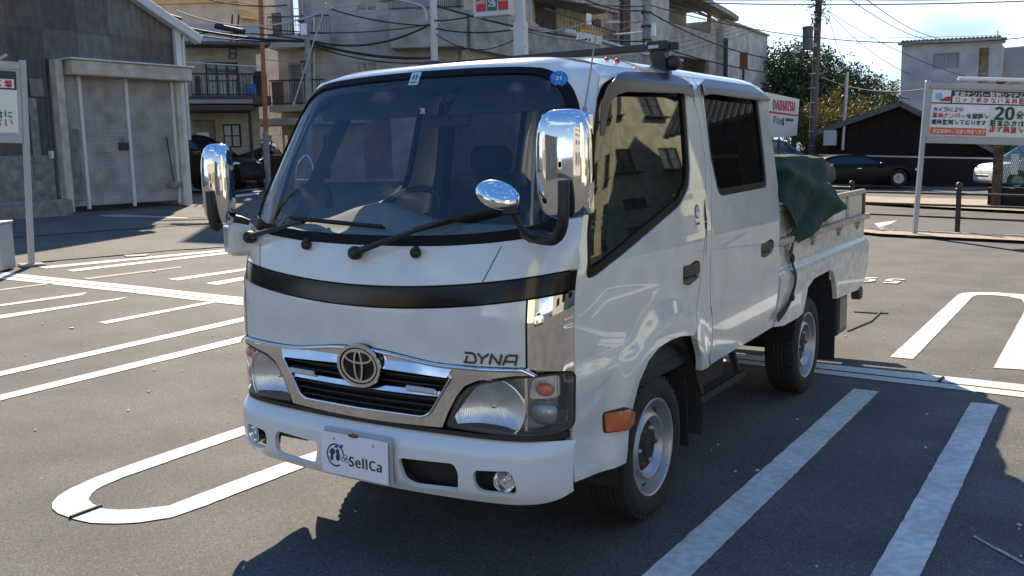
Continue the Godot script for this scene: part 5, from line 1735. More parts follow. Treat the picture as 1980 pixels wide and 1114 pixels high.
# ---------------------------------------------------------------- fence
func fence() -> void:
	var a := Vector3(-1.904, 0.006, -15.893)
	var b := Vector3(0.15, 0, -15.099)
	var d := (b - a)
	var t: Node3D = null
	t = thing("black_fence", "black road fence of round-topped posts and three rails", "fence", a)
	for i in range(-2, 4):
		var p := d * float(i)
		var s := sb()
		lathe(s, PackedVector2Array([Vector2(0.045, 0), Vector2(0.045, 0.80), Vector2(0.06, 0.81), Vector2(0.06, 0.83), Vector2(0.045, 0.84), Vector2(0.058, 0.88), Vector2(0.05, 0.92), Vector2(0.025, 0.945), Vector2(0, 0.95)]), Transform3D(Basis(), p), 14)
		put(s, "post", M.brown_metal, t)
	for y in [0.30, 0.52, 0.73]:
		for i in range(-2, 3):
			var s := sb()
			tube(s, [d * float(i) + Vector3(0, y, 0), d * float(i + 1) + Vector3(0, y, 0)], 0.022, 8)
			put(s, "rail", M.brown_metal, t)
	# brown timber post and low wall with a green net fence
	var w := thing("net_fence", "green wire net fence on a low brown wall", "fence", Vector3(-0.09, 0, -23.408))
	var o: Vector3 = w.position
	var u := (Vector3(1.594, 0, -22.056) - o)
	part_box(w, "low_wall", M.dark_wood, u * 0.5 + Vector3(0, 0.22, 0), Vector3(0.3, 0.44, 0.3)).basis = Basis()
	var s := sb()
	bar(s, Vector3(0, 0.25, 0), u + Vector3(0, 0.25, 0), 0.35, 0.52, Vector3.UP, 0.02)
	put(s, "wall_cap", M.dark_wood, w)
	for i in 3:
		s = sb()
		tube(s, [u * (0.08 + i * 0.45) + Vector3(0, 0.5, 0), u * (0.08 + i * 0.45) + Vector3(0, 2.15, 0)], 0.035, 8)
		put(s, "post", M.net, w)
	for y in [0.6, 2.1]:
		s = sb()
		tube(s, [u * 0.08 + Vector3(0, y, 0), u + Vector3(0, y, 0)], 0.025, 6)
		put(s, "rail", M.net, w)
	s = sb()
	var n := 34
	var base := u * 0.08
	var hv := Vector3(0, 1.5, 0)
	for k in n:
		var f0 := float(k) / n
		for sg in [-1.0, 1.0]:
			var x0 := f0
			var x1: float = f0 + sg * 0.3
			var y1 := 1.0
			if x1 > 1.0:
				y1 = (1.0 - x0) / 0.3
				x1 = 1.0
			elif x1 < 0.0:
				y1 = x0 / 0.3
				x1 = 0.0
			tube(s, [base + u * 0.92 * x0 + Vector3(0, 0.6, 0), base + u * 0.92 * x1 + Vector3(0, 0.6, 0) + hv * y1], 0.006, 4)
	put(s, "wire_net", M.net, w)
	var bp := thing("timber_post", "weathered brown timber post beside the green net fence", "post", Vector3(0.043, 0, -22.995))
	part_box(bp, "shaft", worn(mat(Color(0.13, 0.075, 0.045), 0.9), noise_tex(61, 256, 0.03, g(0.6), g(1.1)), 0.6), Vector3(0, 1.55, 0), Vector3(0.22, 3.1, 0.2), 0.02)
	part_box(bp, "cap", M.rust, Vector3(0, 3.12, 0), Vector3(0.25, 0.05, 0.23), 0.01)
	var nb := Vector3(-0.043, 0.958, -28.873)
	var nt := tag(part_box(self, "net_notice", M.plate, Vector3.ZERO, Vector3(0.22, 0.62, 0.02)), "white notice board hung on the green net fence", "notice")
	nt.name = numbered("net_notice")
	nt.position = nb
	nt.rotation.y = 0.4

# ---------------------------------------------------------------- other vehicles
func car_body(t: Node3D, m: Material, L: float, hw: float, H: float, kind: int) -> void:
	# the nose points along local +x; profile (x, y)
	var lo: PackedVector2Array
	var gr: PackedVector2Array
	var h := H
	if kind == 0:    # sedan
		lo = PackedVector2Array([Vector2(-0.5, 0.30), Vector2(-0.5, 0.56), Vector2(-0.485, 0.66), Vector2(-0.30, 0.70), Vector2(0.20, 0.68), Vector2(0.40, 0.60), Vector2(0.49, 0.48), Vector2(0.5, 0.30), Vector2(0.47, 0.17), Vector2(-0.48, 0.17)])
		gr = PackedVector2Array([Vector2(-0.42, 0.66), Vector2(-0.27, 0.93), Vector2(-0.16, 0.995), Vector2(-0.02, 1.0), Vector2(0.06, 0.96), Vector2(0.24, 0.66)])
	else:            # tall van or SUV
		lo = PackedVector2Array([Vector2(-0.5, 0.2), Vector2(-0.5, 0.55), Vector2(-0.49, 0.60), Vector2(0.24, 0.60), Vector2(0.44, 0.55), Vector2(0.49, 0.45), Vector2(0.5, 0.2), Vector2(0.47, 0.14), Vector2(-0.48, 0.14)])
		gr = PackedVector2Array([Vector2(-0.495, 0.59), Vector2(-0.45, 0.95), Vector2(-0.36, 1.0), Vector2(0.08, 1.0), Vector2(0.15, 0.96), Vector2(0.32, 0.59)])
	for i in lo.size():
		lo[i] = Vector2(lo[i].x * L, lo[i].y * h)
	for i in gr.size():
		gr[i] = Vector2(gr[i].x * L, gr[i].y * h)
	var belt := 0.64 * h
	var hwf := func(p: Vector2) -> float:
		var e := smoothstep(0.36 * L, 0.5 * L, absf(p.x)) * 0.14
		return hw * (1.0 - e) - 0.04 * pow(absf(p.y - 0.42 * h) / (0.3 * h), 2.0) - maxf(0.0, p.y - belt) * 0.45
	var wheel_r := 0.32
	var ax := [-0.29 * L, 0.31 * L]
	var arches := []
	for x in ax:
		var c := PackedVector2Array()
		for k in 20:
			c.append(Vector2(x, wheel_r) + Vector2(cos(TAU * k / 20.0), sin(TAU * k / 20.0)) * (wheel_r + 0.05))
		arches.append(c)
	lo = rounded(lo, 0.12, 3)
	gr = rounded(gr, 0.16, 3)
	var s := sb()
	prof(s, lo, arches, hwf)
	put(s, "body", m, t)
	s = sb()
	var inner := grown(gr, -0.07)
	for sg in [-1.0, 1.0]:
		skin(s, gr, [inner], 0.3, func(p: Vector2) -> Vector3: return Vector3(p.x, p.y, sg * hwf.call(p)), 0.02, Vector3(0, 0, sg))
	strip(s, gr, hwf, 0.05 * L, 0.9)
	put(s, "roof", m, t)
	for sg in [-1.0, 1.0]:
		s = sb()
		skin(s, inner, [], 0.3, func(p: Vector2) -> Vector3: return Vector3(p.x, p.y, sg * (hwf.call(p) - 0.015)), 0.0, Vector3(0, 0, sg))
		put(s, "side_window", M.car_glass, t)
	s = sb()
	strip(s, gr, hwf, -1.0, 0.9, 0.012, 1.0)
	put(s, "windscreen", M.car_glass, t)
	s = sb()
	strip(s, gr, hwf, -1.0, 0.9, 0.012, -1.0)
	put(s, "rear_window", M.car_glass, t)
	for x in ax:
		for sg in [-1.0, 1.0]:
			s = sb()
			var xf := Transform3D(Basis(Vector3(1, 0, 0), Vector3(0, 0, sg), Vector3(0, -sg, 0)), Vector3(x, wheel_r, sg * (hw - 0.2)))
			lathe(s, PackedVector2Array([Vector2(0.20, 0.15), Vector2(0.22, 0.17), Vector2(0.29, 0.17), Vector2(0.32, 0.13), Vector2(0.32, 0), Vector2(0.28, -0.03), Vector2(0, -0.03)]), xf, 24)
			var tw := put(s, "wheel", M.rubber, t)
			s = sb()
			lathe(s, PackedVector2Array([Vector2(0, 0.14), Vector2(0.05, 0.145), Vector2(0.07, 0.12), Vector2(0.17, 0.12), Vector2(0.205, 0.155)]), xf, 24)
			put(s, "rim", M.steel_rim, tw)
	for sg in [-1.0, 1.0]:
		s = sb()
		blob(s, Vector3(0.45 * L, (0.50 if kind == 0 else 0.47) * h, sg * hw * 0.72), Vector3(0.14, 0.07, 0.16), 3.0, 8)
		put(s, "headlight", M.reflector, t)
		s = sb()
		blob(s, Vector3(-0.485 * L, 0.55 * h, sg * hw * 0.74), Vector3(0.06, 0.08, 0.13), 3.0, 8)
		put(s, "tail_light", M.red, t)
		s = sb()
		blob(s, Vector3(0.16 * L, 0.70 * h, sg * (hw + 0.06)), Vector3(0.07, 0.06, 0.09), 3.0, 8)
		put(s, "side_mirror", m, t)
		s = sb()
		box(s, Vector3(-0.02 * L, 0.58 * h, sg * (hw + 0.004)), Vector3(0.16, 0.025, 0.03), 0.008)
		put(s, "door_handle", M.chrome, t)
	s = sb()
	box(s, Vector3(0.49 * L, 0.30 * h, 0), Vector3(0.06, 0.12, hw * 1.1), 0.02)
	put(s, "grille", M.plastic, t)

func prof(s: SurfaceTool, p: PackedVector2Array, holes: Array, hwf: Callable) -> void:
	for sg in [-1.0, 1.0]:
		skin(s, p, holes.map(func(h: PackedVector2Array) -> PackedVector2Array: return Geometry2D.intersect_polygons(h, grown(p, 0.2))[0]), 0.25, func(q: Vector2) -> Vector3: return Vector3(q.x, q.y, sg * hwf.call(q)), 0.0, Vector3(0, 0, sg))
	strip(s, p, hwf, 1000.0, 2.0)

# closes a profile across the width; only edges whose normal rises at least as given (lim) when part is small
func strip(s: SurfaceTool, p: PackedVector2Array, hwf: Callable, part: float, lim: float, drop := 0.0, end := 0.0) -> void:
	var n := p.size()
	for i in n:
		var a := p[i]
		var b := p[(i + 1) % n]
		if a.distance_to(b) < 1e-5:
			continue
		var d := (b - a).normalized()
		var nn := Vector2(d.y, -d.x)
		if Geometry2D.is_point_in_polygon((a + b) * 0.5 + nn * 1e-3, p):
			nn = -nn
		var steep := nn.y < lim
		if part < 0.0 and (not steep or nn.y < 0.1 or nn.x * end < 0.0):
			continue
		if part >= 0.0 and part < 500.0 and steep:
			continue
		var off := Vector3(nn.x, nn.y, 0) * -drop
		var wa: float = hwf.call(a)
		var wb: float = hwf.call(b)
		quad(s, Vector3(a.x, a.y, -wa) + off, Vector3(b.x, b.y, -wb) + off, Vector3(b.x, b.y, wb) + off, Vector3(a.x, a.y, wa) + off, Vector3(nn.x, nn.y, 0))

func vehicles() -> void:
	var c := Vector3(-5.581, 0.034, -32.826)
	var t := thing("black_sedan", "black sedan parked before the dark timber house", "car", Vector3(c.x, gh(c.x) + 0.02, c.z), 0.0)
	t.rotation.y = 0.5
	car_body(t, M.car_black, 4.3, 0.85, 1.2, 0)
	c = Vector3(-7.691, 0.213, -28.772)
	t = thing("blue_suv", "blue-grey estate car mostly hidden behind the green tarpaulin", "car", Vector3(c.x, gh(c.x), c.z), 0.3)
	car_body(t, M.car_blue, 4.6, 0.92, 1.72, 1)
	c = Vector3(0.577, -0.483, -33.997)
	t = thing("white_car", "white car parked behind the green net fence", "car", Vector3(c.x, 0.0, c.z), PI + 0.5)
	car_body(t, M.car_white, 4.4, 0.88, 1.62, 1)
	c = Vector3(-20.166, 0.982, -14.381)
	t = thing("dark_minivan", "dark minivan peeking out behind the garage corner", "car", Vector3(c.x, gh(c.x), c.z), 0.35)
	car_body(t, M.car_black, 4.5, 0.86, 1.62, 1)
	c = Vector3(-21.146, 0.961, -17.902)
	t = thing("dark_compact_car", "dark small car facing the street in the shaded carport", "car", Vector3(c.x, gh(c.x), c.z), 0.55 - PI * 0.5)
	car_body(t, M.car_black, 3.6, 0.78, 1.5, 1)
	# scooter under the cream house balcony
	c = Vector3(-20.256, 1.04, -15.625)
	t = thing("motor_scooter", "dark motor scooter standing under the cream house balcony", "scooter", Vector3(c.x, gh(c.x), c.z), 0.2)
	var s := sb()
	tube(s, curve([Vector3(-0.5, 0.6, 0), Vector3(-0.2, 0.45, 0), Vector3(0.15, 0.35, 0), Vector3(0.35, 0.6, 0), Vector3(0.4, 0.98, 0)], 5), 0.11, 10)
	put(s, "body", M.plastic, t)
	s = sb()
	blob(s, Vector3(-0.35, 0.78, 0), Vector3(0.36, 0.08, 0.14), 2.6, 8)
	put(s, "saddle", M.rubber, t)
	for x in [-0.55, 0.6]:
		s = sb()
		lathe(s, PackedVector2Array([Vector2(0, -0.04), Vector2(0.15, -0.05), Vector2(0.23, -0.05), Vector2(0.25, 0), Vector2(0.23, 0.05), Vector2(0.15, 0.05), Vector2(0, 0.04)]), Transform3D(Basis(Vector3(1, 0, 0), Vector3(0, 0, 1), Vector3(0, -1, 0)), Vector3(x, 0.25, 0)), 18)
		put(s, "wheel", M.rubber, t)
	s = sb()
	tube(s, [Vector3(0.4, 1.02, -0.32), Vector3(0.42, 1.05, 0), Vector3(0.4, 1.02, 0.32)], 0.022, 6)
	put(s, "handlebar", M.plastic, t)
	for sg in [-1.0, 1.0]:
		s = sb()
		blob(s, Vector3(0.42, 1.22, sg * 0.24), Vector3(0.02, 0.06, 0.07), 2.4, 6)
		put(s, "mirror", M.chrome, t)

# ---------------------------------------------------------------- the truck: surfaces
const ZY := [0.2, 0.33, 0.45, 0.62, 0.8, 1.05, 1.15, 1.30, 1.5, 1.96, 2.05]
const ZZ := [0.98, 1.005, 1.02, 1.015, 1.015, 1.01, 0.995, 0.95, 0.865, 0.60, 0.52]

func zf(y: float) -> float:
	var t := 0.0
	for k in 9:
		var q := y - 0.04 + 0.01 * k
		var i := 0
		while i < 9 and q > ZY[i + 1]:
			i += 1
		t += lerpf(ZZ[i], ZZ[i + 1], clampf((q - ZY[i]) / (ZY[i + 1] - ZY[i]), 0.0, 1.0))
	return t / 9.0

func wx(y: float) -> float:
	var x := 0.845
	if y < 0.9:
		x -= 0.010 * pow((y - 0.9) / 0.5, 2.0)
	if y > 1.2:
		x -= 0.09 * pow((y - 1.2) / 0.75, 1.4)
	if y > 1.92:
		x -= 0.03 * pow(minf((y - 1.92) / 0.08, 1.3), 2.0)
	return x

# front of the cab: u runs -1..1 across, y is height; off stands proud of it
func fp(p: Vector2, off := 0.0) -> Vector3:
	var u := absf(p.x)
	var w := wx(p.y) + 0.008
	var z := zf(p.y) - 0.08 * u * u - 0.135 * pow(u, 12.0)
	var roll := clampf((p.y - (1.965 + 0.042 * (1.0 - pow(minf(u, 1.0), 8.0)))) / 0.035, 0.0, 1.0)
	z -= 0.055 * roll + 0.045 * (1.0 - sqrt(1.0 - 0.97 * roll * roll))
	if off == 0.0:
		return Vector3(p.x * w - 0.02, p.y, z)
	var slope := (0.16 * u + 1.62 * pow(u, 11.0)) / w
	var n := Vector3(slope * signf(p.x), (zf(p.y - 0.02) - zf(p.y + 0.02)) / 0.04, 1.0).normalized()
	return Vector3(p.x * w - 0.02, p.y, z) + n * off

func front(off := 0.0) -> Callable:
	return func(p: Vector2) -> Vector3: return fp(p, off)

func za(y: float) -> float:
	return zf(y) - 0.215

# side of the cab: p is (z, y); sg is the side
func sp(p: Vector2, sg: float, off := 0.0) -> Vector3:
	var x := wx(p.y)
	var a := za(p.y) - 0.24
	if p.x > a:
		x -= 0.012 * pow(minf((p.x - a) / 0.24, 1.2), 2.0)
	var d := Vector2(p.x + 0.04, (p.y - 0.31) * 0.96).length()
	x += 0.026 * smoothstep(0.70, 0.53, d) * smoothstep(0.75, 0.55, absf(p.x))
	# pressed line along the doors and the barrel of the panels
	x += 0.006 * smoothstep(0.86, 0.84, p.y + 0.02 * p.x) - 0.010 * pow((p.y - 1.0) / 0.35, 2.0) * smoothstep(1.45, 1.3, p.y) * smoothstep(0.4, 0.6, p.y)
	x += 0.004 * smoothstep(1.20, 1.23, p.y) * smoothstep(1.5, 1.3, p.y)
	return Vector3(sg * (x + off) + (0.0 if sg > 0.0 else -0.04), p.y, p.x)

func side(sg: float, off := 0.0) -> Callable:
	return func(p: Vector2) -> Vector3: return sp(p, sg, off)

# pickup bed side with a shelf under its rail
func bp(p: Vector2, sg: float, off := 0.0) -> Vector3:
	var x := 0.848 - 0.05 * smoothstep(0.875, 0.925, p.y)
	x -= 0.01 * pow(maxf(0.0, 0.75 - p.y) / 0.25, 2.0)
	var d := Vector2(p.x + 2.68, p.y - 0.36).length()
	x += 0.012 * smoothstep(0.56, 0.47, d) * smoothstep(0.86, 0.8, p.y)
	return Vector3(sg * (x + off) + (0.0 if sg > 0.0 else -0.04), p.y, p.x)

func bed_side(sg: float, off := 0.0) -> Callable:
	return func(p: Vector2) -> Vector3: return bp(p, sg, off)

func fskin(t: Node3D, called: String, o: PackedVector2Array, holes: Array, off: float, depth: float, m: Material, step := 0.05) -> MeshInstance3D:
	var s := sb()
	# u spans 0.81 m: keep cells square on the surface
	skin(s, o, holes, step, front(off), depth, Vector3(0, 0, 1))
	return put(s, called, m, t)

func yband(u: float, y0: float, rise: float) -> float:
	return y0 + rise * u * u

func front_poly(yb: Callable, yt: Callable, u0 := -1.0, u1 := 1.0, n := 40) -> PackedVector2Array:
	var p := PackedVector2Array()
	for i in n + 1:
		var u := lerpf(u0, u1, float(i) / n)
		p.append(Vector2(u, yb.call(u)))
	for i in range(n, -1, -1):
		var u := lerpf(u0, u1, float(i) / n)
		p.append(Vector2(u, yt.call(u)))
	return p

func truck() -> void:
	var t := thing("truck", "white double-cab flatbed truck with chrome grille and chrome mirrors", "truck")
	cab_front(t)
	grille_and_lamps(t)
	bumper(t)
	cab_sides(t)
	cab_inside(t)
	mirrors(t)
	roof_things(t)
	bed(t)
	wheels(t)

func cab_front(t: Node3D) -> void:
	var band_top := func(u: float) -> float: return 1.147 + 0.075 * u * u
	var band_bot := func(u: float) -> float: return 1.066 + 0.08 * u * u
	var roof_line := func(u: float) -> float: return 2.0 + 0.042 * (1.0 - pow(absf(u), 8.0))
	# windscreen frame outline
	var ws_r := PackedVector2Array([Vector2(0, 1.303)])
	ws_r.append_array(PackedVector2Array([Vector2(0.16, 1.303), Vector2(0.443, 1.309), Vector2(0.673, 1.324), Vector2(0.852, 1.344), Vector2(0.947, 1.366)]))
	ws_r.append_array(PackedVector2Array([Vector2(0.962, 1.41), Vector2(0.972, 1.50), Vector2(0.972, 1.62), Vector2(0.968, 1.74), Vector2(0.955, 1.83), Vector2(0.925, 1.90), Vector2(0.875, 1.95), Vector2(0.80, 1.983), Vector2(0.66, 1.994), Vector2(0.40, 2.001), Vector2(0, 2.004)]))
	var ws := rounded(mirrored(ws_r), 0.05, 3)
	var shell := fskin(t, "cowl", front_poly(func(u: float) -> float: return band_top.call(u) + 0.004, roof_line, -1.0, 1.0, 200), [ws], 0.0, 0.03, M.paint, 0.05)
	shell.name = "cowl"
	fskin(t, "black_band", front_poly(func(u: float) -> float: return band_bot.call(u) + 0.003, func(u: float) -> float: return band_top.call(u) - 0.002), [], -0.001, 0.03, M.black_gloss, 0.04)
	# frame and glass
	var gl := PackedVector2Array()
	for q in ws:
		gl.append(Vector2(q.x * 0.957, lerpf(1.343, 1.978, (q.y - 1.303) / 0.701)))
	fskin(t, "windscreen_frame", ws, [gl], 0.001, 0.02, M.black_frame, 0.05)
	fskin(t, "windscreen", gl, [], -0.006, 0.0, M.windscreen, 0.05)
	# front lid between band and grille
	var lid_bot := func(u: float) -> float: return 0.905 - 0.034 * smoothstep(0.05, 0.5, absf(u)) + 0.004 * smoothstep(0.6, 0.9, absf(u))
	fskin(t, "front_lid", front_poly(lid_bot, func(u: float) -> float: return band_bot.call(u) - 0.003, -0.852, 0.852), [], 0.0, 0.03, M.paint, 0.05)
	for sg in [-1.0, 1.0]:
		var o := front_poly(func(u: float) -> float: return 0.868 - 0.018 * (u - 0.86) / 0.14, func(u: float) -> float: return band_bot.call(u) - 0.004, 0.860, 0.998, 8)
		if sg < 0:
			o = flipx(o)
		var s := sb()
		skin(s, o, [], 0.02, front(0.004), 0.02, Vector3(0.6 * sg, 0, 0.8))
		put(s, "chrome_corner", M.chrome, t)
	# shut lines of the cowl
	for q in [PackedVector2Array([Vector2(-0.764, 1.283), Vector2(-0.701, 1.126)]), PackedVector2Array([Vector2(0.723, 1.314), Vector2(0.647, 1.173)])]:
		var s := sb()
		var p := []
		for i in 8:
			p.append(fp(q[0].lerp(q[1], i / 7.0), -0.0012))
		tube(s, p, 0.0026, 6)
		put(s, "shut_line", M.dark, t)
	# washer nozzles
	for p in [PackedVector2Array([Vector2(-0.377, 1.291)]), PackedVector2Array([Vector2(0.303, 1.279)])]:
		var c := fp(p[0], 0.015)
		var s := sb()
		blob(s, c, Vector3(0.022, 0.022, 0.02), 2.2, 8)
		blob(s, c + Vector3(0.012, 0.018, 0.01), Vector3(0.014, 0.01, 0.012), 2.0, 6)
		put(s, "washer_nozzle", M.plastic, t)
	# wipers: arm from its pivot, blade on the glass
	var wip := [[PackedVector2Array([Vector2(-0.821, 1.303)]), PackedVector2Array([Vector2(-0.402, 1.372)]), PackedVector2Array([Vector2(-0.539, 1.395), Vector2(0.093, 1.371)])], [PackedVector2Array([Vector2(-0.028, 1.266)]), PackedVector2Array([Vector2(0.476, 1.394)]), PackedVector2Array([Vector2(0.278, 1.362), Vector2(0.735, 1.451)])]]
	for w in wip:
		var s := sb()
		var a := fp(w[0][0], 0.03)
		var b := fp(w[1][0], 0.05)
		blob(s, a, Vector3(0.028, 0.028, 0.03), 2.2, 8)
		tube(s, [a, a.lerp(b, 0.15) + Vector3(0, 0, 0.018), a.lerp(b, 0.45) + Vector3(0, 0, 0.022), b], 0.016, 8, 0.007)
		var arm := put(s, "wiper_arm", M.plastic, t)
		s = sb()
		var p: PackedVector2Array = w[2]
		var pts := []
		var spine := []
		for i in 9:
			var q := p[0].lerp(p[1], i / 8.0)
			pts.append(fp(q, 0.004))
			spine.append(fp(q, 0.022 + 0.006 * sin(PI * i / 8.0)))
		tube(s, pts, 0.006, 6)
		tube(s, spine, 0.007, 6)
		for i in [1, 3, 5, 7]:
			bar(s, pts[i], spine[i], 0.02, 0.01)
		put(s, "wiper_blade", M.rubber, arm)
	# stickers behind the glass
	var sp1 := PackedVector2Array([Vector2(-0.006, 1.974)])
	var c := fp(sp1[0], -0.001)
	var bs := Basis(Vector3(1, 0, 0), -0.53)
	var st := sb()
	box(st, c + Vector3(0, 0, 0.0), Vector3(0.05, 0.062, 0.002), 0.0, bs)
	var stk := put(st, "date_sticker", mat(Color(0.42, 0.58, 0.62), 0.6), t)
	st = sb()
	for k in 2:
		box(st, c + bs * Vector3(-0.008 + k * 0.016, 0.006, 0.0025), Vector3(0.006, 0.026, 0.001), 0.0, bs)
	box(st, c + bs * Vector3(0, -0.019, 0.0025), Vector3(0.034, 0.005, 0.001), 0.0, bs)
	put(st, "sticker_print", M.letter_dark, stk)
	var sp2 := PackedVector2Array([Vector2(0.863, 1.936)])
	c = fp(sp2[0], 0.002)
	var n := (fp(sp2[0], 0.02) - fp(sp2[0], 0.0)).normalized()
	var xx := Vector3.UP.cross(n).normalized()
	bs = Basis(xx, n.cross(xx), n)
	st = sb()
	var star := PackedVector2Array()
	for k in 48:
		var a := TAU * k / 48.0
		star.append(Vector2(cos(a), sin(a)) * (0.034 + 0.002 * (k % 2)))
	skin(st, star, [], 1.0, func(p: Vector2) -> Vector3: return c + bs * Vector3(p.x, p.y, 0.0), 0.0, n)
	stk = put(st, "round_sticker", M.blue, t)
	st = sb()
	for k in 12:
		var a := TAU * k / 12.0
		if k % 3 != 1:
			box(st, c + bs * Vector3(cos(a) * 0.024, sin(a) * 0.024, 0.001), Vector3(0.005, 0.009, 0.001), 0.0, bs)
	put(st, "ring_print", mat(Color(0.10, 0.40, 0.65), 0.5), stk)
	text("number_print", "31", 0.018, Transform3D(bs, c + n * 0.0015), M.white, stk, 1.0, 0.0006)
	# roof skin, front edge on the windscreen header, rolled at the sides
	st = sb()
	grid(st, 200, 36, func(u: float, v: float) -> Vector3:
		var s := u * 2.0 - 1.0
		var f := fp(Vector2(s, 2.0 + 0.042 * (1.0 - pow(absf(s), 8.0))))
		var k := pow(v, 1.6)
		var rear := -1.745 - 0.02 * (1.0 - s * s)
		var z := lerpf(f.z, rear, k)
		var h := lerpf(0.042, 0.075, smoothstep(0.0, 0.22, k)) - 0.055 * smoothstep(0.965, 1.0, k) * smoothstep(0.9, 1.0, k)
		var x := s * (sp(Vector2(z, 2.0), 1.0).x + 0.023) - 0.02
		var y := 1.998 + h * (1.0 - pow(absf(s), 7.0))
		y -= 0.010 * smoothstep(0.03, 0.0, absf(absf(s) - 0.5)) * smoothstep(0.12, 0.2, k) * smoothstep(0.95, 0.85, k)
		return Vector3(x, y, z), Vector3.UP)
	put(st, "roof", M.roof_paint, t)

func grille_and_lamps(t: Node3D) -> void:
	# chrome surround
	var hl := PackedVector2Array([Vector2(0.472, 0.623), Vector2(0.5, 0.677), Vector2(0.545, 0.745), Vector2(0.59, 0.789), Vector2(0.654, 0.813), Vector2(0.818, 0.839), Vector2(0.931, 0.85), Vector2(0.999, 0.849)])
	var out_r := PackedVector2Array([Vector2(0, 0.613)])
	out_r.append_array(PackedVector2Array([Vector2(0.2, 0.615), Vector2(hl[0].x - 0.012, 0.622)]))
	for i in range(0, 6):
		out_r.append(hl[i] + Vector2(-0.008, 0.006))
	out_r.append(Vector2(0.895, 0.848))
	out_r.append(Vector2(0.862, 0.870))
	for i in 9:
		var u := lerpf(0.84, 0.06, i / 8.0)
		out_r.append(Vector2(u, 0.903 - 0.034 * smoothstep(0.05, 0.5, u) + 0.004 * smoothstep(0.6, 0.9, u)))
	out_r.append(Vector2(0, 0.903))
	var op_r := PackedVector2Array([Vector2(0, 0.653)])
	op_r.append_array(PackedVector2Array([Vector2(0.36, 0.655), Vector2(0.40, 0.672), Vector2(0.518, 0.826), Vector2(0.25, 0.838), Vector2(0, 0.852)]))
	var op := rounded(mirrored(op_r), 0.02, 3)
	fskin(t, "grille_surround", mirrored(out_r), [op], 0.012, 0.06, M.chrome, 0.04)
	# raised chrome lips along the top edge and round the opening
	var s := sb()
	var lip := []
	for i in 41:
		var u := lerpf(-0.885, 0.885, i / 40.0)
		lip.append(fp(Vector2(u, 0.897 - 0.034 * smoothstep(0.05, 0.5, absf(u)) + 0.004 * smoothstep(0.6, 0.9, absf(u)) - 0.022 * smoothstep(0.84, 0.885, absf(u))), 0.018))
	tube(s, lip, 0.008, 8)
	put(s, "chrome_lip", M.chrome, t)
	s = sb()
	lip = []
	for q in op:
		lip.append(fp(q, 0.014))
	lip.append(lip[0])
	tube(s, lip, 0.006, 6)
	put(s, "opening_lip", M.chrome, t)
	# dark fins in the opening
	fskin(t, "grille_back", grown(op, 0.03), [], -0.06, 0.0, M.dark, 0.08)
	for k in 6:
		var y := 0.672 + 0.027 * k
		var e := lerpf(0.39, 0.515, (y - 0.66) / 0.165)
		s = sb()
		var p := []
		for i in 17:
			p.append(fp(Vector2(lerpf(-e, e, i / 16.0), y), -0.02))
		for i in 16:
			bar(s, p[i], p[i + 1], 0.034, 0.006, Vector3.UP)
		put(s, "grille_fin", M.plastic, t)
	# wide chrome bar above, slim chrome bar in the middle
	s = sb()
	var bo := PackedVector2Array()
	for i in 21:
		var u := lerpf(-0.50, 0.50, i / 20.0)
		bo.append(Vector2(u, 0.822 + 0.012 * (1.0 - absf(u) / 0.5)))
	for i in range(20, -1, -1):
		var u := lerpf(-0.525, 0.525, i / 20.0)
		bo.append(Vector2(u, 0.864 + 0.022 * (1.0 - absf(u) / 0.5)))
	skin(s, bo, [], 0.04, func(p: Vector2) -> Vector3: return fp(p, 0.020 - 0.35 * (p.y - 0.84)), 0.02, Vector3(0, 0.2, 1))
	put(s, "upper_bar", M.chrome, t)
	s = sb()
	bo = PackedVector2Array()
	for i in 21:
		var u := lerpf(-0.47, 0.47, i / 20.0)
		bo.append(Vector2(u, 0.738 + 0.006 * absf(u)))
	for i in range(20, -1, -1):
		var u := lerpf(-0.475, 0.475, i / 20.0)
		bo.append(Vector2(u, 0.757 + 0.006 * absf(u)))
	skin(s, bo, [], 0.04, func(p: Vector2) -> Vector3: return fp(p, 0.006 - 0.4 * (p.y - 0.748)), 0.02, Vector3(0, 0, 1))
	put(s, "middle_bar", M.chrome, t)
	for q in [PackedVector2Array([Vector2(-0.468, 0.768), Vector2(-0.292, 0.768)]), PackedVector2Array([Vector2(0.272, 0.763), Vector2(0.433, 0.76)])]:
		s = sb()
		bar(s, fp(q[0], 0.012), fp(q[1], 0.012), 0.018, 0.022, Vector3.UP, 0.005)
		put(s, "clearance_marker", M.fluted, t)
	# round badge: ring with three ovals
	var c := fp(Vector2(0.02, 0.832), 0.026)
	var bs := Basis(Vector3(1, 0, 0), 0.03)
	var oval := func(st: SurfaceTool, cx: float, cy: float, ra: float, rb: float, w: float, zz: float) -> void:
		var o := PackedVector2Array()
		var h := PackedVector2Array()
		for k in 40:
			var a := TAU * k / 40.0
			o.append(Vector2(cx + cos(a) * ra, cy + sin(a) * rb))
			h.append(Vector2(cx + cos(a) * (ra - w), cy + sin(a) * (rb - w)))
		skin(st, o, [h], 1.0, func(p: Vector2) -> Vector3: return c + bs * Vector3(p.x, p.y, zz), 0.008, Vector3(0, 0, 1))
	s = sb()
	var disc := PackedVector2Array()
	for k in 40:
		disc.append(Vector2(cos(TAU * k / 40.0) * 0.108, sin(TAU * k / 40.0) * 0.084))
	skin(s, disc, [], 1.0, func(p: Vector2) -> Vector3: return c + bs * Vector3(p.x, p.y, 0.0), 0.03, Vector3(0, 0, 1))
	var bg := put(s, "badge", M.black_gloss, t)
	s = sb()
	oval.call(s, 0.0, 0.0, 0.112, 0.088, 0.013, 0.008)
	oval.call(s, 0.0, 0.0, 0.091, 0.069, 0.010, 0.006)
	oval.call(s, 0.0, 0.036, 0.070, 0.028, 0.008, 0.007)
	oval.call(s, 0.0, 0.0, 0.024, 0.066, 0.009, 0.009)
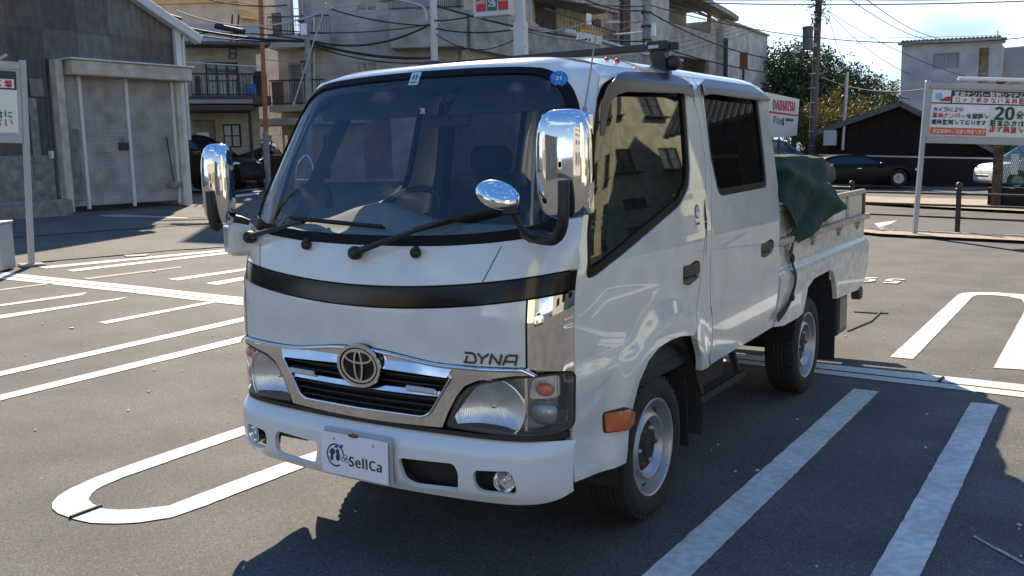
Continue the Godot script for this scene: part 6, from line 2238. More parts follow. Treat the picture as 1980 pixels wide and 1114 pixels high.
	put(s, "badge_ovals", M.silver, bg)
	# lettering on the lid
	s = sb()
	var lp := PackedVector2Array([Vector2(0.575, 0.895), Vector2(0.817, 0.907)])
	var la := fp(lp[0], 0.003)
	var lb := fp(lp[1], 0.003)
	var dirx := (lb - la).normalized()
	var lw := la.distance_to(lb)
	var du: float = lp[1].x - lp[0].x
	var shapes := [[[0.0, 0.0, 0.95, 0.0], [0.95, 0.0, 1.1, 0.25], [1.1, 0.25, 1.0, 0.8], [1.0, 0.8, 0.8, 1.0], [0.8, 1.0, 0.12, 1.0], [0.28, 0.62, 0.12, 0.0]], [[0.12, 1.0, 0.5, 0.5], [1.05, 1.0, 0.5, 0.5], [0.5, 0.5, 0.42, 0.0]], [[0.0, 0.0, 0.2, 1.0], [0.2, 1.0, 0.85, 0.0], [0.85, 0.0, 1.05, 1.0]], [[0.0, 0.0, 0.3, 0.85], [0.3, 0.85, 0.5, 1.0], [0.5, 1.0, 1.15, 1.0], [1.15, 1.0, 1.0, 0.0], [0.2, 0.36, 1.0, 0.36]]]
	for i in 4:
		for q in shapes[i]:
			var prev := Vector3.ZERO
			for e in 4:
				var f := e / 3.0
				var px: float = lp[0].x + du * (i + lerpf(q[0], q[2], f) * 0.86) / 3.95
				var v := fp(Vector2(px, lp[0].y - 0.012 + lerpf(q[1], q[3], f) * 0.036), 0.003)
				if e > 0:
					var d := (v - prev).normalized() * 0.002
					bar(s, prev - d, v + d, 0.0075, 0.005, Vector3(0.3, 0, 1).normalized())
				prev = v
	put(s, "model_lettering", M.letter_grey, t)
	# headlamps
	for sg in [-1.0, 1.0]:
		var o := PackedVector2Array()
		o.append_array(PackedVector2Array([Vector2(0.483, 0.629), Vector2(0.505, 0.677), Vector2(0.55, 0.746), Vector2(0.595, 0.785), Vector2(0.659, 0.808), Vector2(0.818, 0.833), Vector2(0.931, 0.844)]))
		o.append(Vector2(0.998, 0.842))
		o.append(Vector2(0.996, 0.640))
		o.append_array(PackedVector2Array([Vector2(0.961, 0.622), Vector2(0.877, 0.618), Vector2(0.723, 0.62)]))
		if sg < 0:
			o = flipx(o)
		o = rounded(o, 0.015, 2)
		var s2 := sb()
		skin(s2, o, [], 0.03, front(0.006), 0.0, Vector3(0.4 * sg, 0, 1))
		var lamp := put(s2, "headlight", M.lens, t)
		s2 = sb()
		skin(s2, grown(o, 0.006), [grown(o, -0.002)], 0.05, front(0.004), 0.03, Vector3(0.4 * sg, 0, 1))
		put(s2, "lamp_gasket", M.plastic, lamp)
		s2 = sb()
		skin(s2, grown(o, 0.006), [], 0.04, front(-0.112), 0.0, Vector3(0.4 * sg, 0, 1))
		put(s2, "lamp_housing", M.housing, lamp)
		# main reflector bowl with vertical flutes, filling the inner two thirds
		s2 = sb()
		var bc := Vector2(0.675 * sg, 0.705)
		var br := PackedVector2Array()
		for k in 40:
			var a := TAU * k / 40.0
			br.append(bc + Vector2(cos(a) * 0.172, sin(a) * 0.135))
		br = Geometry2D.intersect_polygons(br, grown(o, -0.010))[0]
		skin(s2, br, [], 0.015, func(p: Vector2) -> Vector3: return fp(p, -0.100 + 0.088 * minf(1.0, ((p - bc) / Vector2(0.172, 0.135)).length_squared())), 0.0, Vector3(0, 0, 1))
		put(s2, "reflector", M.fluted, lamp)
		s2 = sb()
		blob(s2, fp(bc, -0.075), Vector3(0.012, 0.012, 0.02), 2.0, 8)
		put(s2, "bulb", M.silver, lamp)
		s2 = sb()
		var rim := []
		for k in 21:
			var a := lerpf(-0.75, 2.0, k / 20.0)
			rim.append(fp(bc + Vector2(cos(a) * 0.174 * sg, minf(sin(a) * 0.128, 0.115)), -0.010))
		tube(s2, rim, 0.006, 6)
		put(s2, "reflector_rim", M.chrome, lamp)
		# amber turn lamp above, clear side lamp below
		var tc := Vector2(0.925 * sg, 0.785)
		s2 = sb()
		blob(s2, fp(tc, -0.022), Vector3(0.036, 0.026, 0.022), 2.3, 10)
		put(s2, "turn_bulb", M.amber, lamp)
		s2 = sb()
		var tr := PackedVector2Array()
		for q in [Vector2(-0.065, -0.042), Vector2(0.062, -0.045), Vector2(0.062, 0.042), Vector2(-0.045, 0.036)]:
			tr.append(tc + Vector2(q.x * sg, q.y))
		skin(s2, rounded(tr, 0.02, 3), [], 0.02, front(-0.055), 0.0, Vector3(0.5 * sg, 0, 1))
		put(s2, "turn_reflector", M.fluted, lamp)
		s2 = sb()
		blob(s2, fp(Vector2(0.928 * sg, 0.69), -0.05), Vector3(0.056, 0.046, 0.035), 2.6, 10)
		put(s2, "side_lamp", mat(Color(0.30, 0.31, 0.33), 0.2, 0.6), lamp)
		s2 = sb()
		var dv := PackedVector2Array([Vector2(0.845 * sg, 0.63), Vector2(0.857 * sg, 0.63), Vector2(0.857 * sg, 0.835), Vector2(0.845 * sg, 0.835)])
		skin(s2, dv, [], 0.05, front(-0.02), 0.04, Vector3(0.3 * sg, 0, 1))
		put(s2, "lamp_divider", M.silver, lamp)
	# dark gap above the bumper
	fskin(t, "bumper_gap", front_poly(func(u: float) -> float: return 0.52, func(u: float) -> float: return 0.622 + 0.012 * pow(absf(u), 6.0), -0.997, 0.997), [], -0.045, 0.0, M.dark, 0.08)
	fskin(t, "lower_lip", front_poly(func(u: float) -> float: return 0.594, func(u: float) -> float: return 0.611 + 0.010 * pow(absf(u), 6.0), -0.99, 0.99), [], 0.004, 0.03, M.plastic, 0.06)

func bump(p: Vector2, off := 0.0) -> Vector3:
	var yt := 0.592
	var yb := 0.345 + 0.008 * p.x * p.x
	var o := 0.048 + off
	o -= 0.060 * pow(clampf((p.y - (yt - 0.06)) / 0.06, 0.0, 1.0), 2.4)
	o -= 0.030 * pow(clampf(((yb + 0.06) - p.y) / 0.06, 0.0, 1.0), 2.0)
	o -= 0.004 * exp(-pow((p.y - 0.545) / 0.004, 2.0))
	var v := fp(p, 0.0)
	var w := 1.0 - 0.55 * pow(absf(p.x), 10.0)
	return v + Vector3(0.012 * signf(p.x) * pow(absf(p.x), 6.0), 0, o * w)

func bumper(t: Node3D) -> void:
	var f := func(p: Vector2) -> Vector3: return bump(p)
	var holes := []
	var fog_r := rounded(PackedVector2Array([Vector2(0.649, 0.477), Vector2(0.808, 0.486), Vector2(0.825, 0.447), Vector2(0.827, 0.401), Vector2(0.681, 0.403), Vector2(0.652, 0.428)]), 0.02, 3)
	var air_r := rounded(PackedVector2Array([Vector2(0.255, 0.483), Vector2(0.543, 0.492), Vector2(0.564, 0.464), Vector2(0.558, 0.396), Vector2(0.321, 0.383), Vector2(0.281, 0.409)]), 0.02, 3)
	fog_r = grown(fog_r, 0.007)
	air_r = grown(air_r, 0.007)
	for q in [fog_r, air_r]:
		holes.append(q)
		holes.append(flipx(q))
	var s := sb()
	skin(s, front_poly(func(u: float) -> float: return 0.345 + 0.008 * u * u + 0.035 * pow(absf(u), 24.0), func(u: float) -> float: return 0.592 - 0.008 * pow(absf(u), 30.0), -1.0, 1.0, 80), holes, 0.035, f, 0.02, Vector3(0, 0, 1))
	put(s, "bumper", M.bumper_paint, t)
	# side returns of the bumper
	for sg in [-1.0, 1.0]:
		for q in [fog_r, air_r]:
			if sg < 0 and q == air_r:
				continue
			s = sb()
			skin(s, grown(q if sg > 0 else flipx(q), 0.02), [], 0.05, func(p: Vector2) -> Vector3: return bump(p, -0.07), 0.0, Vector3(0, 0, 1))
			put(s, "opening_back", M.dark, t)
		var c := bump(Vector2(0.768 * sg, 0.447), -0.05)
		var n := Vector3(0.25 * sg, 0, 1).normalized()
		var xx := Vector3.UP.cross(n).normalized()
		s = sb()
		lathe(s, PackedVector2Array([Vector2(0.0, 0.0), Vector2(0.034, 0.004), Vector2(0.040, 0.03), Vector2(0.043, 0.034), Vector2(0.043, 0.0)]), Transform3D(Basis(xx, n, xx.cross(n)), c), 24)
		var fl := put(s, "fog_lamp", M.reflector, t)
		s = sb()
		lathe(s, PackedVector2Array([Vector2(0.0, 0.044), Vector2(0.022, 0.041), Vector2(0.040, 0.031)]), Transform3D(Basis(xx, n, xx.cross(n)), c), 24)
		put(s, "fog_lens", M.lens, fl)
		s = sb()
		blob(s, c + n * 0.02, Vector3(0.008, 0.016, 0.012), 2.0, 8)
		put(s, "fog_bulb", M.silver, fl)
	# tow eye behind the open grille hole
	s = sb()
	var tw := bump(Vector2(-0.63, 0.46), -0.06)
	tube(s, curve([tw + Vector3(0, 0.03, 0), tw + Vector3(0.02, 0.0, 0.01), tw + Vector3(0, -0.03, 0), tw + Vector3(-0.02, 0.0, 0)], 4), 0.008, 6)
	put(s, "tow_eye", M.plastic, t)
	# number board with its print
	var pc := bump(Vector2(0.012, 0.468), 0.022)
	var bs := Basis(Vector3(1, 0, 0), -0.03) * Basis(Vector3(0, 1, 0), -0.02)
	s = sb()
	box(s, pc, Vector3(0.355, 0.172, 0.006), 0.003, bs)
	var np := put(s, "number_board", M.plate, t)
	s = sb()
	box(s, pc + bs * Vector3(0.01, 0.082, -0.012), Vector3(0.36, 0.04, 0.012), 0.004, bs)
	box(s, pc + bs * Vector3(0.016, -0.003, -0.012), Vector3(0.35, 0.172, 0.006), 0.002, bs)
	put(s, "board_bracket", mat(Color(0.36, 0.37, 0.40), 0.5), np)
	s = sb()
	for x in [-0.105, 0.105]:
		blob(s, pc + bs * Vector3(x, 0.062, 0.003), Vector3(0.007, 0.007, 0.003), 2.0, 6)
	put(s, "board_screw", M.galv, np)
	s = sb()
	blob(s, pc + bs * Vector3(0.0, 0.086, 0.002), Vector3(0.03, 0.008, 0.004), 2.0, 6)
	put(s, "rust_spot", M.rust, np)
	text("print_words", "SellCa", 0.040, Transform3D(bs, pc + bs * Vector3(0.062, -0.020, 0.0036)), M.letter_dark, np, 1.1, 0.0008)
	# globe mark
	s = sb()
	var gc := Vector2(-0.098, -0.005)
	var fm := func(p: Vector2) -> Vector3: return pc + bs * Vector3(p.x, p.y, 0.0040)
	var ring := PackedVector2Array()
	for k in 27:
		var a := -0.5 + TAU * 0.82 * k / 26.0 + 0.6
		ring.append(gc + Vector2(cos(a), sin(a)) * 0.048)
	for k in range(26, -1, -1):
		var a := -0.5 + TAU * 0.82 * k / 26.0 + 0.6
		ring.append(gc + Vector2(cos(a), sin(a)) * 0.041)
	skin(s, ring, [], 1.0, fm, 0.0, Vector3(0, 0, 1))
	for q in [[-0.016, 0.012, 0.017, 0.016], [-0.020, -0.012, 0.010, 0.016], [0.012, 0.016, 0.012, 0.012], [0.014, -0.006, 0.013, 0.020], [0.004, 0.034, 0.010, 0.006]]:
		var o := PackedVector2Array()
		for k in 9:
			var a := TAU * k / 9.0
			o.append(gc + Vector2(q[0] + cos(a) * q[2] * (0.8 + 0.3 * (k % 2)), q[1] + sin(a) * q[3] * (0.75 + 0.3 * ((k + 1) % 2))))
		skin(s, o, [], 1.0, fm, 0.0, Vector3(0, 0, 1))
	skin(s, PackedVector2Array([gc + Vector2(0.026, 0.046), gc + Vector2(0.046, 0.048), gc + Vector2(0.032, 0.028)]), [], 1.0, fm, 0.0, Vector3(0, 0, 1))
	put(s, "globe_mark", mat(Color(0.01, 0.03, 0.10), 0.5), np)
	s = sb()
	var fc := func(p: Vector2) -> Vector3: return pc + bs * Vector3(p.x, p.y, 0.0046)
	for q in [[-0.056, -0.016, 0.011], [-0.036, -0.018, 0.011], [-0.046, -0.006, 0.012]]:
		var o := PackedVector2Array()
		var h := PackedVector2Array()
		for k in 16:
			var a := TAU * k / 16.0
			o.append(Vector2(q[0] + cos(a) * q[2], q[1] + sin(a) * q[2]))
			h.append(Vector2(q[0] + cos(a) * q[2] * 0.68, q[1] + sin(a) * q[2] * 0.68))
		skin(s, o, [h], 1.0, fc, 0.0, Vector3(0, 0, 1))
	put(s, "car_mark", mat(Color(0.05, 0.24, 0.24), 0.5), np)

func cab_sides(t: Node3D) -> void:
	var yt := 2.0
	var arch := PackedVector2Array([Vector2(0.426, 0.387), Vector2(0.393, 0.484), Vector2(0.343, 0.604), Vector2(0.295, 0.697), Vector2(0.209, 0.772), Vector2(0.107, 0.809), Vector2(-0.017, 0.819), Vector2(-0.147, 0.814), Vector2(-0.304, 0.789)])
	var seam1 := PackedVector2Array([Vector2(-0.343, 0.81), Vector2(-0.407, 0.916), Vector2(-0.446, 1.023), Vector2(-0.492, 1.13), Vector2(-0.524, 1.252), Vector2(-0.56, 1.399), Vector2(-0.602, 1.612), Vector2(-0.59, 1.771), Vector2(-0.573, 1.881)])
	var win_f := rounded(PackedVector2Array([Vector2(0.701, 1.178), Vector2(0.659, 1.369), Vector2(0.553, 1.658), Vector2(0.46, 1.838), Vector2(0.382, 1.915), Vector2(0.247, 1.957), Vector2(-0.321, 1.982), Vector2(-0.458, 1.967), Vector2(-0.464, 1.89), Vector2(-0.406, 1.564), Vector2(-0.367, 1.477), Vector2(-0.24, 1.398), Vector2(-0.003, 1.336), Vector2(0.632, 1.18)]), 0.03, 3)
	var win_r := rounded(PackedVector2Array([Vector2(-0.706, 1.959), Vector2(-0.816, 1.986), Vector2(-1.476, 1.978), Vector2(-1.565, 1.923), Vector2(-1.548, 1.485), Vector2(-1.53, 1.428), Vector2(-0.788, 1.415), Vector2(-0.734, 1.436), Vector2(-0.682, 1.621)]), 0.03, 3)
	var door := PackedVector2Array()
	door.append(Vector2(za(0.415) - 0.004, 0.415))
	door.append_array(arch)
	door.append_array(seam1)
	door.append(Vector2(seam1[-1].x - 0.01, yt))
	for i in 16:
		var y := lerpf(yt, 0.44, i / 15.0)
		door.append(Vector2(za(y) - 0.004, y))
	var unused_p := PackedVector2Array()
	for q in seam1:
		unused_p.append(q - Vector2(0.006, 0))
	var rear_arch := PackedVector2Array([Vector2(-0.351, 0.763), Vector2(-0.422, 0.662), Vector2(-0.44, 0.592)])
	var seam2 := PackedVector2Array([Vector2(-0.639, 0.582), Vector2(-0.62, 0.754), Vector2(-0.586, 0.916), Vector2(-0.59, 1.12), Vector2(-0.611, 1.27), Vector2(-0.636, 1.395), Vector2(-0.679, 1.61), Vector2(-0.667, 1.772), Vector2(-0.656, 1.884)])
	unused_p.append(Vector2(seam2[-1].x + 0.004, yt))
	unused_p.append(Vector2(seam1[-1].x - 0.016, yt))
	var st2 := PackedVector2Array()
	st2.append_array(seam1)
	for i in st2.size():
		st2[i] -= Vector2(0.009, 0)
	st2.append(Vector2(seam1[-1].x - 0.016, yt))
	st2.append(Vector2(seam2[-1].x, yt))
	for i in range(seam2.size() - 1, -1, -1):
		st2.append(seam2[i])
	for i in range(rear_arch.size() - 1, -1, -1):
		st2.append(rear_arch[i])
	var rdoor := PackedVector2Array()
	for q in seam2:
		rdoor.append(q - Vector2(0.009, 0))
	rdoor.append(Vector2(seam2[-1].x - 0.007, yt))
	rdoor.append(Vector2(-1.70, yt))
	rdoor.append(Vector2(-1.735, 1.97))
	rdoor.append(Vector2(-1.748, 1.90))
	rdoor.append_array(PackedVector2Array([Vector2(-1.72, 1.756), Vector2(-1.736, 1.455), Vector2(-1.735, 1.182), Vector2(-1.721, 0.877), Vector2(-1.665, 0.599)]))
	for sg in [-1.0, 1.0]:
		var out := Vector3(sg, 0.1, 0)
		# near side has its recessed grips
		var hf := rounded(PackedVector2Array([Vector2(-0.244, 1.106), Vector2(-0.398, 1.133), Vector2(-0.458, 1.119), Vector2(-0.446, 1.046), Vector2(-0.314, 1.021), Vector2(-0.232, 1.038)]), 0.015, 3)
		var hr := rounded(PackedVector2Array([Vector2(-1.396, 1.11), Vector2(-1.567, 1.13), Vector2(-1.627, 1.116), Vector2(-1.61, 1.051), Vector2(-1.465, 1.03), Vector2(-1.38, 1.045)]), 0.015, 3)
		var s := sb()
		skin(s, door, [win_f, hf], 0.045, side(sg), 0.03, out)
		var d := put(s, "front_door", M.paint, t)
		pane_set(d, win_f, sg, M.side_glass)
		grip(d, hf, sg)
		s = sb()
		skin(s, st2, [], 0.05, side(sg), 0.03, out)
		put(s, "door_pillar", M.paint, t)
		s = sb()
		skin(s, rdoor, [win_r, hr], 0.045, side(sg), 0.03, out)
		d = put(s, "rear_door", M.paint, t)
		pane_set(d, win_r, sg, M.privacy_glass)
		grip(d, hr, sg)
		# smoked rain visors
		var v1 := PackedVector2Array([Vector2(0.52, 1.713), Vector2(0.468, 1.828), Vector2(0.403, 1.9), Vector2(0.279, 1.96), Vector2(0.147, 1.98), Vector2(-0.381, 2.005), Vector2(-0.5, 1.985), Vector2(-0.514, 1.901), Vector2(-0.491, 1.891), Vector2(-0.358, 1.907), Vector2(0.239, 1.89), Vector2(0.333, 1.874), Vector2(0.4, 1.835), Vector2(0.452, 1.768), Vector2(0.484, 1.709)])
		var v2 := PackedVector2Array([Vector2(-0.623, 1.906), Vector2(-0.685, 1.969), Vector2(-0.841, 2.003), Vector2(-1.578, 2.004), Vector2(-1.617, 1.955), Vector2(-1.702, 1.928), Vector2(-1.684, 1.913), Vector2(-1.158, 1.915), Vector2(-0.748, 1.92)])
		for v in [v1, v2]:
			s = sb()
			var bb := poly_box(v)
			skin(s, rounded(v, 0.015, 2), [], 0.04, func(p: Vector2) -> Vector3: return sp(p, sg, 0.004 + 0.026 * smoothstep(bb.end.y, bb.end.y - 0.06, p.y)), 0.004, out)
			put(s, "rain_visor", M.smoke, t)
		# amber repeater on the wing
		s = sb()
		var rp := rounded(PackedVector2Array([Vector2(0.572, 0.626), Vector2(0.432, 0.617), Vector2(0.353, 0.588), Vector2(0.337, 0.569), Vector2(0.35, 0.535), Vector2(0.395, 0.524), Vector2(0.566, 0.552)]), 0.01, 2)
		skin(s, rp, [], 0.015, func(p: Vector2) -> Vector3: return sp(p, sg, 0.012 + 0.02 * (1.0 - minf(1.0, pow((p - poly_box(rp).get_center()).length() / 0.085, 2.0)))), 0.03, out)
		put(s, "side_repeater", M.amber, t)
		s = sb()
		skin(s, grown(rp, 0.006), [], 0.03, side(sg, 0.004), 0.004, out)
		put(s, "repeater_base", M.plastic, t)
		# dark inner wheel arch and sill
		s = sb()
		var n := 18
		for i in n:
			var a0 := PI * 1.08 * i / n - 0.1
			var a1 := PI * 1.08 * (i + 1) / n - 0.1
			var p0 := Vector3(0, 0.32 + 0.47 * sin(a0), -0.04 + 0.47 * cos(a0))
			var p1 := Vector3(0, 0.32 + 0.47 * sin(a1), -0.04 + 0.47 * cos(a1))
			var nn := -Vector3(0, sin((a0 + a1) * 0.5), cos((a0 + a1) * 0.5))
			quad(s, p0 + Vector3(sg * 0.835, 0, 0), p1 + Vector3(sg * 0.835, 0, 0), p1 + Vector3(sg * 0.45, 0, 0), p0 + Vector3(sg * 0.45, 0, 0), nn)
		put(s, "arch_liner", M.under, t)
		s = sb()
		box(s, Vector3(sg * 0.72, 0.60, -1.1), Vector3(0.16, 0.08, 1.0), 0.01)
		put(s, "sill", M.under, t)
	# near side: small round-topped sticker
	var sc := PackedVector2Array([Vector2(-0.442, 1.359)])
	var s3 := sb()
	var ov := PackedVector2Array()
	for k in 20:
		ov.append(sc[0] + Vector2(cos(TAU * k / 20.0) * 0.03, sin(TAU * k / 20.0) * 0.034))
	skin(s3, ov, [], 0.1, side(1.0, 0.002), 0.0, Vector3(1, 0, 0))
	var stk := put(s3, "door_sticker", M.blue, t)
	s3 = sb()
	ov = PackedVector2Array()
	for k in 20:
		ov.append(sc[0] + Vector2(cos(TAU * k / 20.0) * 0.021, -0.002 + sin(TAU * k / 20.0) * 0.025))
	skin(s3, ov, [], 0.1, side(1.0, 0.0035), 0.0, Vector3(1, 0, 0))
	put(s3, "sticker_face", M.plate, stk)
	s3 = sb()
	skin(s3, PackedVector2Array([sc[0] + Vector2(-0.012, 0.0), sc[0] + Vector2(0.012, 0.0), sc[0] + Vector2(0.0, 0.016)]), [], 0.1, side(1.0, 0.005), 0.0, Vector3(1, 0, 0))
	skin(s3, PackedVector2Array([sc[0] + Vector2(-0.018, -0.062), sc[0] + Vector2(0.018, -0.062), sc[0] + Vector2(0.018, -0.050), sc[0] + Vector2(-0.018, -0.050)]), [], 0.1, side(1.0, 0.004), 0.0, Vector3(1, 0, 0))
	put(s3, "sticker_print", M.red, stk)
	# rear wall of the cab
	s3 = sb()
	var rw := PackedVector2Array([Vector2(-0.83, 0.6), Vector2(0.83, 0.6), Vector2(0.83, 1.25), Vector2(0.745, 1.95), Vector2(0.66, 2.03), Vector2(-0.68, 2.03), Vector2(-0.765, 1.95), Vector2(-0.83, 1.25)])
	skin(s3, rw, [rrect(Rect2(-0.6, 1.4, 1.2, 0.42), 0.05)], 10.0, func(p: Vector2) -> Vector3: return Vector3(p.x, p.y, -1.735), 0.03, Vector3(0, 0, -1))
	put(s3, "cab_back", M.paint, t)
	s3 = sb()
	skin(s3, rrect(Rect2(-0.6, 1.4, 1.2, 0.42), 0.05), [], 10.0, func(p: Vector2) -> Vector3: return Vector3(p.x, p.y, -1.728), 0.0, Vector3(0, 0, -1))
	put(s3, "back_window", M.privacy_glass, t)

func pane_set(d: Node3D, w: PackedVector2Array, sg: float, m: Material) -> void:
	var out := Vector3(sg, 0.1, 0)
	var s := sb()
	skin(s, grown(w, -0.001), [grown(w, -0.034)], 0.05, side(sg, -0.006), 0.02, out)
	put(s, "window_frame", M.black_frame, d)
	s = sb()
	skin(s, grown(w, -0.03), [], 0.06, side(sg, -0.016), 0.0, out)
	put(s, "window_glass", m, d)

func grip(d: Node3D, h: PackedVector2Array, sg: float) -> void:
	var out := Vector3(sg, 0.1, 0)
	var s := sb()
	skin(s, grown(h, 0.002), [], 0.02, func(p: Vector2) -> Vector3: return sp(p, sg, -0.028 + 0.024 * smoothstep(0.0, 1.0, absf(p.y - poly_box(h).get_center().y) / 0.05)), 0.0, out)
	var g0 := put(s, "door_grip", M.plastic, d)
	s = sb()
	var b := poly_box(h)
	var fl := PackedVector2Array([Vector2(b.position.x + 0.012, b.position.y + b.size.y * 0.42), Vector2(b.end.x - 0.008, b.position.y + b.size.y * 0.42), Vector2(b.end.x - 0.008, b.end.y - 0.012), Vector2(b.position.x + 0.012, b.end.y - 0.012)])
	skin(s, rounded(fl, 0.012, 3), [], 0.03, side(sg, 0.004), 0.012, out)
	put(s, "grip_flap", M.plastic, g0)

func cab_inside(t: Node3D) -> void:
	part_box(t, "cab_floor", M.under, Vector3(0, 0.66, -0.45), Vector3(1.60, 0.06, 2.5))
	var s := sb()
	# dashboard with a binnacle before the wheel
	grid(s, 30, 10, func(u: float, v: float) -> Vector3:
		var x := lerpf(-0.76, 0.76, u)
		var hump := 0.10 * exp(-pow((x + 0.36) / 0.24, 2.0)) * smoothstep(0.2, 0.75, v)
		var z := lerpf(0.90 - 0.10 * pow(absf(x) / 0.76, 2.0), 0.36, v)
		return Vector3(x, 1.325 + 0.03 * v + hump * 0.9 - 0.06 * smoothstep(0.9, 1.0, v), z), Vector3.UP)
	put(s, "dashboard", M.dash, t)
	s = sb()
	grid(s, 20, 4, func(u: float, v: float) -> Vector3:
		return Vector3(lerpf(-0.76, 0.76, u), lerpf(1.30, 0.72, v), 0.36 - 0.06 * v), Vector3(0, 0, -1))
	put(s, "dash_face", M.trim_grey, t)
	# steering wheel
	s = sb()
	var wc := Vector3(-0.36, 1.36, 0.28)
	var wb := Basis(Vector3(1, 0, 0), -0.85)
	var rim := []
	for k in 33:
		rim.append(wc + wb * Vector3(cos(TAU * k / 32.0) * 0.20, sin(TAU * k / 32.0) * 0.20, 0))
	tube(s, rim, 0.016, 8)
	for a in [0.2, PI - 0.2, -PI * 0.5]:
		bar(s, wc, wc + wb * Vector3(cos(a) * 0.19, sin(a) * 0.19, 0), 0.03, 0.015)
	blob(s, wc, Vector3(0.07, 0.05, 0.06), 2.4, 8)
	tube(s, [wc, wc + Vector3(0, -0.2, 0.18)], 0.03, 8)
	put(s, "steering_wheel", M.plastic, t)
	# seats
	for q in [[-0.40, -0.25, 0.5], [0.32, -0.25, 0.66], [0.0, -1.32, 1.3]]:
		s = sb()
		box(s, Vector3(q[0], 0.93, q[1]), Vector3(q[2], 0.2, 0.5), 0.05)
		put(s, "seat", M.seat, t)
		s = sb()
		box(s, Vector3(q[0], 1.25, q[1] - 0.26), Vector3(q[2], 0.60, 0.14), 0.05, Basis(Vector3(1, 0, 0), -0.12))
		var bk := put(s, "seat_back", M.seat, t)
		for x in ([q[0]] if q[2] < 0.6 else [q[0] - q[2] * 0.24, q[0] + q[2] * 0.24]):
			s = sb()
			box(s, Vector3(x, 1.62, q[1] - 0.30), Vector3(0.26, 0.16, 0.1), 0.04)
			tube(s, [Vector3(x, 1.5, q[1] - 0.29), Vector3(x, 1.58, q[1] - 0.3)], 0.02, 6)
			put(s, "head_rest", M.seat, bk)
	# roof lining, sun visors, inner pillars
	s = sb()
	box(s, Vector3(-0.02, 1.995, -0.72), Vector3(1.26, 0.02, 1.9))
	put(s, "roof_lining", M.trim_grey, t)
	for x in [-0.36, 0.36]:
		s = sb()
		box(s, Vector3(x, 1.885, 0.44), Vector3(0.56, 0.02, 0.19), 0.008, Basis(Vector3(1, 0, 0), 0.75))
		put(s, "sun_visor", M.trim_grey, t)
	s = sb()
	box(s, Vector3(-0.085, 1.844, 0.48), Vector3(0.055, 0.024, 0.002))
	put(s, "visor_label", M.plate, t)
	for sg in [-1.0, 1.0]:
		s = sb()
		bar(s, Vector3(sg * 0.80, 0.7, -0.58), Vector3(sg * 0.80, 1.3, -0.60), 0.05, 0.14)
		bar(s, Vector3(sg * 0.80, 1.3, -0.60), Vector3(sg * 0.715, 1.95, -0.62), 0.05, 0.14)
		put(s, "inner_pillar", M.trim_grey, t)
		s = sb()
		bar(s, Vector3(sg * 0.755, 1.33, 0.60), Vector3(sg * 0.655, 1.94, 0.26), 0.05, 0.05)
		put(s, "inner_pillar", M.trim_grey, t)
		s = sb()
		quad(s, Vector3(sg * 0.79, 0.66, 0.66), Vector3(sg * 0.79, 0.66, -1.7), Vector3(sg * 0.79, 1.17, -1.7), Vector3(sg * 0.79, 1.17, 0.60), Vector3(-sg, 0, 0))
		put(s, "door_lining", M.trim_grey, t)
	part_box(t, "back_lining", M.trim_grey, Vector3(-0.02, 1.0, -1.70), Vector3(1.5, 0.78, 0.02))
	part_box(t, "back_lining", M.trim_grey, Vector3(-0.02, 1.90, -1.70), Vector3(1.3, 0.14, 0.02))
	# rear-view mirror
	s = sb()
	box(s, Vector3(0.02, 1.80, 0.40), Vector3(0.22, 0.06, 0.02), 0.01)
	tube(s, [Vector3(0.02, 1.80, 0.41), Vector3(0.02, 1.93, 0.46)], 0.008, 6)
	put(s, "inside_mirror", M.plastic, t)
	# gear lever and a hanging holder
	s = sb()
	tube(s, [Vector3(-0.05, 0.9, 0.22), Vector3(-0.1, 1.27, 0.34)], 0.012, 6)
	blob(s, Vector3(-0.1, 1.29, 0.34), Vector3(0.022, 0.03, 0.022), 2.0, 8)
	put(s, "gear_lever", M.plastic, t)
	s = sb()
	tube(s, [Vector3(-0.522, 1.52, 0.62), Vector3(-0.5, 1.467, 0.62), Vector3(-0.466, 1.434, 0.66)], 0.009, 8)
	blob(s, Vector3(-0.52, 1.455, 0.62), Vector3(0.02, 0.035, 0.012), 2.2, 8)
	put(s, "phone_holder", M.plastic, t)
	s = sb()
	tube(s, curve([Vector3(-1.034, 1.552, 0.3), Vector3(-1.015, 1.622, 0.3), Vector3(-0.95, 1.668, 0.3), Vector3(-0.911, 1.621, 0.3), Vector3(-0.916, 1.551, 0.3), Vector3(-1.035, 1.547, 0.3)], 4), 0.004, 5)
	put(s, "drink_holder", M.chrome, t)

func mirror_shell(s: SurfaceTool, c: Vector3, a: float, b: float, d: float, bs: Basis) -> void:
	grid(s, 40, 30, func(u: float, v: float) -> Vector3:
		var t := u * TAU
		var k := v * PI * 0.5
		var ct := cos(t)
		var sn := sin(t)
		var e := 3.6
		var l := pow(pow(absf(ct), e) + pow(absf(sn), e), -1.0 / e)
		var r := pow(sin(k), 0.75)
		return c + bs * Vector3(ct * l * a * r, sn * l * b * r, d * pow(cos(k), 0.42)), [c])

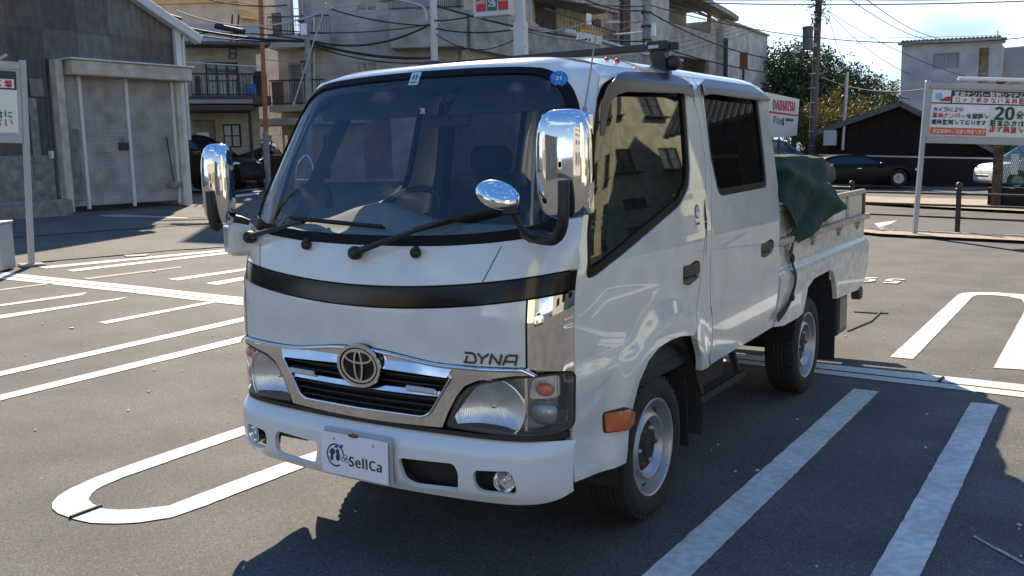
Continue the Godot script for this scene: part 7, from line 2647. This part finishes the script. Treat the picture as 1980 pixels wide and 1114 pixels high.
func mirrors(t: Node3D) -> void:
	# near side: tall chrome shell on a bent black tube, with the bowl-shaped under mirror
	var c := Vector3(0.914, 1.611, 0.98)
	var bs := Basis(Vector3(0, 1, 0), 0.10)
	var s := sb()
	mirror_shell(s, c, 0.102, 0.185, 0.055, bs)
	var ms := put(s, "door_mirror", M.chrome, t)
	s = sb()
	box(s, c + bs * Vector3(0, 0, -0.012), Vector3(0.19, 0.345, 0.02), 0.02, bs)
	put(s, "mirror_glass", M.chrome, ms)
	s = sb()
	tube(s, curve([Vector3(0.942, 1.557, 1.05), Vector3(0.946, 1.472, 1.06), Vector3(0.931, 1.402, 1.05), Vector3(0.886, 1.36, 1.02), Vector3(0.807, 1.354, 0.98), Vector3(0.713, 1.366, 0.93)], 5), 0.021, 10)
	put(s, "mirror_arm", M.plastic, ms)
	s = sb()
	tube(s, curve([Vector3(0.796, 1.354, 0.98), Vector3(0.762, 1.387, 1.02), Vector3(0.732, 1.47, 1.06), Vector3(0.719, 1.521, 1.08)], 5), 0.012, 8)
	put(s, "under_mirror_arm", M.plastic, ms)
	s = sb()
	var uc := Vector3(0.71, 1.513, 1.1)
	var ub := Basis(Vector3(0, 0, 1), -0.42) * Basis(Vector3(1, 0, 0), -0.80)
	grid(s, 36, 20, func(u: float, v: float) -> Vector3:
		var a := u * TAU
		var k := v * PI
		var q := Vector3(cos(a) * 0.088 * sin(k), sin(a) * 0.056 * sin(k), cos(k) * (0.040 if k < PI * 0.5 else 0.016))
		q.x += 0.02 * q.z / 0.04
		return uc + ub * q, [uc])
	bar(s, uc + ub * Vector3(0.012, 0.03, 0.036), uc + ub * Vector3(0.07, -0.02, 0.022), 0.012, 0.008, Vector3(0, 0.5, 1), 0.003)
	put(s, "under_mirror", M.chrome, t)
	s = sb()
	box(s, Vector3(0.778, 1.462, 1.12), Vector3(0.055, 0.03, 0.03), 0.006)
	put(s, "under_mirror_socket", M.plastic, t)
	# far side
	c = Vector3(-0.861, 1.545, 0.93)
	bs = Basis(Vector3(0, 1, 0), 0.12)
	s = sb()
	mirror_shell(s, c, 0.076, 0.180, 0.065, bs)
	ms = put(s, "door_mirror", M.chrome, t)
	s = sb()
	box(s, c + bs * Vector3(0, 0, -0.008), Vector3(0.13, 0.33, 0.012), 0.02, bs)
	put(s, "mirror_back", M.plastic, ms)
	s = sb()
	tube(s, curve([Vector3(-0.859, 1.519, 1), Vector3(-0.853, 1.405, 1), Vector3(-0.855, 1.358, 0.98), Vector3(-0.851, 1.39, 0.94), Vector3(-0.809, 1.39, 0.9), Vector3(-0.782, 1.369, 0.86)], 5), 0.019, 10)
	put(s, "mirror_arm", M.plastic, ms)
	# white mirror bracket cover on the far corner
	s = sb()
	var br := Vector3(-0.824, 1.301, 0.87)
	box(s, br + Vector3(-0.01, 0, 0), Vector3(0.13, 0.15, 0.12), 0.02, Basis(Vector3.UP, -0.5))
	put(s, "bracket_cover", M.paint, t)
	s = sb()
	blob(s, Vector3(-0.857, 1.386, 0.86), Vector3(0.03, 0.018, 0.03), 2.6, 8)
	put(s, "bracket_cap", M.plastic, t)
	s = sb()
	blob(s, Vector3(0.767, 1.356, 0.93), Vector3(0.05, 0.024, 0.035), 2.6, 8)
	put(s, "bracket_cap", M.plastic, t)

func roof_things(t: Node3D) -> void:
	# carrier bar across the roof with its clamp foot
	var z := -0.40
	var a := Vector3(0.755, 2.128, -0.4)
	var s := sb()
	bar(s, Vector3(-a.x, a.y, z), Vector3(a.x, a.y, z), 0.030, 0.036, Vector3.UP, 0.006)
	var rb := put(s, "carrier_bar", M.plastic, t)
	s = sb()
	bar(s, Vector3(-a.x + 0.02, a.y - 0.019, z + 0.012), Vector3(a.x - 0.16, a.y - 0.019, z + 0.012), 0.008, 0.005)
	put(s, "bar_trim", M.chrome, rb)
	for sg in [-1.0, 1.0]:
		s = sb()
		var top := Vector3(sg * (a.x - 0.10), a.y - 0.012, z)
		bar(s, top, top + Vector3(sg * 0.02, -0.13, 0.0), 0.075, 0.09, Vector3(0, 0, 1), 0.015)
		box(s, top + Vector3(0, 0.014, 0), Vector3(0.12, 0.05, 0.07), 0.012)
		box(s, top + Vector3(sg * 0.02, -0.135, 0), Vector3(0.10, 0.02, 0.12), 0.008)
		blob(s, top + Vector3(sg * 0.075, -0.065, 0.0), Vector3(0.035, 0.036, 0.036), 2.2, 10)
		var ft := put(s, "carrier_foot", M.plastic, t)
		s = sb()
		box(s, top + Vector3(-sg * 0.01, 0.012, 0.0365), Vector3(0.05, 0.014, 0.002))
		put(s, "foot_label", M.curtain, ft)
	# two red studs
	for q in [PackedVector2Array([Vector2(0.325, 1.951)]), PackedVector2Array([Vector2(0.23, 1.956)])]:
		pass
	for p in [Vector3(0.608, 2.051, 0.05), Vector3(0.643, 2.046, 0.02)]:
		s = sb()
		blob(s, p - Vector3(0, 0.012, 0), Vector3(0.012, 0.016, 0.012), 2.0, 8)
		put(s, "roof_stud", M.red, t)
	# wire aerials on the pillars
	s = sb()
	tube(s, [Vector3(0.762, 1.821, 0.55), Vector3(0.791, 1.969, 0.55), Vector3(0.814, 2.1, 0.55)], 0.0032, 5)
	tube(s, [Vector3(0.758, 1.757, 0.56), Vector3(0.762, 1.821, 0.55)], 0.009, 6)
	put(s, "aerial", M.cable_grey, t)
	s = sb()
	tube(s, [Vector3(-0.818, 1.911, 0.5), Vector3(-0.733, 2.147, 0.46), Vector3(-0.662, 2.351, 0.42)], 0.003, 6)
	blob(s, Vector3(-0.661, 2.356, 0.42), Vector3(0.008, 0.01, 0.008), 2.0, 6)
	blob(s, Vector3(-0.818, 1.911, 0.5), Vector3(0.007, 0.007, 0.007), 2.0, 6)
	put(s, "aerial", M.cable_grey, t)

func bed(t: Node3D) -> void:
	var o := PackedVector2Array([Vector2(-1.665, 0.599), Vector2(-1.689, 0.658), Vector2(-1.816, 0.865), Vector2(-1.809, 0.991)])
	var top_y := 1.062
	o = PackedVector2Array([o[0], Vector2(-1.74, 0.75), Vector2(-1.775, 0.86), Vector2(-1.775, top_y), Vector2(-4.20, top_y)])
	o.append_array(PackedVector2Array([Vector2(-4.198, 0.99), Vector2(-4.196, 0.864), Vector2(-4.183, 0.718), Vector2(-4.042, 0.516), Vector2(-3.156, 0.554), Vector2(-3.102, 0.674), Vector2(-3.013, 0.771), Vector2(-2.879, 0.797), Vector2(-2.476, 0.789), Vector2(-2.343, 0.745), Vector2(-2.242, 0.593), Vector2(-2.173, 0.574), Vector2(-1.847, 0.575)]))
	for sg in [-1.0, 1.0]:
		var s := sb()
		skin(s, o, [], 0.04, bed_side(sg), 0.03, Vector3(sg, 0, 0))
		put(s, "bed_side", M.bed_paint, t)
		s = sb()
		bar(s, Vector3(sg * 0.815, 1.083, -1.78), Vector3(sg * 0.815, 1.083, -4.26), 0.055, 0.042, Vector3.UP, 0.008)
		put(s, "bed_rail", M.gate_paint, t)
		# wedge ribs under the rail
		for z in [-2.02, -2.62, -3.35, -3.95]:
			s = sb()
			for k in 3:
				box(s, Vector3(sg * (0.815 - k * 0.004), 1.050 - 0.022 * k, z), Vector3(0.03 - k * 0.006, 0.022, 0.045 - 0.012 * k), 0.003)
			put(s, "rail_rib", M.gate_paint, t)
		# side gate extension: rails, posts, boards
		s = sb()
		bar(s, Vector3(sg * 0.795, 1.285, -1.80), Vector3(sg * 0.795, 1.285, -4.19), 0.03, 0.035, Vector3.UP, 0.004)
		put(s, "gate_rail", M.gate_paint, t)
		for z in [-1.83, -2.4, -3.0, -3.62, -4.17]:
			s = sb()
			bar(s, Vector3(sg * 0.797, 1.105, z), Vector3(sg * 0.797, 1.268, z), 0.05 if z > -4.1 else 0.06, 0.026, Vector3(sg, 0, 0), 0.003)
			put(s, "gate_post", M.gate_paint if z > -4.0 else M.rust, t)
		var zs := [-1.86, -2.4, -3.0, -3.62]
		for i in 4:
			s = sb()
			var z1: float = [-2.375, -2.975, -3.595, -4.14][i]
			box(s, Vector3(sg * 0.79, 1.185, (zs[i] - 0.028 + z1) * 0.5), Vector3(0.012, 0.16, absf(z1 - zs[i]) - 0.03), 0.003)
			put(s, "gate_board", M.bed_paint if i < 3 else mat(Color(0.55, 0.50, 0.40), 0.8), t)
		# square arch box over the rear wheel
		s = sb()
		var z0 := -2.12
		for e in [[Vector3(0, 0.42, -2.14), Vector3(0, 0.80, -2.34)], [Vector3(0, 0.80, -2.34), Vector3(0, 0.80, -3.03)], [Vector3(0, 0.80, -3.03), Vector3(0, 0.42, -3.20)]]:
			var d: Vector3 = e[1] - e[0]
			quad(s, e[0] + Vector3(sg * 0.815, 0, 0), e[1] + Vector3(sg * 0.815, 0, 0), e[1] + Vector3(sg * 0.4, 0, 0), e[0] + Vector3(sg * 0.4, 0, 0), Vector3(0, -absf(d.z) - 0.2, d.y).normalized())
		put(s, "rear_arch_liner", M.under, t)
	part_box(t, "bed_floor", M.gate_paint, Vector3(0, 0.84, -2.98), Vector3(1.56, 0.05, 2.40))
	part_box(t, "tailgate", M.bed_paint, Vector3(0, 0.86, -4.21), Vector3(1.60, 0.50, 0.035), 0.008)
	part_box(t, "bed_front", M.gate_paint, Vector3(0, 1.06, -1.80), Vector3(1.56, 0.46, 0.03), 0.005)
	part_box(t, "tail_board", M.gate_paint, Vector3(0, 1.19, -4.19), Vector3(1.56, 0.19, 0.02), 0.004)
	# chassis, tank, step, exhaust
	var s2 := sb()
	for x in [-0.38, 0.38]:
		box(s2, Vector3(x, 0.56, -1.7), Vector3(0.08, 0.14, 5.0))
	for z in [0.55, -0.8, -1.8, -3.2, -4.0]:
		box(s2, Vector3(0, 0.55, z), Vector3(0.7, 0.1, 0.08))
	put(s2, "chassis", M.under, t)
	part_box(t, "engine", M.under, Vector3(0, 0.52, 0.15), Vector3(0.62, 0.36, 0.9), 0.04)
	part_box(t, "fuel_tank", M.under, Vector3(-0.52, 0.48, -1.35), Vector3(0.4, 0.26, 0.7), 0.05)
	part_box(t, "battery_box", M.under, Vector3(0.52, 0.47, -1.05), Vector3(0.3, 0.22, 0.5), 0.02)
	s2 = sb()
	bar(s2, Vector3(0.70, 0.33, -0.62), Vector3(0.70, 0.33, -1.55), 0.03, 0.04, Vector3.UP, 0.006)
	for z in [-0.9, -1.5]:
		bar(s2, Vector3(0.68, 0.34, z), Vector3(0.60, 0.58, z), 0.035, 0.035)
	put(s2, "side_guard", M.under, t)
	s2 = sb()
	var st := PackedVector2Array([Vector2(-0.62, 0.36), Vector2(-1.22, 0.36), Vector2(-1.10, 0.50), Vector2(-0.72, 0.46)])
	skin(s2, st, [], 10.0, func(p: Vector2) -> Vector3: return Vector3(0.60, p.y, p.x), 0.12, Vector3(1, 0, 0))
	put(s2, "mud_shield", M.under, t)
	s2 = sb()
	tube(s2, [Vector3(0, 0.325, 0), Vector3(0.0, 0.325, 0.001)], 0.05, 8)
	for z in [0.0, -2.545]:
		tube(s2, [Vector3(-0.62, 0.33, z), Vector3(0.62, 0.33, z)], 0.05, 10)
	blob(s2, Vector3(0, 0.33, -2.545), Vector3(0.15, 0.15, 0.17), 2.0, 10)
	tube(s2, [Vector3(0, 0.5, -0.4), Vector3(0, 0.36, -2.5)], 0.04, 8)
	put(s2, "axle", M.under, t)
	for sg in [-1.0, 1.0]:
		part_box(t, "front_valance", M.under, Vector3(sg * 0.66, 0.43, 0.62), Vector3(0.22, 0.12, 0.36), 0.02)
		s2 = sb()
		box(s2, Vector3(sg * 0.70, 0.31, -3.20), Vector3(0.26, 0.44, 0.012), 0.004)
		put(s2, "mud_flap", M.rubber, t)
		s2 = sb()
		box(s2, Vector3(sg * 0.66, 0.37, -0.46), Vector3(0.24, 0.36, 0.012), 0.004, Basis(Vector3(1, 0, 0), 0.12))
		put(s2, "front_mud_flap", M.rubber, t)
	# near rear corner: framed dark lamp box on its bracket, round plug behind
	var lb := part_box(t, "corner_lamp_box", M.plastic, Vector3(0.74, 0.385, -3.60), Vector3(0.10, 0.33, 0.30), 0.012)
	part_box(lb, "box_inset", mat(g(0.035), 0.35), Vector3(0.792, 0.385, -3.60), Vector3(0.008, 0.25, 0.22), 0.003)
	part_box(t, "rear_bracket", M.under, Vector3(0.70, 0.56, -3.75), Vector3(0.08, 0.05, 0.6), 0.01)
	s2 = sb()
	lathe(s2, PackedVector2Array([Vector2(0, 0.04), Vector2(0.045, 0.04), Vector2(0.055, 0.03), Vector2(0.055, -0.03), Vector2(0, -0.03)]), Transform3D(Basis(Vector3(0, 0, 1), -PI * 0.5), Vector3(0.812, 0.489, -3.95)), 18)
	put(s2, "round_reflector", M.apt_brown, t)
	s2 = sb()
	box(s2, Vector3(0, 0.5, -4.22), Vector3(1.5, 0.1, 0.06), 0.01)
	put(s2, "rear_bumper", M.under, t)
	part_box(t, "inner_pillar", M.gate_paint, Vector3(0.79, 1.2, -1.80), Vector3(0.04, 0.3, 0.05), 0.004)

func wheels(t: Node3D) -> void:
	for z in [0.0, -2.545]:
		for sg in [-1.0, 1.0]:
			# local y of the lathe points outwards
			var xf := Transform3D(Basis(Vector3(0, 0, 1), Vector3(sg, 0, 0), Vector3(0, sg, 0)), Vector3(sg * 0.705, 0.325, z))
			var s := sb()
			var pr := PackedVector2Array([Vector2(0.215, 0.085), Vector2(0.226, 0.098), Vector2(0.240, 0.106), Vector2(0.275, 0.107), Vector2(0.302, 0.099), Vector2(0.317, 0.083), Vector2(0.325, 0.060)])
			for k in 5:
				var y := 0.056 - k * 0.026
				pr.append(Vector2(0.325, y))
				if k < 4:
					pr.append(Vector2(0.325, y - 0.018))
					pr.append(Vector2(0.316, y - 0.020))
					pr.append(Vector2(0.316, y - 0.024))
			pr.append_array(PackedVector2Array([Vector2(0.317, -0.083), Vector2(0.302, -0.099), Vector2(0.235, -0.106), Vector2(0.20, -0.09)]))
			lathe(s, pr, xf, 56)
			var w := put(s, "wheel", M.rubber, t)
			s = sb()
			# shoulder blocks
			for k in 44:
				var a := TAU * k / 44.0
				var bs := xf.basis * Basis(Vector3.UP, -a)
				box(s, xf.origin + bs * Vector3(0.3165, 0.078, 0), Vector3(0.016, 0.03, 0.026), 0.004, bs)
			put(s, "tread_blocks", M.rubber, w).set_meta("kind", "stuff")
			# pressed steel disc
			s = sb()
			lathe(s, PackedVector2Array([Vector2(0.0, 0.046), Vector2(0.052, 0.046), Vector2(0.060, 0.052), Vector2(0.072, 0.052), Vector2(0.078, 0.045), Vector2(0.098, 0.043), Vector2(0.112, 0.052), Vector2(0.128, 0.082), Vector2(0.134, 0.084), Vector2(0.142, 0.080), Vector2(0.156, 0.060), Vector2(0.176, 0.040), Vector2(0.186, 0.038), Vector2(0.190, 0.046), Vector2(0.194, 0.082), Vector2(0.200, 0.096), Vector2(0.208, 0.099), Vector2(0.213, 0.094), Vector2(0.210, 0.086)]), Transform3D(xf.basis * Basis.from_scale(Vector3(1.055, 1, 1.055)), xf.origin), 56)
			put(s, "rim", M.steel_rim, w)
			s = sb()
			for k in 14:
				var a := TAU * (k + 0.3) / 14.0
				var bs := xf.basis * Basis(Vector3.UP, -a)
				var c := xf.origin + xf.basis * (Vector3(cos(a), 0, sin(a)) * 0.191 + Vector3.UP * 0.0405)
				var o := PackedVector2Array()
				for j in 14:
					o.append(Vector2(cos(TAU * j / 14.0) * 0.010, sin(TAU * j / 14.0) * 0.017))
				skin(s, o, [], 1.0, func(p: Vector2) -> Vector3: return c + bs * Vector3(p.x, 0.0012, p.y), 0.001, bs.y)
			put(s, "vent_hole", M.dark, w)
			for k in 6:
				var a := TAU * k / 6.0
				s = sb()
				var c := xf.origin + xf.basis * (Vector3(cos(a), 0, sin(a)) * 0.086 + Vector3.UP * 0.053)
				lathe(s, PackedVector2Array([Vector2(0, 0.024), Vector2(0.007, 0.023), Vector2(0.011, 0.016), Vector2(0.012, 0.0)]), Transform3D(xf.basis, c), 6)
				put(s, "wheel_nut", M.rust if k % 2 else M.steel_rim, w)
			s = sb()
			lathe(s, PackedVector2Array([Vector2(0, 0.070), Vector2(0.03, 0.068), Vector2(0.042, 0.062), Vector2(0.046, 0.0555), Vector2(0.108, 0.0545), Vector2(0.112, 0.050)]), xf, 24)
			put(s, "hub", M.under, w)

# ---------------------------------------------------------------- cargo
func cargo() -> void:
	var c := thing("tarpaulin", "dark green tarpaulin draped over cargo at the front of the truck bed", "tarpaulin", Vector3(0, 1.1, -2.3))
	var nz := FastNoiseLite.new()
	nz.seed = 9
	nz.frequency = 1.6
	var o := c.position
	var s := sb()
	# ring round the load; v runs from the top centre down to the hem
	grid(s, 200, 50, func(u: float, v: float) -> Vector3:
		var a := u * TAU
		var ca := cos(a)
		var sa := sin(a)
		var e := 11.0
		var l := pow(pow(absf(ca), e) + pow(absf(sa), e), -1.0 / e)
		var d := Vector2(ca, sa) * l
		var top := minf(v / 0.40, 1.0)
		var down := clampf((v - 0.40) / 0.60, 0.0, 1.0)
		# top sheet over the boxes, then the four hanging sides
		var x := d.x * 0.815 * top
		var z := -2.32 + d.y * (0.51 if d.y > 0 else 0.66) * top
		var near := smoothstep(0.3, 0.95, d.x)
		var rear := smoothstep(-0.1, -0.9, d.y)
		x += d.x * down * 0.06
		z += d.y * down * (0.02 if d.y > 0 else 0.31)
		var hem := 1.24
		if near > 0.0:
			var hz := [-1.80, -1.88, -2.06, -2.20, -2.50, -2.90, -3.34]
			var hy := [1.36, 1.27, 1.055, 1.075, 1.12, 1.18, 1.26]
			var i := 0
			while i < 5 and z < hz[i + 1]:
				i += 1
			hem = lerpf(1.24, lerpf(hy[i], hy[i + 1], clampf((z - hz[i]) / (hz[i + 1] - hz[i]), 0.0, 1.0)), near)
		var y := lerpf(1.605, hem, pow(down, 1.05))
		y -= 0.012 * smoothstep(0.9, 1.0, top) * (1.0 - down) + 0.02 * smoothstep(0.2, -0.8, d.y) * top * (1.0 - down)
		# folds: broad creases falling from the top edge, finer wrinkles on them
		var fold := sin((z * 1.0 + y * 1.3) * 12.0 + 1.5 * nz.get_noise_2d(z * 0.8, y * 0.8)) * 0.009 * smoothstep(0.0, 0.25, down)
		fold += nz.get_noise_3d(x * 1.6, y * 2.2, z * 1.6) * 0.022 * smoothstep(0.0, 0.3, down)
		fold += 0.04 * near * smoothstep(0.10, 0.0, absf(y - (1.42 + (z + 2.3) * 0.26))) * smoothstep(0.05, 0.3, down)
		fold -= 0.04 * near * smoothstep(0.06, 0.0, absf(y - (1.30 + (z + 2.6) * -0.30))) * smoothstep(0.1, 0.3, down)
		x += d.x * fold
		z += d.y * fold
		y += nz.get_noise_2d(x * 2.0, z * 2.0) * 0.012
		return Vector3(x, y, z) - o, [Vector3(0, -0.4, 0)])
	put(s, "cover", M.tarp, c)
	s = sb()
	var wp := PackedVector2Array([Vector2(-2.125, 1.061), Vector2(-2.097, 0.96), Vector2(-2.025, 0.855), Vector2(-1.935, 0.738), Vector2(-1.781, 0.672), Vector2(-1.669, 0.648)])
	var pts := []
	for q in wp:
		pts.append(bp(q, 1.0, 0.015) - o)
	pts = curve(pts, 4)
	for i in pts.size() - 1:
		bar(s, pts[i], pts[i + 1], 0.005, 0.044, Vector3(0, 0.2, 1).normalized())
	blob(s, bp(wp[1], 1.0, 0.022) - o, Vector3(0.014, 0.03, 0.03), 2.2, 8)
	blob(s, bp(wp[3], 1.0, 0.022) - o, Vector3(0.014, 0.022, 0.022), 2.2, 8)
	bar(s, bp(wp[1], 1.0, 0.022) - o, bp(wp[1] + Vector2(0.09, 0.05), 1.0, 0.03) - o, 0.004, 0.025)
	put(s, "strap", M.rubber, c)
